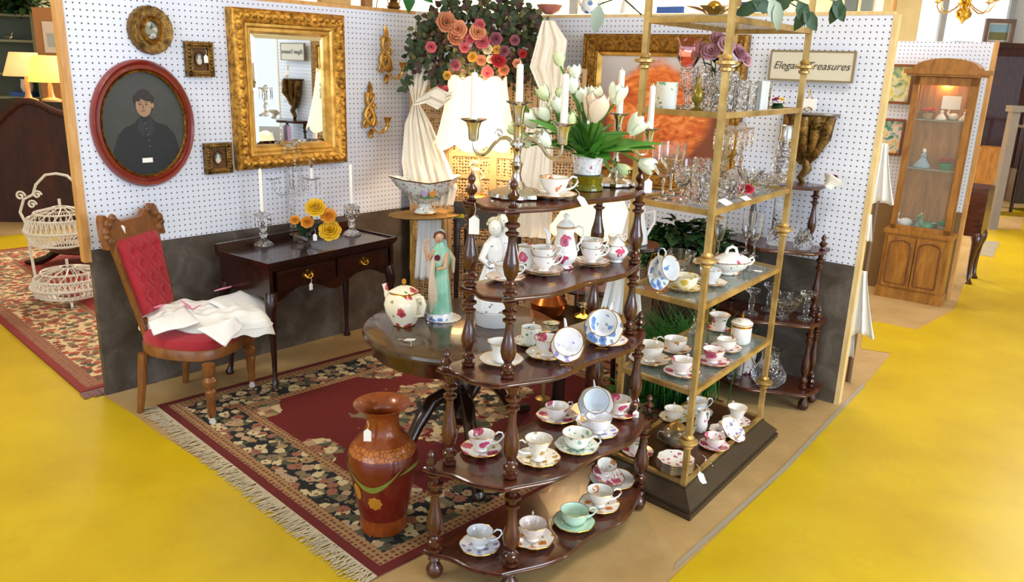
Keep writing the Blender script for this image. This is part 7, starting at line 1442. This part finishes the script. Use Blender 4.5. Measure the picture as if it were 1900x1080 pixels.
# two yellow lamps
YSH = NT('lit_yellow_shade'); YSH.obj(); YSH.fin('f0d080', .8, 0, Emission_Color=(1, .72, .12, 1), Emission_Strength=.85); YSHD = YSH.mat
YSH2 = NT('lit_peach_shade'); YSH2.obj(); YSH2.fin('f0c890', .8, 0, Emission_Color=(1, .58, .2, 1), Emission_Strength=.6); YSHD2 = YSH2.mat
tz_ = Z(V3(-4, 8.0, 0), 190)
P = V3(at(80, 190, 8.2).x, 8.2, 0); t = thing('chest_of_drawers', 'dark chest behind the headboard carrying the two yellow lamps', 'chest', P); b = MB(); b.box(-.5, .6, 0, .45, 0, Z(P, 192)); b.build('body', MW['blk'], t); MB().box(-.53, .63, -.03, .48, Z(P, 192), Z(P, 192)+.02).build('top', MW['blk'], t)
def ylamp(px, y0, y1, w0, w1, yb, m_, label, Y):
    P = at(px, y1, Y); P.z = Z(P, 192)+.021; t = thing('table_lamp', label, 'lamp', P); z0, z1 = Z(P, y1)-P.z, Z(P, y0)-P.z; r0, r1 = prad_(P, P.z+z0, w0), prad_(P, P.z+z1, w1); b = MB(); b.lathe([(r0, z0), (r1, z1), (r1-.004, z1), (r0-.004, z0)], 40); b = MB()
    vs = [(r0*cos(2*pi*k/40), r0*sin(2*pi*k/40), z0) for k in range(40)]+[(r1*cos(2*pi*k/40), r1*sin(2*pi*k/40), z1) for k in range(40)]; b.add(vs, [(k, (k+1) % 40, 40+(k+1) % 40, 40+k) for k in range(40)]); o = b.build('lamp_shade', m_, t); o.modifiers.new('thickness', 'SOLIDIFY').thickness = .003
    b = MB(); b.lathe([(.0001, 0), (.09, 0), (.09, .02), (.035, .04), (.025, .08), (.022, z0*.8), (.01, z0), (.01, z1-.02)], 14); b.build('base', plain('lamp_base_cream', 'd8a870', .4), t); bulb('lamp_bulb', P+V3(0, 0, (z0+z1)/2), 5, (1, .65, .3))
ylamp(48, 97, 141, 74, 46, 190, YSHD2, 'peach shaded table lamp, the left of the two by the sage shelves', 8.35)
ylamp(92, 103, 152, 72, 42, 190, YSHD, 'bright yellow shaded table lamp, the right of the two by the sage shelves', 8.3)
# tall backed frame with a print behind the lamps
P = V3(at(98, 110, 8.9).x, 8.9, 0); t = thing('wooden_cabinet', 'light brown wooden cabinet back behind the lamps at the left', 'cabinet', P); W2_ = prad_(P, 1.5, 56); MB().box(-W2_, W2_+.4, 0, .1, 0, Z(P, 14)).build('body', plain('light_brown_wood', 'b07c4c', .5, 0, .12, 3), t)
P2 = V3(at(90, 70, 8.8).x, 8.879, (Z(P, 42)+Z(P, 96))/2); t = thing('pastel_print', 'pale pastel print hanging on the light brown cabinet', 'picture', P2); MB().box(-.1, .1, 0, .02, -.16, .16).build('sheet', plain('pastel_paper', 'd8d0c4', .7, 0, .08, 8), t); MB().box(-.06, .06, -.004, 0, -.1, .04).build('image', plain('pastel_blue', 'a8b8b8', .7, 0, .15, 14), t)
P3 = V3(at(116, 60, 8.7).x, 8.845, Z(P, 72)); b = MB(); b.lathe([(.02, -.06), (.05, -.02), (.06, .04), (.03, .08)], 12); one(b, 'yellow_jug', plain('yellow_glaze', 'd8a030', .3), 'small yellow jug hanging by the board end at the left', 'jug', P3)
# white wire basket stand
P = G(133, 560); zt1 = Z(P, 322); t = thing('wire_basket_stand', 'white scrolled wire two-tier basket stand at the left', 'basket stand', P, 0); WWM = plain('white_wire', 'e6dfd2', .5, 0, .08, 20)
zb1 = Z(P, 545); R1 = prad_(P, zb1, 128)/1.0
def basket(zb, h, R, nm):
    b = MB()
    for k in range(40):
        a = 2*pi*k/40; b.tube([(R*.35*cos(a), R*.35*sin(a), zb), (R*.85*cos(a+.1), R*.85*sin(a+.1), zb+h*.15), (R*cos(a+.2), R*sin(a+.2), zb+h*.6), (R*.88*cos(a+.3), R*.88*sin(a+.3), zb+h)], .0035, 5); b.tube([(R*.35*cos(a), R*.35*sin(a), zb), (R*.85*cos(a-.1), R*.85*sin(a-.1), zb+h*.15), (R*cos(a-.2), R*sin(a-.2), zb+h*.6), (R*.88*cos(a-.3), R*.88*sin(a-.3), zb+h)], .0035, 5)
    for rr, z in ((.35, 0), (.85, .15), (1, .6), (.88, 1)): b.tube([(R*rr*cos(2*pi*k/32), R*rr*sin(2*pi*k/32), zb+h*z) for k in range(32)], .006, 6, True)
    return b.build(nm, WWM, t)
def lid(zb, h, R):
    b = MB()
    for k in range(14): a = 2*pi*k/14; b.tube([(R*.88*cos(a), R*.88*sin(a), zb), (R*.7*cos(a+.2), R*.7*sin(a+.2), zb+h*.6), (R*.2*cos(a+.4), R*.2*sin(a+.4), zb+h)], .004, 5)
    for rr, z in ((.7, .6), (.2, 1)): b.tube([(R*rr*cos(2*pi*k/24), R*rr*sin(2*pi*k/24), zb+h*z) for k in range(24)], .005, 6, True)
    b.tube([(0, 0, zb+h), (0, 0, zb+h+.05)], .008, 6); return b.build('basket_lid', WWM, t)
z1b = Z(P, 450); z1t = Z(P, 412); basket(zb1-.01, .12, R1, 'lower_basket'); lid(zb1+.11, .06, R1); basket(z1b-.02, z1t-z1b+.05, R1*.97, 'upper_basket'); lid(z1t+.02, .07, R1*.97)
for s_ in (-1, 1):
    b = MB(); xo = s_*R1; b.tube([(xo*1.0, 0, .0), (xo*1.05, 0, .05), (xo*.95, 0, .1), (xo, 0, .3), (xo*1.02, 0, z1t-.02)], .008, 8); pts = [(xo*1.02, z1t-.02), (xo*1.15, z1t+.05), (xo*1.0, z1t+.13), (xo*.72, z1t+.16), (xo*.6, z1t+.22), (xo*.3, zt1-.01), (0, zt1)]
    b.tube([(p[0], 0, p[1]) for p in pts], .008, 8)
    for cx_, cz2, r0 in ((xo*1.08, z1t+.15, .03), (xo*.78, z1t+.1, .028), (xo*.6, z1t+.16, .026)): b.tube([(cx_+r0*(1-i/22)*cos(i*.45), 0, cz2+r0*(1-i/22)*sin(i*.45)) for i in range(20)], .006, 6)
    b.build('scrolled_handle', WWM, t)
for a in (60, 180, 300): b = MB(); ca, sa = cos(radians(a)), sin(radians(a)); b.tube([(ca*R1*.6, sa*R1*.6, zb1), (ca*R1*.8, sa*R1*.8, .03), (ca*R1*.95, sa*R1*.95, .0), (ca*R1*1.02, sa*R1*1.02, .03), (ca*R1*.95, sa*R1*.95, .045)], .007, 7); b.build('foot', WWM, t)
P = G(90, 495)+V3(.25, .15, 0); tz1 = Z(P, 452); t = thing('tripod_table', 'black tripod-footed table behind the white wire stand', 'table', P); b = MB(); b.lathe([(.28, tz1-.02), (.29, tz1-.01), (.285, tz1-.001), (.0001, tz1-.001)], 36); b.build('top', MW['ma_dark'], t); MB().lathe([(.04, .12), (.03, .2), (.05, tz1-.02)], 16).build('pedestal', MW['blk'], t)
for a in (200, 320, 80): ca, sa = cos(radians(a)), sin(radians(a)); MB().tube([(ca*.03, sa*.03, .16), (ca*.15, sa*.15, .15), (ca*.3, sa*.3, .05), (ca*.38, sa*.38, .02), (ca*.44, sa*.44, .03)], [.03, .03, .025, .03, .012], 8).build('leg', MW['blk'], t)
b = MB(); b.lathe([(.0001, 0), (.09, 0), (.115, .03), (.12, .07), (.115, .072), (.0001, .078)], 32); one(b, 'copper_pan', plain('polished_copper', 'c07838', .2, .9, .08), 'round copper pan on the tripod table beside the board end', 'pan', V3(P.x+.12, P.y-.12, tz1))
# ------------------------------------------------------------ along the tops of the boards
def top_at(px, off=.02, wall='A'):
    P = (WA if wall == 'A' else WB)(px, 20); P.z = HT+.019; return P+(nA if wall == 'A' else nB)*-.02
t = thing('brass_cage_ornament', 'small dark metal ornament with hoops on top of the left board', 'ornament', top_at(735)+V3(0, 0, 0)); b = MB(); b.lathe([(.03, 0), (.04, .01), (.02, .04), (.03, .06)], 14); b.build('base', BRONZE, t)
for s_ in (-1, 1): b = MB(); b.tube([(s_*.06+.035*cos(pi*i/10), 0, .07*sin(pi*i/10)) for i in range(11)], .003, 6); b.build('hoop', BRONZE, t)
for i, (px, c_, h_, l) in enumerate(((625, 'c8a060', .05, 'low gilt framed item lying on top of the left board'), (685, 'a07040', .08, 'brown wooden box standing on top of the left board'))): b = MB().box(-.09 if i == 0 else -.025, .09 if i == 0 else .025, -.02, .02, 0, h_); one(b, 'wooden_box', plain('box_wood%d' % i, c_, .5, 0, .15), l, 'box', top_at(px), rA)
P = at(762, 12, 4.35); t = thing('large_leaf_sprig', 'broad glossy green leaves at the top of the corner', 'leaves', P)
b = MB(); b.leaf((0, 0, .1), (-.1, -.1, -1), (0, -1, 0), .13, .07); b.leaf((.02, 0, .1), (.6, -.1, -.5), (0, -1, 0), .12, .06); b.build('leaf_cluster', plain('glossy_green_leaf', '1f6a2c', .25, 0, .2), t)
P = top_at(1092, wall='B'); t = thing('china_teapot', 'white china teapot with blue flowers on top of the back board', 'teapot', P, rB); b = MB(); b.lathe([(.03, 0), (.05, .02), (.055, .05), (.035, .08), (.02, .085), (.02, .095), (.0001, .11)], 24); b.build('body', PO['blue'], t); b = MB(); b.tube([(-.045, 0, .03), (-.07, 0, .05), (-.08, 0, .08)], [.012, .008, .006], 8); b.build('spout', WHITEP, t); b = MB(); b.tube([(.04, 0, .06), (.075, 0, .06), (.07, 0, .025), (.045, 0, .02)], .005, 8); b.build('handle', WHITEP, t)
b = MB(); b.lathe([(.02, 0), (.05, .02), (.065, .05), (.062, .05), (.0001, .02)], 20, wav=(6, .08)); one(b, 'pink_dish', plain('pink_china', 'c87a70', .3), 'pink scalloped dish on top of the back board', 'dish', top_at(1015, wall='B')+V3(0, 0, .0))
t = thing('bell_figurine', 'plain white bell-shaped figurine on top of the back board', 'figurine', top_at(1160, wall='B')); b = MB(); b.lathe([(.04, 0), (.03, .05), (.015, .09), (.012, .1), (.0001, .12)], 18); b.build('body', WHITEP, t)
for i, (px, c_, w_, h_, l) in enumerate(((1060, 'd8d4cc', .02, .12, 'tall narrow pale book standing on top of the back board'), (1240, '3a62b0', .07, .03, 'blue boxed item lying on top of the back board, behind the etagere'), (1385, '2c4c9c', .06, .045, 'dark blue case on top of the back board right of the brass post'), (1452, 'e8e8e4', .015, .06, 'small white card standing on top of the back board'), (1575, '7a8078', .025, .055, 'left grey framed photo at the right end of the back board top'), (1605, '8a9088', .022, .05, 'right grey framed photo at the right end of the back board top'))):
    b = MB().box(-w_, w_, -.012, .012, 0, h_); one(b, ['book', 'box', 'case', 'card', 'photo_frame', 'photo_frame'][i], plain('top_item%d' % i, c_, .5, 0, .12, 20), l, ['book', 'box', 'case', 'card', 'picture', 'picture'][i], top_at(px, wall='B'), rB)
# etagere top: gilt ornament and leaves
P = BL(.02, .1, TOPZ+.006); t = thing('gold_ornament', 'bright gold leafy ornament on the very top of the brass etagere', 'ornament', BL(.12, .12, TOPZ+.006)); b = MB()
for k in range(16): a = k*.8; b.leaf((cos(a)*.02, sin(a)*.02, .01), (cos(a), sin(a), .6), (0, 0, 1), .08, .035)
b.build('gold_leaves', BRIGHT, t); b = MB(); b.ball((0, 0, .03), .025); b.build('gold_ball', BRIGHT, t)
b = MB(); b.prism(inset4(-.008), 0, .004); o = one(b, 'glass_sheet', SHG, 'clear glass sheet laid on the top frame of the brass etagere', 'glass shelf', V3(BF.x, BF.y, TOPZ+.0052), math.atan2(bX.y, bX.x))
LG = plain('silvery_leaf', '9aa898', .5, 0, .15, 12); P = BL(.3, .02, TOPZ+.011); t = thing('leaf_spray', 'grey green leaf spray spilling over the top of the brass etagere', 'leaves', P)
def hang(b, x, y, dx, dy, L, W_, Y):
    p = at(x, y, Y)-P; b.tube([(0, 0, .02), p*.6+V3(0, 0, .04), p], .0022, 5); d = (at(x+dx, y+dy, Y)-P)-p; b.leaf(p, d, (0, -1, .1), L, W_)
b = MB(); hang(b, 1428, -5, 18, 45, .10, .05, 2.5); hang(b, 1105, 20, 0, 30, .09, .045, 2.4) if 0 else None; hang(b, 1440, 5, 5, 40, .08, .035, 2.5); b.build('pale_leaves', LG, t)
b = MB(); 
for x, y, dx, dy in ((1395, 0, 30, 15), (1480, 0, 20, 50), (1500, 10, -20, 40), (1490, 20, 25, 30), (1545, 0, 20, 30), (1560, -5, -10, 30), (1410, 5, -30, 15), (1470, -5, -30, 20)): hang(b, x, y, dx, dy, .08, .045, 2.6)
b.build('green_leaves', LEAF2, t)
t = thing('drooping_leaf', 'single drooping grey green leaf left of the brass etagere top', 'leaf', BL(-.0, .33, TOPZ+.012)); P = BL(-.0, .33, TOPZ+.012); b = MB(); p1 = at(1112, 8, P.y)-P; b.tube([(0, 0, 0), p1*.5+V3(0, 0, .04), p1], .0025, 6); b.build('stem', LEAF2, t); b = MB(); b.leaf(p1, (-.1, -.1, -1), (0, -1, 0), .09, .05); b.build('leaf', LG, t)
# remaining tags on the whatnot
def _tp(P, l, s=.03, rz=0.0): return price_tag(P, l, size=s, rz=rz, tilt=0)
_tp(WL(-.02, .13, W1-.0)+V3(-.004, -.022, .0), 'white price tag hanging from the top left post of the whatnot', .035)
_tp(WL(.585, -.0, W1+.06), 'white price tag hanging beside the top right finial of the whatnot', .03)
_tp(p6_+V3(.055, -.02, .05), 'white price tag tied to the handle of the pink rose cup', .026)
# ------------------------------------------------------------ groups of repeats, then to metres
def on_whatnot(P):
    d = P-WO; return -.2 < d.dot(WX) < .72 and -.2 < d.dot(WY) < .24
GN = dict(teacup='teacups', saucer='saucers', plate='plates', tumbler='crystal tumblers', crystal_goblet='cut crystal goblets', wine_glass='stemmed glasses', cordial_glass='stemmed glasses', champagne_flute='stemmed glasses', taper_candle='taper candles', price_tag='white price tags', plate_stand='wire plate stands', lace_cloth='lace cloths at the end of the back board', lace_curtain='lace curtains in the corner', framed_miniature='small framed miniatures on the left board', wall_sconce='gilt wall sconces', figurine='figurines in the curio cabinet', candelabrum='silver candelabra on the whatnot', crystal_candlestick='crystal candlesticks', crystal_bowl='cut glass bowls', flower_picture='flower pictures on the far partition', photo_frame='framed photos on top of the back board', price_card='price cards on the etagere', glass_candlestick='glass candlesticks on the black table')
for o in list(scene.objects):
    if o.parent is None and o.get('label') and not o.get('group'):
        k = o.name.split('.')[0]
        if k in GN:
            g = GN[k]
            if k in ('teacup', 'saucer', 'plate'): g += ' on the mahogany whatnot' if on_whatnot(o.matrix_world.translation if 0 else V3(*o.location)) else ' on the brass etagere'
            o['group'] = g
for o in list(scene.objects):
    if (o.parent is None and o.type in ('MESH', 'EMPTY', 'CURVE')) or (o.type == 'LIGHT' and o.get('lamp')):
        o.location = o.location*K; o.scale = tuple(s*K for s in o.scale)
